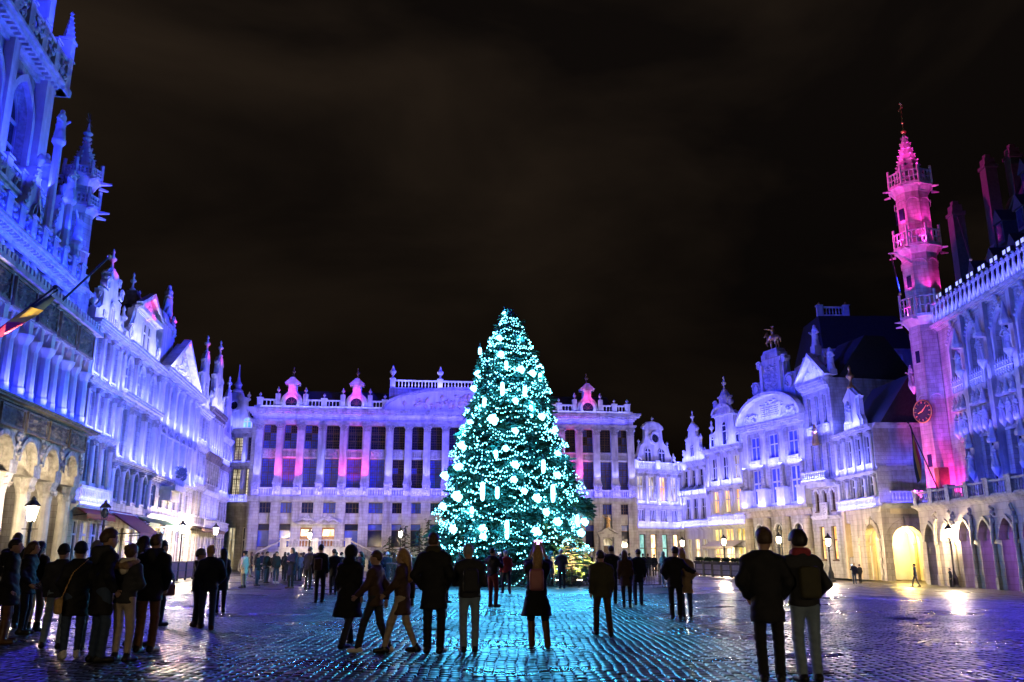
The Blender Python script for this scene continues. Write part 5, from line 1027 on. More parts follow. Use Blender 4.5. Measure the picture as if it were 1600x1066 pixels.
chim = noise_mat('sooty_brick', (.035, .03, .03), (.07, .06, .055), 5, bump=.4)
# stepped gable wall and chimneys at the roof end
gw = MB().extr([(0, 18.3), (13, 18.3), (13, 19), (7.2, 30.5), (6.2, 30.5), (.4, 19)], 0, .8)
T90 = Matrix.Translation((3.4, yw+1.0, 0)) @ Matrix.Rotation(R(90), 4, 'Z'); MB().arr(gw, T90).build('end_gable', stone_d, th)
for x, y, z0, z1 in ((2.9, yw+1.6, 18.3, 27.0), (3.1, yw+4.3, 22.5, 30.6), (3.1, yw+6.2, 24, 31.4)): MB().box(x-.42, x+.42, y-.42, y+.42, z0, z1-.8).box(x-.5, x+.5, y-.5, y+.5, z1-.8, z1-.55).box(x-.36, x+.36, y-.36, y+.36, z1-.55, z1).box(x-.2, x+.2, y-.2, y+.2, z1, z1+.35).build('chimney', chim, th)
# turret
tx, ty = -.05, 2.2
m = MB(); octag(m, tx, ty, 1.36, 5.5, 19.0); m.build('turret_shaft', ashlar, th); m = MB(); octag(m, tx, ty, 1.32, 19, 24.6); m.build('turret_shaft', ashlar, th); m = MB(); octag(m, tx, ty, 1.22, 24.6, 29.6); m.build('turret_shaft', ashlar, th)
gallery(th, tx, ty, 1.80, 19.2, 20.7, stone, .8); gallery(th, tx, ty, 1.70, 24.7, 25.9, stone, .75); gallery(th, tx, ty, 1.60, 29.7, 30.8, stone, .75); spire(th, tx, ty, 1.12, 30.2, 34.3, stone, 8, cap=False)
v = MB().tube((tx, ty, 34.2), (tx, ty, 37.2), .05, .03).blob((tx, ty, 34.6), .22, 1).blob((tx, ty, 35.4), .12, 1).box(tx-.45, tx+.35, ty-.03, ty+.03, 36.6, 36.75).lumps(tx-.4, tx+.3, ty, 36.7, 37.3, 6, .16, 1).build('weather_vane', gold, th)
sl = MB()
for z in (8.6, 16.2, 22.0, 27.4):
    for k in (5, 6): a = R(22.5+45*k); MB().box(-.2, .2, -.06, .1, -.45, .45).build('turret_window', glass, th, loc=(tx+1.2*math.cos(a), ty+1.2*math.sin(a), z)).rotation_euler = (0, 0, a+R(90))
for z in (13.0, 17.8, 23.3, 28.2):
    for k in range(8):
        a = R(22.5+45*k); f = MB(); f.path([(.42*math.cos(R(t)), 0, .35*math.sin(R(t))) for t in range(0, 181, 30)], .028, 5); f.build('blind_tracery', stone, th, loc=(tx+1.26*math.cos(a), ty+1.26*math.sin(a), z)).rotation_euler = (0, 0, a+R(90))
for k in (4, 5): a = R(45*k); statue(th, tx+1.55*math.cos(a), ty+1.55*math.sin(a), 14.3, .9, stone_c, ('fwd', 'down')); MB().lathe([(.05, -.6), (.3, -.1), (.3, 0)], tx+1.5*math.cos(a), ty+1.5*math.sin(a), 14.3, 7).build('corbel', stone_w, th)
MB().box(tx+1.05, tx+1.75, ty-1.2, ty-.5, 5.5, 8).build('turret_door', wood_d, th)
# clock
ck = empty('clock_mount', (tx+.5, ty-1.2, 12.15), R(22.5)); ck.parent = th
cf = MB().lathe([(.98, 0), (1.05, .08), (.98, .16)], n=28); T_ = Matrix.Rotation(R(90), 4, 'X')
face = MB().arr(MB().lathe([(.80, -.02), (.80, .12)], n=28), T_); rim = MB().path([(.82*math.cos(R(a)), -.12, .82*math.sin(R(a))) for a in range(0, 360, 12)], .045, 6, True)
clk = face.build('clock', iron, ck); rim.build('clock_rim', gold, clk)
hd = MB()
for k in range(12): a = R(30*k); hd.tube((.58*math.sin(a), -.15, .58*math.cos(a)), (.72*math.sin(a), -.15, .72*math.cos(a)), .035, n=5)
a = R(48); hd.tube((0, -.17, 0), (.6*math.sin(a), -.17, .6*math.cos(a)), .045, .02, 5); a = R(-108); hd.tube((0, -.17, 0), (.4*math.sin(a), -.17, .4*math.cos(a)), .055, .03, 5); hd.build('clock_hands', gold, clk)
for pa_ in (ck, fl):
    for ch in list(pa_.children): mb_ = pa_.matrix_basis @ ch.matrix_basis; ch.parent = pa_.parent; ch.matrix_basis = mb_
    bpy.data.objects.remove(pa_)
# flag poles
blk = noise_mat('black_flag_cloth', (.01, .03, .02), (.02, .06, .04), 3, bump=.1); yel = noise_mat('yellow_flag_cloth', (.65, .42, .02), (.75, .5, .03), 3, bump=.1); redc = noise_mat('red_flag_cloth', (.5, .02, .03), (.6, .03, .05), 3, bump=.1)
pt3 = lambda F, x, y, off: F.w(F.at(x, y, off)[0], off, F.at(x, y, off)[1])
flag('flag', pt3(T, 1467, 768, .2), pt3(T, 1419, 660, -1.7), [blk, yel, redc], 'green, yellow and red striped flag drooping from a slanted pole beside the pink turret', 1.2, 1.5, 2.1)
flag('flag', pt3(K, -14, 526, -.1), pt3(K, 86, 449, -2.2), [blk, yel, redc], 'yellow and red flag wrapped along a slanting pole on the left gothic facade', .5, 3.0, .5)
for A, B, lb in ((T.w(-.2, .2, 24.4), T.w(4.6, -1.5, 19.8), 'thin dark pole slanting down from the turret gallery of the town hall'), (T.w(4.2, 3.4, 25.6), T.w(9.4, 1.2, 20.6), 'thin dark pole slanting across the dark town hall roof'), (pt3(K, 80, 486, 0), pt3(K, 171, 401, -1.5), 'thin dark flagpole without flag rising from the left gothic facade')):
    o = empty('flagpole', A, 0, lb, 'flagpole'); MB().tube((0, 0, 0), tuple(np.array(B)-np.array(A)), .06, .05, 8).build('pole', iron, o); MB().blob(tuple(np.array(B)-np.array(A)), .11, 1).build('knob', gold, o)
# ================================================================== GROUND: wet cobbles
def fast_mesh(name, V, Fq, mat, smooth=False):
    me = bpy.data.meshes.new(name); V = np.asarray(V, np.float32); Fq = np.asarray(Fq, np.int32); k = Fq.shape[1]
    me.vertices.add(len(V)); me.vertices.foreach_set('co', V.ravel()); me.loops.add(Fq.size); me.loops.foreach_set('vertex_index', Fq.ravel())
    me.polygons.add(len(Fq)); me.polygons.foreach_set('loop_start', np.arange(0, Fq.size, k, dtype=np.int32)); me.polygons.foreach_set('loop_total', np.full(len(Fq), k, np.int32))
    if smooth: me.polygons.foreach_set('use_smooth', np.ones(len(Fq), bool))
    me.materials.append(mat); me.update(calc_edges=True); me.validate(); return me
def cobble_mat(name, tex):
    m, t, b = new_mat(name); n = t.nodes.new; l = t.links.new; gp = n('ShaderNodeNewGeometry')
    ns = n('ShaderNodeTexNoise'); ns.inputs['Scale'].default_value = 3.; ns.inputs['Detail'].default_value = 6; l(gp.outputs['Position'], ns.inputs['Vector'])
    rp = n('ShaderNodeValToRGB'); e = rp.color_ramp.elements; e[0].position = .32; e[1].position = .7; e[0].color = (.018, .017, .017, 1); e[1].color = (.065, .061, .058, 1); l(ns.outputs[0], rp.inputs[0])
    n2 = n('ShaderNodeTexNoise'); n2.inputs['Scale'].default_value = .35; n2.inputs['Detail'].default_value = 4; l(gp.outputs['Position'], n2.inputs['Vector'])
    mr = n('ShaderNodeMapRange'); mr.inputs[1].default_value = .35; mr.inputs[2].default_value = .65; mr.inputs[3].default_value = .22; mr.inputs[4].default_value = .44; l(n2.outputs[0], mr.inputs[0]); l(mr.outputs[0], b.inputs['Roughness']); b.inputs['Specular IOR Level'].default_value = .5
    n3 = n('ShaderNodeTexNoise'); n3.inputs['Scale'].default_value = 26; n3.inputs['Detail'].default_value = 3; l(gp.outputs['Position'], n3.inputs['Vector'])
    bm = n('ShaderNodeBump'); bm.inputs['Strength'].default_value = .15; bm.inputs['Distance'].default_value = .006; l(n3.outputs[0], bm.inputs['Height']); col = rp.outputs[0]
    if tex:
        mp = n('ShaderNodeMapping'); mp.inputs['Rotation'].default_value = (0, 0, R(90)); l(gp.outputs['Position'], mp.inputs[0]); br = n('ShaderNodeTexBrick'); br.inputs['Scale'].default_value = 1; br.inputs['Brick Width'].default_value = .21; br.inputs['Row Height'].default_value = .15; br.inputs['Mortar Size'].default_value = .014; br.inputs['Mortar Smooth'].default_value = .6
        br.inputs['Color1'].default_value = (1, 1, 1, 1); br.inputs['Color2'].default_value = (.7, .7, .7, 1); br.inputs['Mortar'].default_value = (.3, .3, .3, 1); l(mp.outputs[0], br.inputs['Vector']); mx = n('ShaderNodeMixRGB'); mx.blend_type = 'MULTIPLY'; mx.inputs[0].default_value = 1; l(col, mx.inputs[1]); l(br.outputs[0], mx.inputs[2]); col = mx.outputs[0]
        b2 = n('ShaderNodeBump'); b2.invert = True; b2.inputs['Strength'].default_value = .5; b2.inputs['Distance'].default_value = .02; l(br.outputs['Fac'], b2.inputs['Height']); l(b2.outputs[0], bm.inputs['Normal'])
        n4 = n('ShaderNodeTexNoise'); n4.inputs['Scale'].default_value = 6.5; n4.inputs['Detail'].default_value = 1; l(gp.outputs['Position'], n4.inputs['Vector']); b3 = n('ShaderNodeBump'); b3.inputs['Strength'].default_value = .35; b3.inputs['Distance'].default_value = .03; l(n4.outputs[0], b3.inputs['Height']); l(b3.outputs[0], b2.inputs['Normal'])
    l(col, b.inputs['Base Color']); l(bm.outputs[0], b.inputs['Normal']); return m
cob = cobble_mat('wet_cobblestone', False); cobt = cobble_mat('wet_cobble_pavement', True)
xs = np.array([-400, -120, -60, -30, -10, 0, 6, 12, 16.2, 20.4, 24.6, 28.8, 40, 60, 120, 400.]); ys = np.array([-300, -60, -20, 0, 10, 20, 34, 50, 70, 90, 120, 200, 500.])
gv = [(x, y, gz(x)-.022) for y in ys for x in xs]; nx = len(xs); gf = [(j*nx+i, j*nx+i+1, (j+1)*nx+i+1, (j+1)*nx+i) for j in range(len(ys)-1) for i in range(nx-1)]
ground = link('square_ground', fast_mesh('square_ground', gv, gf, cobt), kind='structure')
# rows of cobbles run away from the camera; every stone a little out of level
rg = np.random.default_rng(11); C = []
w0 = .148; y0c, y1c = 8.3, 36.0
for k in range(-165, 166):
    x = k*w0; ya = max(y0c, (abs(x)-1.2)/.64); y = ya-rg.uniform(0, .2)
    while y < y1c:
        l = rg.uniform(.13, .27) if rg.random() > .03 else rg.uniform(.3, .42); C.append((x, y, l)); y += l
C = np.array(C); nC = len(C); ph = rg.uniform(0, 6.28, 400)
wob = .018*np.sin(C[:, 1]*1.9+C[:, 0]*.7)+.012*np.sin(C[:, 1]*4.7+C[:, 0]*3)
cx = C[:, 0]+wob; cy = C[:, 1]+C[:, 2]/2; hw = (w0-rg.uniform(.011, .024, nC))/2; hl = (C[:, 2]-rg.uniform(.010, .022, nC))/2
top = rg.normal(0, .0026, nC); tx_ = rg.normal(0, .020, nC); ty_ = rg.normal(0, .020, nC)
gzv = -.53*np.clip((cx-12)/16.8, 0, 1); bev = .014
def stones(sel):
    n = sel.sum() if sel.dtype == bool else len(sel); V = np.zeros((n, 12, 3))
    sgn = np.array([(-1, -1), (1, -1), (1, 1), (-1, 1)])
    jit = rg.uniform(-.007, .007, (n, 4, 2))
    for r in range(3):
        for c in range(4):
            sx = hw[sel]-(bev if r == 2 else 0); sy = hl[sel]-(bev if r == 2 else 0); px = sgn[c, 0]*sx+jit[:, c, 0]; py = sgn[c, 1]*sy+jit[:, c, 1]
            V[:, r*4+c, 0] = px; V[:, r*4+c, 1] = py; V[:, r*4+c, 2] = (-.05 if r == 0 else (top[sel]+px*tx_[sel]+py*ty_[sel]-(.013 if r == 1 else 0)))
    return V
QF = np.array([(0, 1, 5, 4), (1, 2, 6, 5), (2, 3, 7, 6), (3, 0, 4, 7), (4, 5, 9, 8), (5, 6, 10, 9), (6, 7, 11, 10), (7, 4, 8, 11), (8, 9, 10, 11)])
dist = np.hypot(cx, cy); vis = np.abs(cx) < .6*cy-.02; near = cy > 9.05; order = np.argsort(np.where(vis & near, dist, 1e9))[:290]; mask = np.ones(nC, bool); mask[order] = False
Vs = stones(mask); Vs[:, :, 0] += cx[mask][:, None]; Vs[:, :, 1] += cy[mask][:, None]; Vs[:, :, 2] += gzv[mask][:, None]
Fs = (QF[None]+12*np.arange(len(Vs))[:, None, None]).reshape(-1, 4)
link('cobblestones', fast_mesh('cobblestones', Vs.reshape(-1, 3), Fs, cob), ground, 'stuff')
V1 = stones(order)
for i, j in enumerate(order): link('cobblestone', fast_mesh('cobblestone', V1[i], QF, cob), ground, loc=(cx[j], cy[j], gzv[j]))
for dx_, dy_ in ((3.9, 12.2), (-1.6, 19.0), (9.5, 22.0)):
    dc = MB().box(-.3, .3, -.3, .3, 0, .018)
    for q_ in range(7): dc.box(-.26, .26, -.25+q_*.075, -.215+q_*.075, .018, .026)
    dc.build('drain_cover', noise_mat('cast_iron_%d' % int(dy_), (.02, .018, .016), (.05, .045, .04), 12, rough=(.3, .5), bump=.3), ground, loc=(dx_, dy_, gz(dx_)))
# pavement and kerb along the town hall and the star house
def along(F, x, y, z): return F.w(x, y, z)
pave = noise_mat('wet_flagstone', (.06, .056, .05), (.11, .10, .09), 2, rough=(.2, .4), bump=.2)
pv = MB(); pv.box(-8.0, T.L+6, -3.2, 3.5, -.15, -.02)
pvo = pv.build('pavement', pave, None, kind='structure'); pvo.location = T.w(0, 0, 0)+np.array([0, 0, .1]); pvo.rotation_euler = (0, 0, T.rot)
kb = MB().box(0, 1, -.16, .14, -.3, .0).mesh('kerb_stone', stone_d)
for k in range(32): link('kerb_stone', kb, pvo, loc=(-8+k*1.0, -3.22, .005), scale=(.985, 1, 1))
# ================================================================== CHRISTMAS TREE
TX, TY = -.12, 48.0
ENV_Z = [0.7, 1.2, 2.2, 4.5, 7., 10., 12.5, 14.3, 15.5]; ENV_R = [3.1, 3.7, 3.75, 3.55, 3.0, 2.15, 1.48, .74, .08]
def env(z, a=0.): return float(np.interp(z, ENV_Z, ENV_R))*(1+.06*math.sin(3*a+z*1.3)+.05*math.sin(7*a-z*2.1)+.05*math.sin(z*4.4+a))+(.6*math.exp(-((z-5.1)/.45)**2-((math.cos(a)-1)/.25)**2))
needle = noise_mat('fir_needles', (.012, .045, .028), (.035, .095, .055), 1.5, rough=(.5, .7), bump=0)
needle2 = noise_mat('dark_fir_needles', (.012, .03, .012), (.035, .07, .025), 1.5, rough=(.5, .7), bump=0)
bark = noise_mat('bark', (.04, .028, .018), (.09, .06, .04), 6, bump=.5)
def conifer(name, X, Y, z0, H, envf, nlimb, nspray, mat, label, group=None, seed=1, size=.34, trunk_r=.22, zb=.0):
    g = np.random.default_rng(seed); o = empty(name, (X, Y, z0), 0, label, 'tree' if name != 'shrub' else 'shrub', group)
    MB().path([(0, 0, 0), (.02, 0, H*.3), (0, .02, H*.7), (0, 0, H*.98)], [trunk_r, trunk_r*.8, trunk_r*.4, .03], 8).build('trunk', bark, o)
    lm = MB(); B = []; U = []; W_ = []; LL = []
    for i in range(nlimb):
        t = ((i+.5)/nlimb)**1.35; z = zb+(H-zb)*t; a = i*2.399+g.uniform(-.3, .3); r = envf(z, a)*g.choice([.84, .95, 1.0, 1.02, 1.06]); d = np.array([math.cos(a), math.sin(a), 0]); dr = .22*r
        P_ = lambda s: d*(r*s)[:, None]+np.array([0, 0, 1.])*(z+.12*r*s-dr*1.5*s*s)[:, None]
        lm.path([tuple(p) for p in P_(np.array([0, .4, .75, 1]))], [.05, .035, .02, .008], 4)
        ns = max(5, int(nspray*(r+.3)/2.2)); s = 1-.85*g.random(ns)**1.6; side = np.array([-d[1], d[0], 0]); sz = size*min(1, .4+r/2.5)
        p = P_(s)+side*(g.normal(0, 1, ns)*.22*(r*(1.05-s)+.25))[:, None]; p[:, 2] += g.normal(-.05, .13, ns)
        u = d*g.uniform(.3, 1, ns)[:, None]+side*g.normal(0, .6, ns)[:, None]; u[:, 2] += g.uniform(-.75, .15, ns); u /= np.linalg.norm(u, axis=1)[:, None]
        w = np.cross(u, np.array([0, 0, 1.])); w /= np.linalg.norm(w, axis=1)[:, None]+1e-6; w = w*np.cos(g.uniform(-.6, .6, ns))[:, None]; w[:, 2] += .4*g.normal(0, 1, ns)
        B.append(p); U.append(u); W_.append(w); LL.append(sz*g.uniform(.7, 1.4, ns))
    B = np.concatenate(B); U = np.concatenate(U); W_ = np.concatenate(W_); LL = np.concatenate(LL)[:, None]; tris = []
    for q in range(7):       # twigs of every spray
        f = q/6; b = B+U*LL*f*.7; sg = -1 if q % 2 else 1; tip = b+U*LL*.42+W_*sg*LL*.42*(1-f*.6); wd = .035*LL/.34; e_ = np.cross(tip-b, W_); e_ = e_/(np.linalg.norm(e_, axis=1)[:, None]+1e-6)*wd
        tris += [np.stack([b-e_, b+e_, tip], 1), np.stack([b-W_*wd, b+W_*wd, tip], 1)]
    V = np.concatenate(tris).reshape(-1, 3)
    lm.build('limbs', bark, o, kind='stuff'); link('crown', fast_mesh('crown', V, np.arange(len(V)).reshape(-1, 3), mat), o); return o
xt = conifer('christmas_tree', TX, TY, 0, 15.4, env, 330, 58, needle, 'tall lit Christmas fir in the middle of the square', seed=3, size=.42, zb=.95)
bulb = emit_mat('cyan_bulb', (.20, .84, 1.0), 9.0, 'NONE'); lampm = emit_mat('cyan_lamp', (.22, .86, 1.0), 9.0, 'NONE'); wire = noise_mat('cable', (.01, .02, .02), (.02, .03, .03), 5, bump=0)
g = random.Random(4); zz = .6; kk = 0; ov, of = _S0
while zz < 15.0:
    n_a = max(4, int(2*math.pi*env(zz)/g.uniform(.9, 1.7))); an = sorted(2*math.pi*(i+g.uniform(-.3, .3))/n_a for i in range(n_a)); k1 = min(1, env(zz)/1.6); az = [zz+g.gauss(0, .16)*k1 for _ in an]; W_ = []
    for i in range(n_a):
        a0, a1 = an[i], an[(i+1) % n_a]+(2*math.pi if i == n_a-1 else 0); sg = g.uniform(.05, .6)*k1*(a1-a0)*env(zz)/1.4; m_ = max(3, int((a1-a0)*env(zz)/.115))
        for j in range(m_):
            u = j/m_; a = a0+(a1-a0)*u; z = az[i]+(az[(i+1) % n_a]-az[i])*u-sg*4*u*(1-u)+g.gauss(0, .035); r = env(z, a)*(.97+g.uniform(-.06, .07))+.05; W_.append((r*math.cos(a), r*math.sin(a), z))
    s = empty('light_string', (TX, TY, 0), 0, 'cyan string of lights looped round the Christmas fir in swags', 'light string', 'strings of lights on the Christmas fir')
    MB().path(W_, .007, 3, True).build('wire', wire, s); V = []; Fc = []
    for p in W_:
        if g.random() < .07: continue
        rr = g.choice([.024, .028, .032, .04]); n_ = len(V); V += [(p[0]+v[0]*rr, p[1]+v[1]*rr, p[2]-.03+v[2]*rr*1.25) for v in ov]; Fc += [tuple(q+n_ for q in f) for f in of]
    link('bulbs', fast_mesh('bulbs', V, Fc, bulb), s, 'stuff'); kk += 1; zz += .32 if zz < 10.5 else .23
# big lamps hung in the tree, where the photograph shows them
TF = Fr((TX-20, TY), (TX+20, TY))
orn = [(788, 490, 'g', .16), (780, 528, 'g', .22), (811, 531, 't', .5), (750, 549, 't', .4), (782, 554, 'g', .26), (791, 571, 't', .5), (814, 577, 'g', .26), (747, 584, 'g', .26), (832, 583, 'g', .24), (844, 590, 't', .5), (785, 608, 't', .75), (740, 607, 'g', .22), (805, 626, 'g', .22), (757, 632, 't', .75), (830, 640, 't', .9), (770, 655, 'g', .36), (846, 651, 'g', .24), (805, 673, 'g', .22), (728, 676, 't', .7), (722, 696, 'g', .3), (820, 612, 't', .6), (695, 743, 'g', .28), (849, 729, 't', .7), (805, 726, 'g', .26), (715, 730, 'g', .26), (803, 749, 'g', .22), (754, 768, 't', .95), (714, 775, 'g', .34), (777, 770, 't', .6), (819, 767, 'g', .2), (839, 778, 'g', .28), (864, 771, 't', .9), (692, 791, 'g', .26), (853, 800, 'g', .24), (792, 828, 't', .95), (838, 831, 'g', .32), (754, 826, 'g', .28), (708, 826, 'g', .26), (871, 815, 'g', .28), (902, 813, 't', .6), (913, 815, 'g', .26), (907, 832, 'g', .28), (755, 838, 'g', .22), (775, 710, 't', .45), (871, 708, 'g', .2), (735, 660, 'g', .2), (790, 700, 'g', .2), (871, 742, 'g', .22), (737, 800, 't', .55)]
gl_ = MB(); gl_.blob((0, 0, 0), .82, 2)
for _i in range(9): _a = _i*2.4; _z = 1-2*(_i+.5)/9; _r = math.sqrt(1-_z*_z); gl_.blob((.85*_r*math.cos(_a), .85*_r*math.sin(_a), .85*_z), .3+.12*(_i % 3), 1)
glm = gl_.mesh('glowing_globe', lampm, True)
tbm = MB().lathe([(.3, -1), (.8, -.85), (1, -.4), (1, .5), (.85, .9), (.3, 1)], n=10).mesh('glowing_tube', lampm, True); capm = MB().lathe([(.06, 0), (.07, .08), (.03, .1), (.012, .3)], n=8).mesh('lamp_cap', wire)
back = [(g.uniform(0, math.pi), g.uniform(1.5, 13.5)) for _ in range(14)]
for px, py, t, s in orn:
    x, z = TF.at(px, py); x -= 20; r = env(z)+.12
    for _ in range(3): yy = -math.sqrt(max(.02, r*r-x*x)) if abs(x) < r else -.05; x2, z2 = TF.at(px, py, yy); x = x2-20; z = z2
    if t == 'g': o = empty('globe_lamp', (TX+x, TY+yy, z), 0, 'round glowing cyan lamp among the Christmas tree branches', 'lamp', 'round lamps in the Christmas tree'); link('globe', glm, o, scale=(s*.72,)*3); link('cap', capm, o, loc=(0, 0, s*.7)); rad = s*.7
    else: o = empty('tube_lamp', (TX+x, TY+yy, z), 0, 'long glowing cyan tube lamp hanging in the Christmas tree', 'lamp', 'tube lamps in the Christmas tree'); link('tube', tbm, o, scale=(.085+.03*s, .085+.03*s, s*.5)); link('cap', capm, o, loc=(0, 0, s*.5)); rad = .15
    l = point('tree_lamp_light', (TX+x*1.06, TY+yy*1.06-.25, z), 95+230*s, (.06, .52, 1.0), rad); l.data.use_shadow = True
for a, z in back: r = env(z)+.1; o = empty('globe_lamp', (TX+r*math.cos(a), TY+r*math.sin(a), z), 0, 'round glowing cyan lamp among the Christmas tree branches', 'lamp', 'round lamps in the Christmas tree'); link('globe', glm, o, scale=(.2,)*3); link('cap', capm, o, loc=(0, 0, .2))
for a in range(8):
    an = a*.785+.3
    for z, k in ((2.5, 3.6), (6.5, 2.9), (10.5, 1.7)): point('tree_string_light', (TX+(k+.55)*math.cos(an), TY+(k+.55)*math.sin(an), z), 40, (.02, .30, 1.0), .4)
# small firs beside it, and a shrub lit from below
for i, (px, top, Y, lb) in enumerate(((608, 838, 54, 'leftmost dark fir of the clump left of the lit tree'), (632, 822, 53, 'second dark fir from the left in the clump beside the lit tree'), (655, 826, 51, 'broad dark fir in the middle of the clump beside the lit tree'), (668, 812, 53, 'tallest dark fir of the clump left of the lit tree'), (688, 822, 51, 'dark fir nearest the lit tree in the clump at its left'))):
    x, _ = plan(px, Y); r = ray(px, top); h_ = HC+r[2]/r[1]*Y; conifer('fir_tree', x, Y, 0, h_, lambda z, a=0, h_=h_: .95*(1-z/h_)**.8+.05, 40, 12, needle2, lb, 'small firs beside the lit tree', 20+i, .3, .07, .3)
shr = noise_mat('shrub_leaves', (.06, .09, .02), (.14, .18, .05), 2, bump=0)
x, _ = plan(893, 45.5); conifer('shrub', x, 45.5, 0, 2.7, lambda z, a=0: 1.05*max(.1, 1-((z-1.2)/1.6)**2), 46, 12, shr, 'yellow green shrub lit from below at the right foot of the Christmas tree', None, 41, .26, .06, .2)
for i, (px, Y) in enumerate(((872, 44.6), (905, 44.6))): x, _ = plan(px, Y); f = empty('ground_spotlight', (x, Y, 0), 0, ['small ground floodlight under the right edge of the tree', 'small ground floodlight in front of the lit shrub'][i], 'floodlight'); MB().box(-.14, .14, -.1, .1, .05, .3).tube((0, 0, 0), (0, 0, .08), .05).build('housing', iron, f); MB().box(-.12, .12, -.08, .08, .3, .32).build('lens', lamp_glow, f); spot('shrub_light', (x, Y-.05, .4), (x+.2, Y+1.0, 2.6), 2600, (1, .82, .35), 100, .6, .1)
ORDN = ['first', 'second', 'third', 'fourth', 'fifth', 'sixth', 'seventh', 'eighth', 'ninth', 'tenth', 'eleventh', 'twelfth', 'thirteenth', 'fourteenth', 'fifteenth', 'sixteenth', 'seventeenth', 'eighteenth', 'nineteenth', 'twentieth']
# crowd barrier round the tree
bar0 = None
for i, (xa, ya, xb, yb) in enumerate([(-5.5+2.1*k, 42.6, -3.4+2.1*k, 42.6) for k in range(6)]+[(7.1, 42.6, 8.0, 44.4), (8.0, 44.4, 8.2, 46.5), (-5.5, 42.6, -6.3, 44.5)]):
    an = math.atan2(yb-ya, xb-xa); ln = math.hypot(xb-xa, yb-ya)
    lb = '%s black metal crowd barrier from the left before the lit tree' % ORDN[i] if i < 6 else ['black crowd barrier turning back at the right end of the row', 'black crowd barrier behind the right end of the row', 'black crowd barrier turning back at the left end of the row'][i-6]
    o = empty('crowd_barrier', (xa, ya, 0), an, lb, 'barrier', 'crowd barriers round the tree')
    fr = MB(); ln -= .06
    for p, q in (((0, 0, .14), (ln, 0, .14)), ((0, 0, 1.12), (ln, 0, 1.12)), ((0, 0, .14), (0, 0, 1.12)), ((ln, 0, .14), (ln, 0, 1.12))): fr.tube(p, q, .022, n=6)
    fr.build('frame', iron, o); br_ = MB()
    for k in range(1, int(ln/.13)): br_.tube((k*.13, 0, .14), (k*.13, 0, 1.12), .009, n=4)
    br_.build('bars', iron, o, kind='stuff')
    for s in (.3, ln-.3): MB().tube((s, -.28, .02), (s, .28, .02), .02, n=5).tube((s, 0, .0), (s, 0, .14), .02, n=5).build('foot', iron, o)
# ================================================================== STREET LAMPS
def street_lamp(px, py, Y, label, power=420, lit=True, hgt=None):
    fac = 9 if px < 400 else 6.5 if px < 700 else 5.5 if px < 1400 else 4.2
    r = ray(px, py); k = Y/r[1]; X = r[0]*k; zl = HC+r[2]*k; g0 = gz(X); h_ = zl-g0
    o = empty('street_lamp', (X, Y, g0), 0, label, 'street lamp', 'lamps round the square')
    MB().lathe([(.3, 0), (.3, .12), (.22, .18), (.2, .6), (.14, .75), (.11, .8), (.09, .95), (.06, 1.1), (.055, h_-.75), (.08, h_-.7), (.05, h_-.6), (.06, h_-.4)], n=10).build('post', iron, o)
    MB().tube((-.3, 0, h_-.62), (.3, 0, h_-.62), .018, n=5).build('ladder_bar', iron, o)
    lt = MB()
    for q in range(4): a = R(45+90*q); lt.tube((.12*math.cos(a), .12*math.sin(a), h_-.36), (.22*math.cos(a), .22*math.sin(a), h_+.2), .016, n=4)
    lt.lathe([(.14, h_-.4), (.14, h_-.36)], n=4); lt.lathe([(.27, h_+.2), (.29, h_+.23), (.16, h_+.38), (.08, h_+.44), (.08, h_+.5), (.02, h_+.58)], n=8); l = lt.build('lantern', iron, o)
    MB().lathe([(.05, h_-.3), (.13, h_-.2), (.16, h_), (.12, h_+.14), (.05, h_+.18)], n=10).build('globe', glow_mat(power*fac*.157) if lit else glass, l, True)
    return o, (X, Y, zl)
lampsP = [(50, 800, 32.5, 'street lamp in front of the left stone arcade', 1500), (164, 800, 42.5, 'unlit black street lamp before the first shops of the left row', 0), (212, 823, 57, 'street lamp beneath the wine red awning', 1500), (285, 826, 61, 'street lamp before the broad pedimented house', 1700), (337, 829, 69, 'street lamp at the far end of the left row', 1500),
  (484, 836, 84, 'street lamp at the mansion stairs', 1100), (626, 834, 80, 'street lamp left of the small dark firs', 1000), (1066, 848, 84, 'street lamp at the right corner of the mansion square', 2200), (1131, 846, 76, 'street lamp before the restaurant with planters', 1900), (1217, 843, 70, 'street lamp behind the head of the man in the black coat', 1900), (1294, 846, 64, 'tall post street lamp before the steps of the slender house', 1700), (1483, 832, 56.5, 'street lamp beside the town hall arcade', 2200)]
for px, py, Y, lb, pw in lampsP: street_lamp(px, py, Y, lb, pw or 1, pw > 0)
for px, Y, z, lb in ((-1500, 6.5, 3.6, 'street lamp standing left of the viewer outside the view'), (2900, 4.5, 3.6, 'street lamp standing right of the viewer outside the view')):
    o_ = empty('street_lamp', (px/220, -Y, 0), 0, label='' or lb, cat='street lamp', group='lamps round the square'); MB().lathe([(.3, 0), (.3, .12), (.2, .2), (.14, .75), (.06, 1.1), (.055, z-.6), (.08, z-.5), (.05, z-.3)], n=10).build('post', iron, o_); MB().lathe([(.05, z-.3), (.15, z-.2), (.17, z), (.12, z+.14)], n=10).build('globe', glow_mat(600), o_)
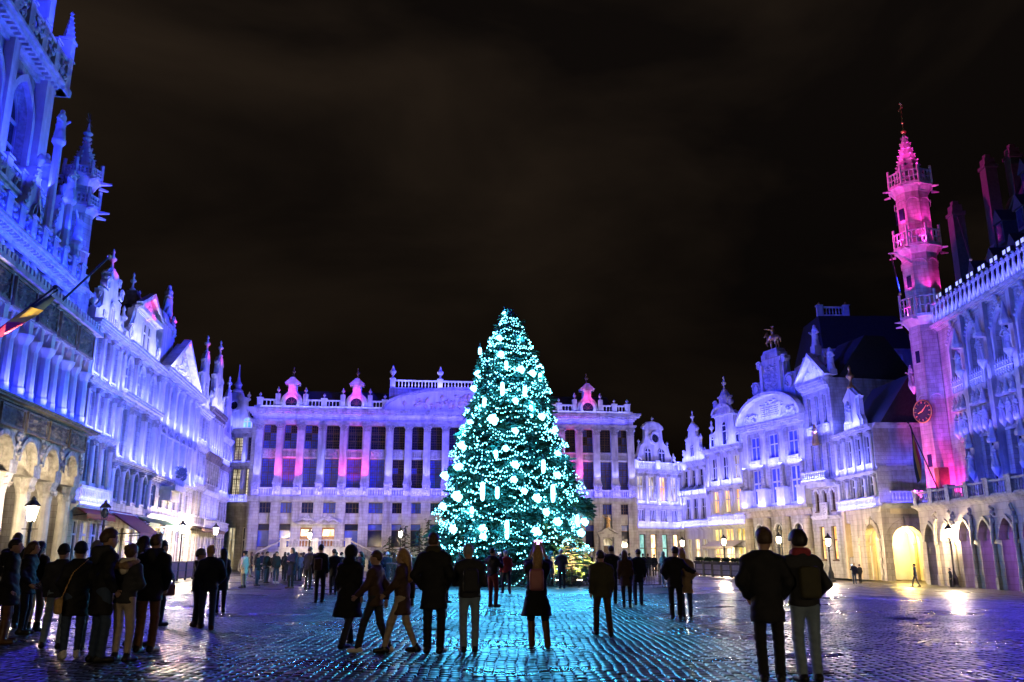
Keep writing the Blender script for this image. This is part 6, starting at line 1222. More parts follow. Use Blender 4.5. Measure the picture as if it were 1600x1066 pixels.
# hanging lanterns in the arcades
def lantern(loc, label, power, col=WARM, drop=.5):
    o = empty('hanging_lantern', loc, 0, label, 'lantern', 'lanterns in the arcades'); MB().tube((0, 0, .15), (0, 0, .15+drop), .015).lathe([(.02, .28), (.16, .16), (.18, .12)], n=6).lathe([(.08, -.22), (.1, -.2)], n=6).build('bracket', iron, o); MB().lathe([(.07, -.2), (.14, .1), (.1, .12)], n=6).build('glass', glow_mat(power*.25), o)
    return o
for i in range(3): a, b = arx[i]; lantern(K.w((a+b)/2, 1.6, 5.4), ['hanging lantern in the arcade bay next to the shops', 'hanging lantern in the second arcade bay of the left building', 'hanging lantern in the third arcade bay of the left building'][i], 200, WARM, 1.0)
PL = lambda x, y, z: tuple(np.array(E2.P0)+E2.d*x+E2.n*y+np.array([0, 0, z]))
lantern(PL((a0+a1)/2-.2, 1.6, 3.55), 'hanging lantern under the large yellow lit arch', 60, (1, .8, .4), 1.0)
# terrace enclosures
def screens(A, B, n, label, mat, plants, grp, h=1.0, z=None):
    A = np.array(A); B = np.array(B); an = math.atan2(B[1]-A[1], B[0]-A[0]); ln = np.hypot(*(B-A))/n
    for i in range(n):
        p = A+(B-A)*i/n; o = empty('terrace_screen', (p[0], p[1], gz(p[0])), an, ORDN[i]+' '+label, 'terrace screen', grp); w = ln-.12
        MB().box(0, .07, -.05, .05, 0, h).box(w-.07, w, -.05, .05, 0, h).box(.07, w-.07, -.04, .04, h-.08, h).box(.07, w-.07, -.04, .04, .12, .2).box(.07, w-.07, -.039, .039, h*.5, h*.5+.05).build('frame', iron, o)
        MB().box(.07, w-.07, -.012, .012, .2, h*.5).build('panel', mat, o); MB().box(.07, w-.07, -.011, .011, h*.5+.05, h-.08).build('panel', mat, o)
        if plants: MB().box(.05, w-.05, -.2, .2, h+.002, h+.16).build('planter', iron, o); MB().lumps(.0, w, 0, h+.12, h+.5, 40, .12, i, 1.4).build('plants', needle2, o, kind='stuff')
gpan = noise_mat('grey_screen_panel', (.22, .2, .2), (.34, .31, .3), 2, bump=.1); bpan = noise_mat('brown_screen_panel', (.16, .10, .06), (.26, .17, .11), 2, bump=.1)
xa, ya = ground_at(1072, 890); xb, yb = ground_at(1180, 903)
screens((14.6, 70.5), (17.8, 60.5), 8, 'grey planter topped terrace screen from the left before the right hand restaurants', gpan, True, 'terrace screens of the right restaurants')
screens((-19.4, 47.5), (-22.0, 66.5), 9, 'brown terrace screen before the left shops, counting away from the viewer', bpan, False, 'terrace screens of the left cafes', 1.15)
ro = empty('parasol', (FR['H1'].w(1.2, -2.0, 0)), 0, 'left closed red parasol before the narrow brownish guild house', 'parasol', 'closed red parasols'); 
def parasol(o): MB().tube((0, 0, 0), (0, 0, 2.7), .03).build('pole', iron, o); MB().lathe([(.26, .9), (.2, 1.4), (.08, 2.4), (.02, 2.65)], n=8).build('canopy', red_cloth, o)
parasol(ro); r2 = empty('parasol', (FR['H1'].w(2.6, -2.0, 0)), 0, 'right closed red parasol before the narrow brownish guild house', 'parasol', 'closed red parasols'); parasol(r2)
awning(FR['H2'], .4, 6.2, 3.35, 2.75, 1.4, noise_mat('cream_canvas', (.5, .44, .36), (.6, .54, .45), 3, bump=.1), 'cream awning over the restaurant windows right of the parasols')
# ================================================================== PEOPLE
def cloth(name, c, k=1.35, rough=(.65, .9)): return noise_mat(name, c, tuple(min(1, x*k) for x in c), 9, rough=rough, bump=.3, bscale=60, bdist=.01)
CL = dict(black=cloth('black_wool', (.008, .008, .009)), navy=cloth('navy_wool', (.010, .013, .03)), charcoal=cloth('charcoal_cloth', (.022, .022, .025)), olive=cloth('olive_cloth', (.045, .04, .018)), brown=cloth('brown_cloth', (.06, .032, .018)), tan=cloth('tan_cloth', (.28, .19, .10)), beige=cloth('beige_cotton', (.36, .29, .21)), jeans=cloth('blue_denim', (.03, .05, .09)), ljeans=cloth('faded_denim', (.17, .23, .28)), dred=cloth('dark_red_cloth', (.13, .015, .02)), red=cloth('red_cloth', (.26, .03, .04)), grey=cloth('grey_wool', (.12, .12, .125)), cream=cloth('cream_fleece', (.55, .48, .38)), fur=cloth('brown_fur', (.16, .10, .055), 2.4), rust=cloth('rust_cotton', (.16, .075, .03)), green=cloth('green_wool', (.05, .07, .03)), leather=noise_mat('brown_leather', (.13, .055, .018), (.22, .10, .035), 6, rough=(.3, .5), bump=.2), bleather=noise_mat('black_leather', (.01, .01, .01), (.02, .02, .02), 6, rough=(.3, .45), bump=.1), pink=noise_mat('pink_leather', (.38, .13, .13), (.46, .18, .17), 5, rough=(.4, .6), bump=.1), white=cloth('white_canvas', (.6, .58, .55)), plaid=cloth('tan_plaid', (.42, .26, .09), 1.6))
skin = noise_mat('skin', (.42, .25, .17), (.50, .31, .22), 8, rough=(.5, .65), bump=.05)
HR = dict(dark=noise_mat('dark_hair', (.012, .008, .006), (.03, .02, .014), 30, rough=(.4, .6), bump=.5, bscale=60, bdist=.01), brown=noise_mat('brown_hair', (.05, .028, .014), (.11, .06, .03), 30, rough=(.4, .6), bump=.5, bscale=60, bdist=.01), blond=noise_mat('blond_hair', (.30, .17, .055), (.48, .29, .11), 30, rough=(.4, .6), bump=.5, bscale=60, bdist=.01), grey=noise_mat('grey_hair', (.2, .19, .18), (.36, .34, .32), 30, rough=(.4, .6), bump=.5, bscale=60, bdist=.01))
screen = emit_mat('phone_screen', (.45, .65, 1.0), 2.5); pscreen = emit_mat('pink_screen', (1.0, .45, .9), 6)
PS = {}
def grid_mesh(fn, lo, hi, h, name, mat):
    v, f = sdf_mesh(fn, lo, hi, h); return np_mesh(name, v, f, mat)
def person(px, feet, top, label, yaw=0, coat='black', clen=.80, legs='jeans', pose='stand', arms=('down', 'down'), hair='dark', hs='short', shoes='bleather', fem=False, boots=None, hat=None, hood=None, bag=None, h=None, group=None, tilt=0., flare=1.0, puff=False, lean=0., at=None, scarf=None, vol=1.0, bald=False, bulk=1.0):
    q_ = random.Random(int(px*7)); lean += q_.uniform(-.035, .035); tilt += q_.uniform(-.025, .025); yaw += q_.uniform(-8, 8)
    X, Y = ground_at(px, feet) if at is None else at; r = ray(px, top); zt = HC+r[2]/r[1]*Y; g0 = gz(X); H = max(1.2, min(2.0, zt-g0)); S = H/(1.76 if hat is None else 1.80)
    h = h or (.02 if Y < 21 else .028 if Y < 34 else .038); o = empty('person', (X, Y, g0), R(yaw), label, 'person', group); sh = .15 if fem else .178; bk = bulk
    J = {}; q = {'stand': ((-.095, 0, .1), (.095, .02, .1)), 'apart': ((-.19, 0, .1), (.19, .02, .1)), 'walk': ((-.09, .27, .10), (.09, -.25, .13)), 'contra': ((-.08, .02, .1), (.2, -.06, .1)), 'step': ((-.22, .12, .1), (.12, -.08, .1))}[pose]
    hz = .93; hip = [(-.09+lean*.2, 0, hz), (.09+lean*.2, 0, hz)]
    kn = [((hp[0]+a[0])/2+(.012 if i else -.012), (hp[1]+a[1])/2+(.06 if pose == 'walk' and a[1] < 0 else .035), .51) for i, (hp, a) in enumerate(zip(hip, q))]
    sho = [(-sh+lean, 0, 1.375), (sh+lean, 0, 1.375)]; el = []; wr = []
    for i, a in enumerate(arms):
        s = -1 if i == 0 else 1
        e, w = {'down': ((s*(sh+.05), -.03, 1.13), (s*(sh+.04), .06, .88)), 'pocket': ((s*(sh+.10), -.06, 1.14), (s*(sh+.01), .10, .95)), 'photo': ((s*(sh+.06), .16, 1.22), (s*.09, .30, 1.5)), 'high': ((s*(sh+.05), .14, 1.42), (s*.08, .26, 1.72)), 'phone': ((s*(sh+.05), .06, 1.14), (s*.1, .28, 1.28)), 'chest': ((s*(sh+.06), .04, 1.13), (s*.06, .20, 1.16)), 'hold': ((s*(sh+.06), .0, 1.13), (s*(sh-.02), .2, .98)), 'around': ((s*(sh+.16), -.08, 1.2), (s*(sh+.34), -.16, 1.12)), 'swing': ((s*(sh+.05), .1, 1.14), (s*(sh+.0), .28, .98)), 'back': ((s*(sh+.05), -.12, 1.15), (s*(sh+.02), -.14, .9))}[a]
        el.append((e[0]+lean, e[1], e[2])); wr.append((w[0]+lean, w[1], w[2]))
    hd = (lean*1.1+tilt, .02, 1.63); nk = (lean, -.01, 1.46); near = Y < 21
    def head(P):
        d = su(.03, ell(P, hd, (.079, .098, .118)), ell(P, (hd[0], hd[1]+.04, 1.565), (.056, .06, .062)))
        d = smin(d, rcone(P, (hd[0], hd[1]+.085, 1.635), (hd[0], hd[1]+.118, 1.60), .012, .018), .015)
        for s in (-1, 1): d = smin(d, ell(P, (hd[0]+s*.08, hd[1]-.005, 1.615), (.014, .026, .034)), .01)
        d = smin(d, ell(P, (hd[0], hd[1]+.09, 1.665), (.05, .02, .012)), .02)
        d = np.minimum(d, ell(P, (hd[0], hd[1]+.098, 1.555), (.022, .012, .008)))
        return smin(d, rcone(P, nk, (hd[0], hd[1]-.01, 1.56), .056, .052), .03)
    def body(P):
        Q = P*np.array([1, 1.2, 1]); d = su(.08, rcone(Q, (lean-.06, 0, 1.34), (lean*.5-.05, 0, 1.0), .10, .10), rcone(Q, (lean+.06, 0, 1.34), (lean*.5+.05, 0, 1.0), .10, .10), rcone(P, sho[0], sho[1], .055))
        for i in (0, 1):
            d = su(.05, d, rcone(P, hip[i], kn[i], .08, .052)); a = q[i]; d = su(.03, d, rcone(P, kn[i], a, .052, .036)); d = su(.02, d, rcone(P, (a[0], a[1]-.03, .05), (a[0]+(-.02, .02)[i], a[1]+.13, .035), .036, .03))
            d = su(.03, d, rcone(P, sho[i], el[i], .048, .038)); d = su(.02, d, rcone(P, el[i], wr[i], .038, .027))
            w = np.array(wr[i]); u = w-np.array(el[i]); u /= np.linalg.norm(u); d = smin(d, rcone(P, w+u*.02, w+u*.085, .034, .032), .015)
            if not near: d = smin(d, rcone(P, w+u*.08, w+u*.16, .028, .018), .02)
        return np.minimum(smin(d, head(P), .02), head(P))
    xm = max(abs(w[0]) for w in wr+el+list(q))+.17; ym = max([.2]+[abs(w[1])+.2 for w in wr+list(q)]); lo = [-xm, -ym, -.02]; hi = [xm, ym, 1.80]; v, f = sdf_mesh(body, lo, hi, h); V = [v]; Fc = [f]; nv = len(v)
    if near:
        for i in (0, 1):      # palm with four fingers and a thumb, lightly curled
            w = np.array(wr[i]); u = w-np.array(el[i]); u /= np.linalg.norm(u); s = -1 if i == 0 else 1; fw = np.array([0, 1., 0]); sd = np.cross(u, fw); sd = sd/(np.linalg.norm(sd)+1e-6); fw = np.cross(sd, u); base = w+u*.085; inn = -sd*(1 if (sd[0]*s) > 0 else -1)
            def hand(P):
                d = rcone(P, w, base, .026, .03)
                for k in range(4):
                    L_ = (.062, .074, .07, .055)[k]; a = base+fw*(.027-.018*k); b = a+u*L_*.55+inn*.008; c = b+u*L_*.42+inn*.03; d = su(.004, d, rcone(P, a, b, .0095, .0085), rcone(P, b, c, .0085, .007))
                t0 = w+u*.03+fw*.026; return su(.006, d, rcone(P, t0, t0+u*.035+fw*.025+inn*.01, .012, .010), rcone(P, t0+u*.035+fw*.025+inn*.01, t0+u*.07+fw*.025+inn*.02, .010, .008))
            c = w+u*.08; hv_, hf_ = sdf_mesh(hand, c-.13, c+.13, .0065); V.append(hv_); Fc.append(hf_+nv); nv += len(hv_)
    bo = link('body', np_mesh('body', np.concatenate(V)*S, np.concatenate(Fc), skin), o)
    if near:
        ey = MB()
        for s in (-1, 1): ey.blob(((hd[0]+s*.03)*S, (hd[1]+.088)*S, 1.64*S), (.012*S, .008*S, .007*S), 1)
        ey.build('eyes', iron, o)
    # trousers
    def trou(P):
        d = ell(P, (lean*.2, -.005, .93), (.155, .108, .13))
        for i in (0, 1): a = q[i]; d = su(.05, d, rcone(P, hip[i], kn[i], .094*(1.02 if fem else 1.0), .066)); d = su(.03, d, rcone(P, kn[i], (a[0], a[1], .09), .066, .05 if fem or boots else .062))
        w_ = .004*np.sin(P[..., 2]*70+P[..., 0]*30)*(P[..., 2] < .62); return np.maximum(d+w_, P[..., 2]-1.02)
    v, f = sdf_mesh(trou, [-.5, -.5, .01], [.5, .5, 1.08], h); link('trousers', np_mesh('trousers', v*S, f, CL[legs]), o)
    def shoe(P):
        d = np.full(P.shape[:-1], 9.)
        for i in (0, 1):
            a = q[i]; d = np.minimum(d, su(.03, rcone(P, (a[0], a[1]-.05, .05), (a[0]+(-.03, .03)[i], a[1]+.16, .042), .048, .042), rcone(P, (a[0], a[1]-.02, .06), (a[0], a[1], .12), .05, .052)))
            if boots: k = kn[i]; kk = np.array(a)+(np.array(k)-np.array(a))*((boots-.1)/.41); d = smin(d, rcone(P, (a[0], a[1], .1), kk, .056, .07), .03); d = np.maximum(d, P[..., 2]-boots)
        return np.maximum(d, -P[..., 2]+.002)
    v, f = sdf_mesh(shoe, [-.55, -.55, -.03], [.55, .6, (boots or .2)+.08], min(h, .02)); link('boots' if boots else 'shoes', np_mesh('shoes', v*S, f, CL[shoes]), o)
    # coat
    def coatf(P):
        Q = P*np.array([1, 1.28, 1]); z0 = clen+.02; wd = .125*bk; hem = (.125+.05*(.95-clen))*flare*bk; Q2 = P*np.array([1, 1.0, 1])
        d = su(.07, rcone(Q, (lean-.075*bk, 0, 1.33), (lean*.6-.05, 0, 1.08), wd, .118*bk), rcone(Q, (lean+.075*bk, 0, 1.33), (lean*.6+.05, 0, 1.08), wd, .118*bk), rcone(Q2, (lean*.6-.05, 0, 1.06), (lean*.3-.06*flare, 0, z0-.1), .105*bk, hem), rcone(Q2, (lean*.6+.05, 0, 1.06), (lean*.3+.06*flare, 0, z0-.1), .105*bk, hem), rcone(P, sho[0], sho[1], .07), rcone(P, (lean, -.01, 1.46), sho[0], .07, .075), rcone(P, (lean, -.01, 1.46), sho[1], .07, .075), rcone(P, (lean, -.01, 1.43), (lean, -.005, 1.50), .08, .072))
        if not fem: pass
        d = np.maximum(d, z0-P[..., 2])
        for i in (0, 1):
            w = np.array(wr[i]); u = w-np.array(el[i]); u /= np.linalg.norm(u); sl = su(.04, rcone(P, sho[i], el[i], .074*bk, .064), np.maximum(rcone(P, el[i], wr[i], .066, .052), (P-w) @ u)); d = smin(d, sl, .035)
        d = d+.006*np.sin(P[..., 2]*24+P[..., 0]*17+P[..., 1]*13+px)+.004*np.sin(P[..., 2]*41-P[..., 0]*26+px)+.003*np.sin(P[..., 2]*71-P[..., 0]*40)
        if puff: d = d-.008*np.abs(np.sin(P[..., 2]*math.pi/.085))
        return np.maximum(d, P[..., 2]-1.515)
    v, f = sdf_mesh(coatf, [-xm-.05, -ym, clen-.05], [xm+.05, ym, 1.56], h); link('coat', np_mesh('coat', v*S, f, CL[coat]), o)
    # hair and headgear
    if hat != 'hoodup' and not bald:
        def hairf(P):
            d = ell(P, (hd[0], hd[1]-.014, hd[2]+.022*vol), (.094*vol, .114*vol, .124*vol)); fc = np.maximum(P[..., 1]-(hd[1]+.045), -(P[..., 2]-1.70)); fc = np.minimum(fc, .5)
            d = np.maximum(d, np.minimum(P[..., 1]-(hd[1]+.05), 1.69-P[..., 2]))
            if hs == 'short': d = np.maximum(d, 1.585-P[..., 2]); d = np.maximum(d, np.minimum(np.minimum(np.abs(P[..., 0]-hd[0])-.058, P[..., 1]+.035), 1.645-P[..., 2])); d = np.maximum(d, np.minimum(np.minimum(P[..., 1]-(hd[1]+.02), 1.63-P[..., 2]), 1))
            if hs == 'long': d = su(.05, d, rcone(P*np.array([.8, 1, 1]), (hd[0]*.8, -.07, 1.6), (hd[0]*.8, -.115, 1.24), .075, .07)); 
            if hs == 'bob': d = su(.04, d, rcone(P, (hd[0]-.03, -.04, 1.6), (hd[0]-.05, -.05, 1.47), .07, .06), rcone(P, (hd[0]+.03, -.04, 1.6), (hd[0]+.05, -.05, 1.47), .07, .06))
            if hs == 'bun': d = su(.03, d, ell(P, (hd[0], hd[1]-.12, 1.70), (.05, .05, .05)))
            return d+.005*np.sin(P[..., 0]*95+P[..., 1]*30)*np.sin(P[..., 2]*55+P[..., 1]*40)
        v, f = sdf_mesh(hairf, [hd[0]-.2, -.3, 1.1], [hd[0]+.2, .25, 1.8], min(h, .02)); link('hair', np_mesh('hair', v*S, f, HR[hair]), o)
    if hat in ('beanie', 'beret'):
        def hatf(P):
            if hat == 'beret': return np.maximum(su(.03, ell(P, (hd[0]-.02, hd[1]-.02, 1.735), (.135, .14, .05)), ell(P, (hd[0], hd[1], 1.70), (.095, .11, .05))), 1.67-P[..., 2])
            return np.maximum(su(.02, ell(P, (hd[0], hd[1]-.008, 1.675), (.098, .118, .12)), ell(P, (hd[0], hd[1]-.008, 1.655), (.102, .122, .035))), 1.628-P[..., 2])
        v, f = sdf_mesh(hatf, [hd[0]-.2, -.25, 1.55], [hd[0]+.2, .25, 1.85], min(h, .02)); link('hat', np_mesh('hat', v*S, f, CL[bag_hat.get(label, 'navy')]), o)
    if hood or hat == 'hoodup':
        def hoodf(P):
            if hat == 'hoodup': return np.maximum(np.maximum(su(.04, ell(P, (hd[0], hd[1]-.015, 1.66), (.115, .13, .135)), ell(P, (hd[0], -.05, 1.5), (.13, .1, .08))), -ell(P, (hd[0], hd[1]+.12, 1.62), (.08, .1, .11))), P[..., 1]-.13)
            return su(.04, rcone(P, (lean-.11, -.03, 1.5), (lean, -.13, 1.47), .055, .07), rcone(P, (lean+.11, -.03, 1.5), (lean, -.13, 1.47), .055, .07), ell(P, (lean, -.13, 1.40), (.1, .06, .11)))
        v, f = sdf_mesh(hoodf, [lean-.3, -.35, 1.2], [lean+.3, .3, 1.9], min(h, .02)); link('hood', np_mesh('hood', v*S, f, CL[coat if hood in (True, None) else hood]), o)
        if hood == 'cream':
            def furf(P): return su(.03, rcone(P, (lean-.13, .0, 1.49), (lean-.09, -.17, 1.43), .05), rcone(P, (lean+.13, .0, 1.49), (lean+.09, -.17, 1.43), .05), rcone(P, (lean-.09, -.17, 1.43), (lean+.09, -.17, 1.43), .055))+.012*np.sin(P[..., 0]*90)*np.sin(P[..., 2]*110)*np.sin(P[..., 1]*80)
            v, f = sdf_mesh(furf, [lean-.3, -.35, 1.25], [lean+.3, .2, 1.65], .014); link('fur_trim', np_mesh('fur_trim', v*S, f, CL['fur']), o)
    if scarf:
        def scf(P): return su(.03, rcone(P, (lean-.06, .03, 1.5), (lean+.06, .04, 1.5), .06), rcone(P, (lean-.07, -.04, 1.51), (lean+.07, -.04, 1.51), .06), rcone(P, (lean+.05, .09, 1.48), (lean+.07, .14, 1.2), .045, .04))
        v, f = sdf_mesh(scf, [lean-.3, -.25, 1.1], [lean+.3, .3, 1.65], min(h, .022)); link('scarf', np_mesh('scarf', v*S, f, CL[scarf]), o)
    if bag:
        kind, mat, side = bag; s = side
        if kind == 'back': bx = lambda P: rbox(P, (lean, -.235, 1.16), (.13, .06, .19), .05)
        elif kind == 'hand': bx = lambda P: np.minimum(rbox(P, (s*(sh+.13), .02, .74), (.05, .15, .12), .04), np.abs(vlen((P-np.array([s*(sh+.13), .02, .86]))[..., 1:]*np.array([1., .7]))-.1)+np.abs(P[..., 0]-s*(sh+.13))-.022)
        else: bx = lambda P: np.minimum(rbox(P, (s*(sh+.1), -.08, .80), (.055, .14, .12), .035), np.minimum(rcone(P, (s*(sh+.07), -.1, .9), (s*.1, -.15, 1.3), .014), rcone(P, (s*.1, -.15, 1.3), (-s*.1, -.1, 1.5), .014)))
        v, f = sdf_mesh(bx, [-.5, -.42, .5], [.5, .4, 1.6], min(h, .02))
        bn = {'back': 'backpack', 'hand': 'handbag'}.get(kind, 'shoulder_bag'); tag(link(bn, np_mesh('bag', v*S, f, CL[mat]), None, loc=(X, Y, g0), rot=(0, 0, R(yaw))), ' '.join((bn.replace('_', ' ')+' of the '+label).split()[:16]), 'bag')
    if 'photo' in arms or 'phone' in arms or 'high' in arms:
        w = (np.array(wr[0])+np.array(wr[1]))/2*S if arms[0] == arms[1] else np.array(wr[0 if arms[0] in ('photo', 'phone', 'high') else 1])*S
        m = MB().box(-.075, .075, -.005, .005, -.04, .04); M_ = Matrix.Rotation(R(yaw), 4, 'Z') @ Vector((w[0], w[1]+.06, w[2]+.09)); p = m.build('phone', iron, None, loc=(X+M_[0], Y+M_[1], g0+M_[2])); p.rotation_euler = (0, 0, R(yaw)); tag(p, ' '.join(('phone held up by the '+label).split()[:16]), 'phone'); MB().box(-.07, .07, -.008, -.0052, -.036, .036).build('screen', pscreen if label in PINKS else screen, p)
    return o
bag_hat = {}; PINKS = set()
def P(*a, hatc=None, **k):
    if hatc: bag_hat[a[3]] = hatc
    return person(*a, **k)
# ---- group in the left foreground
P(2, 1006, 842, 'large person in a dark coat and brown boots cut by the left edge', yaw=-70, coat='black', clen=.62, legs='rust', boots=.4, shoes='leather', pose='apart', hood=True, fem=True, bulk=1.25, flare=1.2)
P(13, 982, 833, 'man with cropped brown hair behind the woman in profile at far left', yaw=20, coat='charcoal', legs='black', hair='brown', arms=('pocket', 'pocket'))
P(32, 992, 846, 'woman in profile with long brown hair and a glossy black padded jacket', yaw=-75, coat='black', clen=.74, legs='black', hair='brown', hs='long', fem=True, puff=True, arms=('pocket', 'pocket'))
P(48, 988, 846, 'woman with long dark hair, olive jacket and tight beige trousers', yaw=-20, coat='olive', clen=.86, legs='beige', hair='dark', hs='long', fem=True, boots=.2, shoes='bleather', arms=('chest', 'chest'))
P(82, 1014, 848, 'person in a dark grey jacket and pale jeans stepping forward', yaw=15, coat='charcoal', clen=.84, legs='ljeans', pose='step', hat='beanie', hatc='black', hair='dark', arms=('down', 'chest'))
P(108, 1030, 844, 'woman in a long black coat and navy wool cap with a tan plaid shoulder bag', yaw=25, coat='black', clen=.62, legs='jeans', hat='beanie', hatc='navy', hair='dark', fem=True, shoes='white', bag=('side', 'plaid', -1), pose='stand', arms=('pocket', 'chest'))
P(134, 1018, 843, 'person in a grey knitted cap half hidden by the tall man', yaw=0, coat='black', clen=.66, legs='jeans', hat='beanie', hatc='grey', hair='dark')
P(148, 1036, 828, 'tall brown haired man in profile wearing a black hooded coat', yaw=-50, coat='black', clen=.60, legs='jeans', hair='brown', vol=1.12, hood='charcoal', arms=('pocket', 'pocket'), pose='stand')
P(184, 1034, 850, 'woman in beige trousers and black quilted jacket with fur trimmed cream hood', yaw=-8, coat='charcoal', clen=.84, legs='beige', hair='brown', hs='bun', fem=True, hood='cream', puff=True, pose='contra', arms=('chest', 'chest'))
P(205, 1012, 838, 'dark haired woman holding up a glowing phone in the left group', yaw=-25, coat='black', clen=.7, legs='black', hair='dark', hs='bob', fem=True, arms=('high', 'high'))
P(224, 1020, 835, 'man in a black parka and rust brown trousers', yaw=-10, coat='black', clen=.74, legs='rust', hair='brown', hood=True, pose='stand', arms=('pocket', 'pocket'), bulk=1.12)
P(243, 978, 845, 'person in navy holding a brown handbag behind the black parka', yaw=-35, coat='navy', clen=.74, legs='navy', hair='dark', bag=('hand', 'leather', 1), pose='contra', arms=('down', 'hold'))
P(303, 980, 856, 'person in a grey cap and black jacket facing the bald man', yaw=-60, coat='black', clen=.78, legs='black', hat='beanie', hatc='grey', shoes='brown', arms=('chest', 'chest'), fem=True)
P(321, 984, 852, 'man with close cropped fair hair, navy jacket and blue jeans', yaw=20, coat='navy', clen=.80, legs='jeans', hair='blond', hs='short', shoes='brown', arms=('pocket', 'pocket'), bulk=1.08, pose='walk')
P(343, 958, 857, 'person in black with long dark hair beside the navy jacket man', yaw=30, coat='black', clen=.6, legs='black', hair='dark', hs='long', fem=True)
# ---- middle distance, left to right
P(380, 919, 860, 'person in cream coat, pale trousers and dark beret', yaw=70, coat='cream', clen=.66, legs='beige', hat='beret', hatc='black', hair='dark', fem=True)
P(400, 916, 864, 'dark haired person in black next to the cream coat', yaw=-100, coat='black', clen=.8, legs='jeans', hair='dark', hs='long', fem=True, arms=('hold', 'chest'))
P(415, 912, 862, 'person in black carrying a white bag among the left crowd', yaw=-120, coat='black', clen=.8, legs='jeans', hair='dark', bag=('hand', 'white', -1), arms=('hold', 'hold'))
P(430, 912, 862, 'person with pale shoes and dark jacket in the left crowd', yaw=-150, coat='charcoal', clen=.8, legs='jeans', shoes='white', hair='dark', hs='long', fem=True)
P(454, 920, 856, 'person in a long navy coat with brown shoes facing the crowd', yaw=150, coat='navy', clen=.55, legs='black', hair='dark', hs='bob', shoes='rust', arms=('chest', 'chest'))
P(468, 908, 864, 'person in grey standing behind the long navy coat', yaw=60, coat='grey', clen=.8, legs='jeans', hair='brown')
P(480, 922, 855, 'man in a dark jacket left of the brown bag woman', yaw=-20, coat='black', clen=.78, legs='black', hair='brown')
P(498, 942, 851, 'person in black with a brown rucksack in front of the mansion stairs', yaw=-10, coat='black', clen=.8, legs='black', hair='dark', bag=('back', 'brown', 1), arms=('down', 'down'))
P(540, 1012, 850, 'person in a wide dark hooded coat, largest of the left centre group', yaw=-20, coat='black', clen=.5, legs='charcoal', hat='hoodup', pose='walk', flare=1.35, bulk=1.15)
P(520, 930, 858, 'dark figure just left of the wide hooded coat', yaw=20, coat='black', clen=.7, legs='black', hair='dark')
P(562, 918, 862, 'woman in black with fair face turned to the left', yaw=110, coat='black', clen=.74, legs='black', hair='dark', hs='long', fem=True, at=None)
P(584, 1020, 861, 'person in beige brown jacket walking left of the brown coat', yaw=75, coat='brown', clen=.78, legs='charcoal', hair='brown', pose='walk', shoes='white', arms=('swing', 'back'))
P(626, 1020, 858, 'person in a tan brown coat walking past the dark firs', yaw=80, coat='brown', clen=.62, legs='beige', hair='blond', hs='long', fem=True, pose='walk', arms=('swing', 'back'), bulk=1.1)
P(604, 915, 862, 'person in a white pointed cap far behind the tan coat', yaw=10, coat='navy', clen=.78, legs='jeans', hat='beanie', hatc='white')
P(677, 1022, 833, 'tall man in black with an olive scarf left of the Christmas tree', yaw=-15, coat='black', clen=.62, legs='black', hair='brown', scarf='olive', arms=('pocket', 'pocket'), bulk=1.1, pose='stand')
P(692, 942, 858, 'person in black just right of the man with olive scarf', yaw=-30, coat='black', clen=.72, legs='black', hair='dark', pose='contra')
P(733, 1020, 850, 'man in faded grey jeans and dark jacket with grey hair', yaw=5, coat='charcoal', clen=.86, legs='ljeans', hair='grey', pose='stand', arms=('chest', 'chest'), bag=('back', 'charcoal', 1), bulk=1.1)
P(770, 949, 856, 'person in dark red trousers photographing the tree', yaw=-35, coat='black', clen=.9, legs='dred', hair='dark', arms=('photo', 'photo'), pose='stand', shoes='brown')
P(791, 928, 860, 'person in a dark red jacket facing the tree', yaw=10, coat='red', clen=.84, legs='charcoal', hair='grey', pose='walk')
PINKS.add('woman with long blond hair, black flared coat, pink bag and tan knee boots')
P(838, 1012, 852, 'woman with long blond hair, black flared coat, pink bag and tan knee boots', yaw=0, coat='black', clen=.52, flare=1.45, legs='black', hair='blond', hs='long', fem=True, boots=.46, shoes='leather', pose='contra', arms=('high', 'high'), bag=('back', 'pink', 1))
P(878, 920, 858, 'man in a navy jacket at the barrier right of the blond woman', yaw=0, coat='navy', clen=.76, legs='black', hair='grey', arms=('chest', 'chest'))
P(860, 915, 864, 'short person in black at the barrier beside the navy jacket', yaw=20, coat='black', clen=.78, legs='black', hair='dark')
P(943, 994, 860, 'man in a thick olive jacket right of the tree', yaw=10, coat='olive', clen=.76, legs='brown', hair='dark', pose='walk', arms=('down', 'down'), bulk=1.15)
P(957, 944, 853, 'dark figure behind the olive jacket man', yaw=0, coat='black', clen=.7, legs='black', hair='dark')
P(980, 950, 860, 'person in a reddish brown coat right of the olive jacket', yaw=-5, coat='brown', clen=.64, legs='black', hair='brown', fem=True, hs='bob', pose='stand')
P(998, 946, 858, 'person in navy close to the right of the brown coat', yaw=-5, coat='navy', clen=.7, legs='jeans', hair='dark')
P(1006, 901, 865, 'person in a dark coat in the distance before the teal windows', yaw=0, coat='black', clen=.7, legs='black', hair='dark')
P(1014, 901, 865, 'left one of the far pair in black before the guild houses', yaw=0, coat='charcoal', clen=.7, legs='black', hair='brown')
P(1023, 901, 866, 'right one of the far pair in black before the guild houses', yaw=0, coat='black', clen=.7, legs='black', hair='dark')
P(1040, 917, 862, 'person in grey holding a phone left of the embracing couple', yaw=-20, coat='grey', clen=.8, legs='jeans', hair='brown', shoes='white', fem=True, hs='long', arms=('phone', 'phone'))
P(1057, 968, 854, 'man in black leaning to his partner in the tan coat', yaw=-5, coat='black', clen=.74, legs='black', hair='dark', tilt=.05, arms=('pocket', 'around'), bulk=1.1)
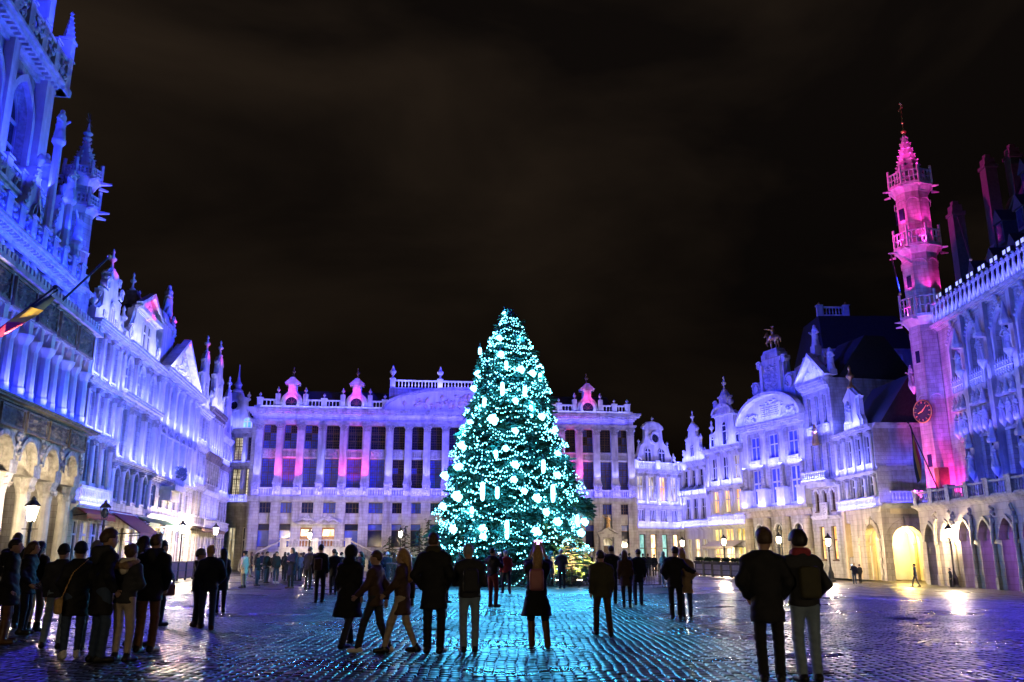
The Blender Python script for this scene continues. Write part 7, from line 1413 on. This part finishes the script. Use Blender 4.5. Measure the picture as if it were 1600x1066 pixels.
P(1074, 966, 858, 'woman in a tan padded coat held by the man in black', yaw=5, coat='tan', clen=.62, legs='jeans', hair='blond', hs='long', fem=True, puff=True, tilt=-.04, arms=('pocket', 'pocket'))
# ---- the couple on the right
P(1208, 1068, 827, 'tall man in a long black coat, left one of the foreground couple', yaw=-12, coat='black', clen=.66, legs='black', hair='brown', pose='stand', arms=('pocket', 'pocket'), bulk=1.12, tilt=.03, vol=1.14)
P(1268, 1067, 831, 'man in faded jeans and a red scarf, right one of the foreground couple', yaw=6, coat='charcoal', clen=.86, legs='ljeans', hair='dark', pose='stand', arms=('chest', 'pocket'), bag=('back', 'olive', 1), bulk=1.1, scarf='red', tilt=-.01, vol=1.2)
# ---- far right
P(1336, 913, 880, 'person in blue at the foot of the steps with raised arm', yaw=-20, coat='navy', clen=.8, legs='jeans', hair='blond', arms=('photo', 'down'))
P(1345, 912, 882, 'person in black beside the one in blue at the steps', yaw=20, coat='black', clen=.8, legs='black', hair='dark')
P(1432, 917, 881, 'person in a blue jacket walking before the yellow lit arch', yaw=60, coat='jeans', clen=.8, legs='grey', hair='dark', pose='walk', bag=('hand', 'white', 1), arms=('down', 'down'))
P(1487, 919, 888, 'dark figure leaning by the lamp of the town hall arcade', yaw=80, coat='charcoal', clen=.76, legs='black', hair='dark')
# ---- spectators in dark clothes along the barrier
g = random.Random(9); names = ['navy coat', 'black coat', 'brown jacket', 'charcoal jacket', 'olive parka']; cols = ['navy', 'black', 'brown', 'charcoal', 'olive']; hrs = ['dark', 'brown', 'blond', 'dark']
for i in range(26):
    px = 505+i*15.2+g.uniform(-5, 5); c = g.randrange(5); ft = g.uniform(908, 917)
    if 825 < px < 850: px += 20
    hh = g.uniform(.97, 1.06); X_, Y_ = ground_at(px, ft); tp = 868-(1.66*hh-1.5)/Y_*1340
    NTH = (ORDN+['twenty first', 'twenty second', 'twenty third', 'twenty fourth', 'twenty fifth', 'twenty sixth'])[i]; P(px, ft, tp, '%s spectator from the left along the barrier row, in a %s' % (NTH, names[c]), yaw=g.uniform(-35, 35), coat=cols[c], clen=g.choice([.6, .74, .82]), legs=g.choice(['black', 'jeans', 'charcoal']), hair=g.choice(hrs), hs=g.choice(['short', 'long', 'short', 'bob']), fem=g.random() < .5, group='spectators before the tree', arms=g.choice([('pocket', 'pocket'), ('down', 'down'), ('photo', 'photo'), ('chest', 'chest')]), hat=g.choice([None, None, 'beanie', 'hoodup']), hatc=g.choice(['black', 'grey', 'navy']))

for i in range(22):
    px = (392+i*8.2 if i < 13 else 884+(i-13)*12.5)+g.uniform(-3, 3); c = g.randrange(5); ft = g.uniform(902, 909); hh = g.uniform(.97, 1.06); X_, Y_ = ground_at(px, ft); tp = 868-(1.66*hh-1.5)/Y_*1340
    P(px, ft, tp, '%s distant onlooker from the left %s, in %s' % (ORDN[i] if i < 13 else ORDN[i-13], 'below the mansion stairs' if i < 13 else 'beyond the right barriers', names[c]), yaw=g.uniform(-60, 60), coat=cols[c], clen=g.choice([.6, .74, .82]), legs=g.choice(['black', 'jeans', 'charcoal']), hair=g.choice(hrs), hs=g.choice(['short', 'long', 'bob']), fem=g.random() < .5, group='distant onlookers', arms=g.choice([('pocket', 'pocket'), ('down', 'down'), ('chest', 'chest')]))
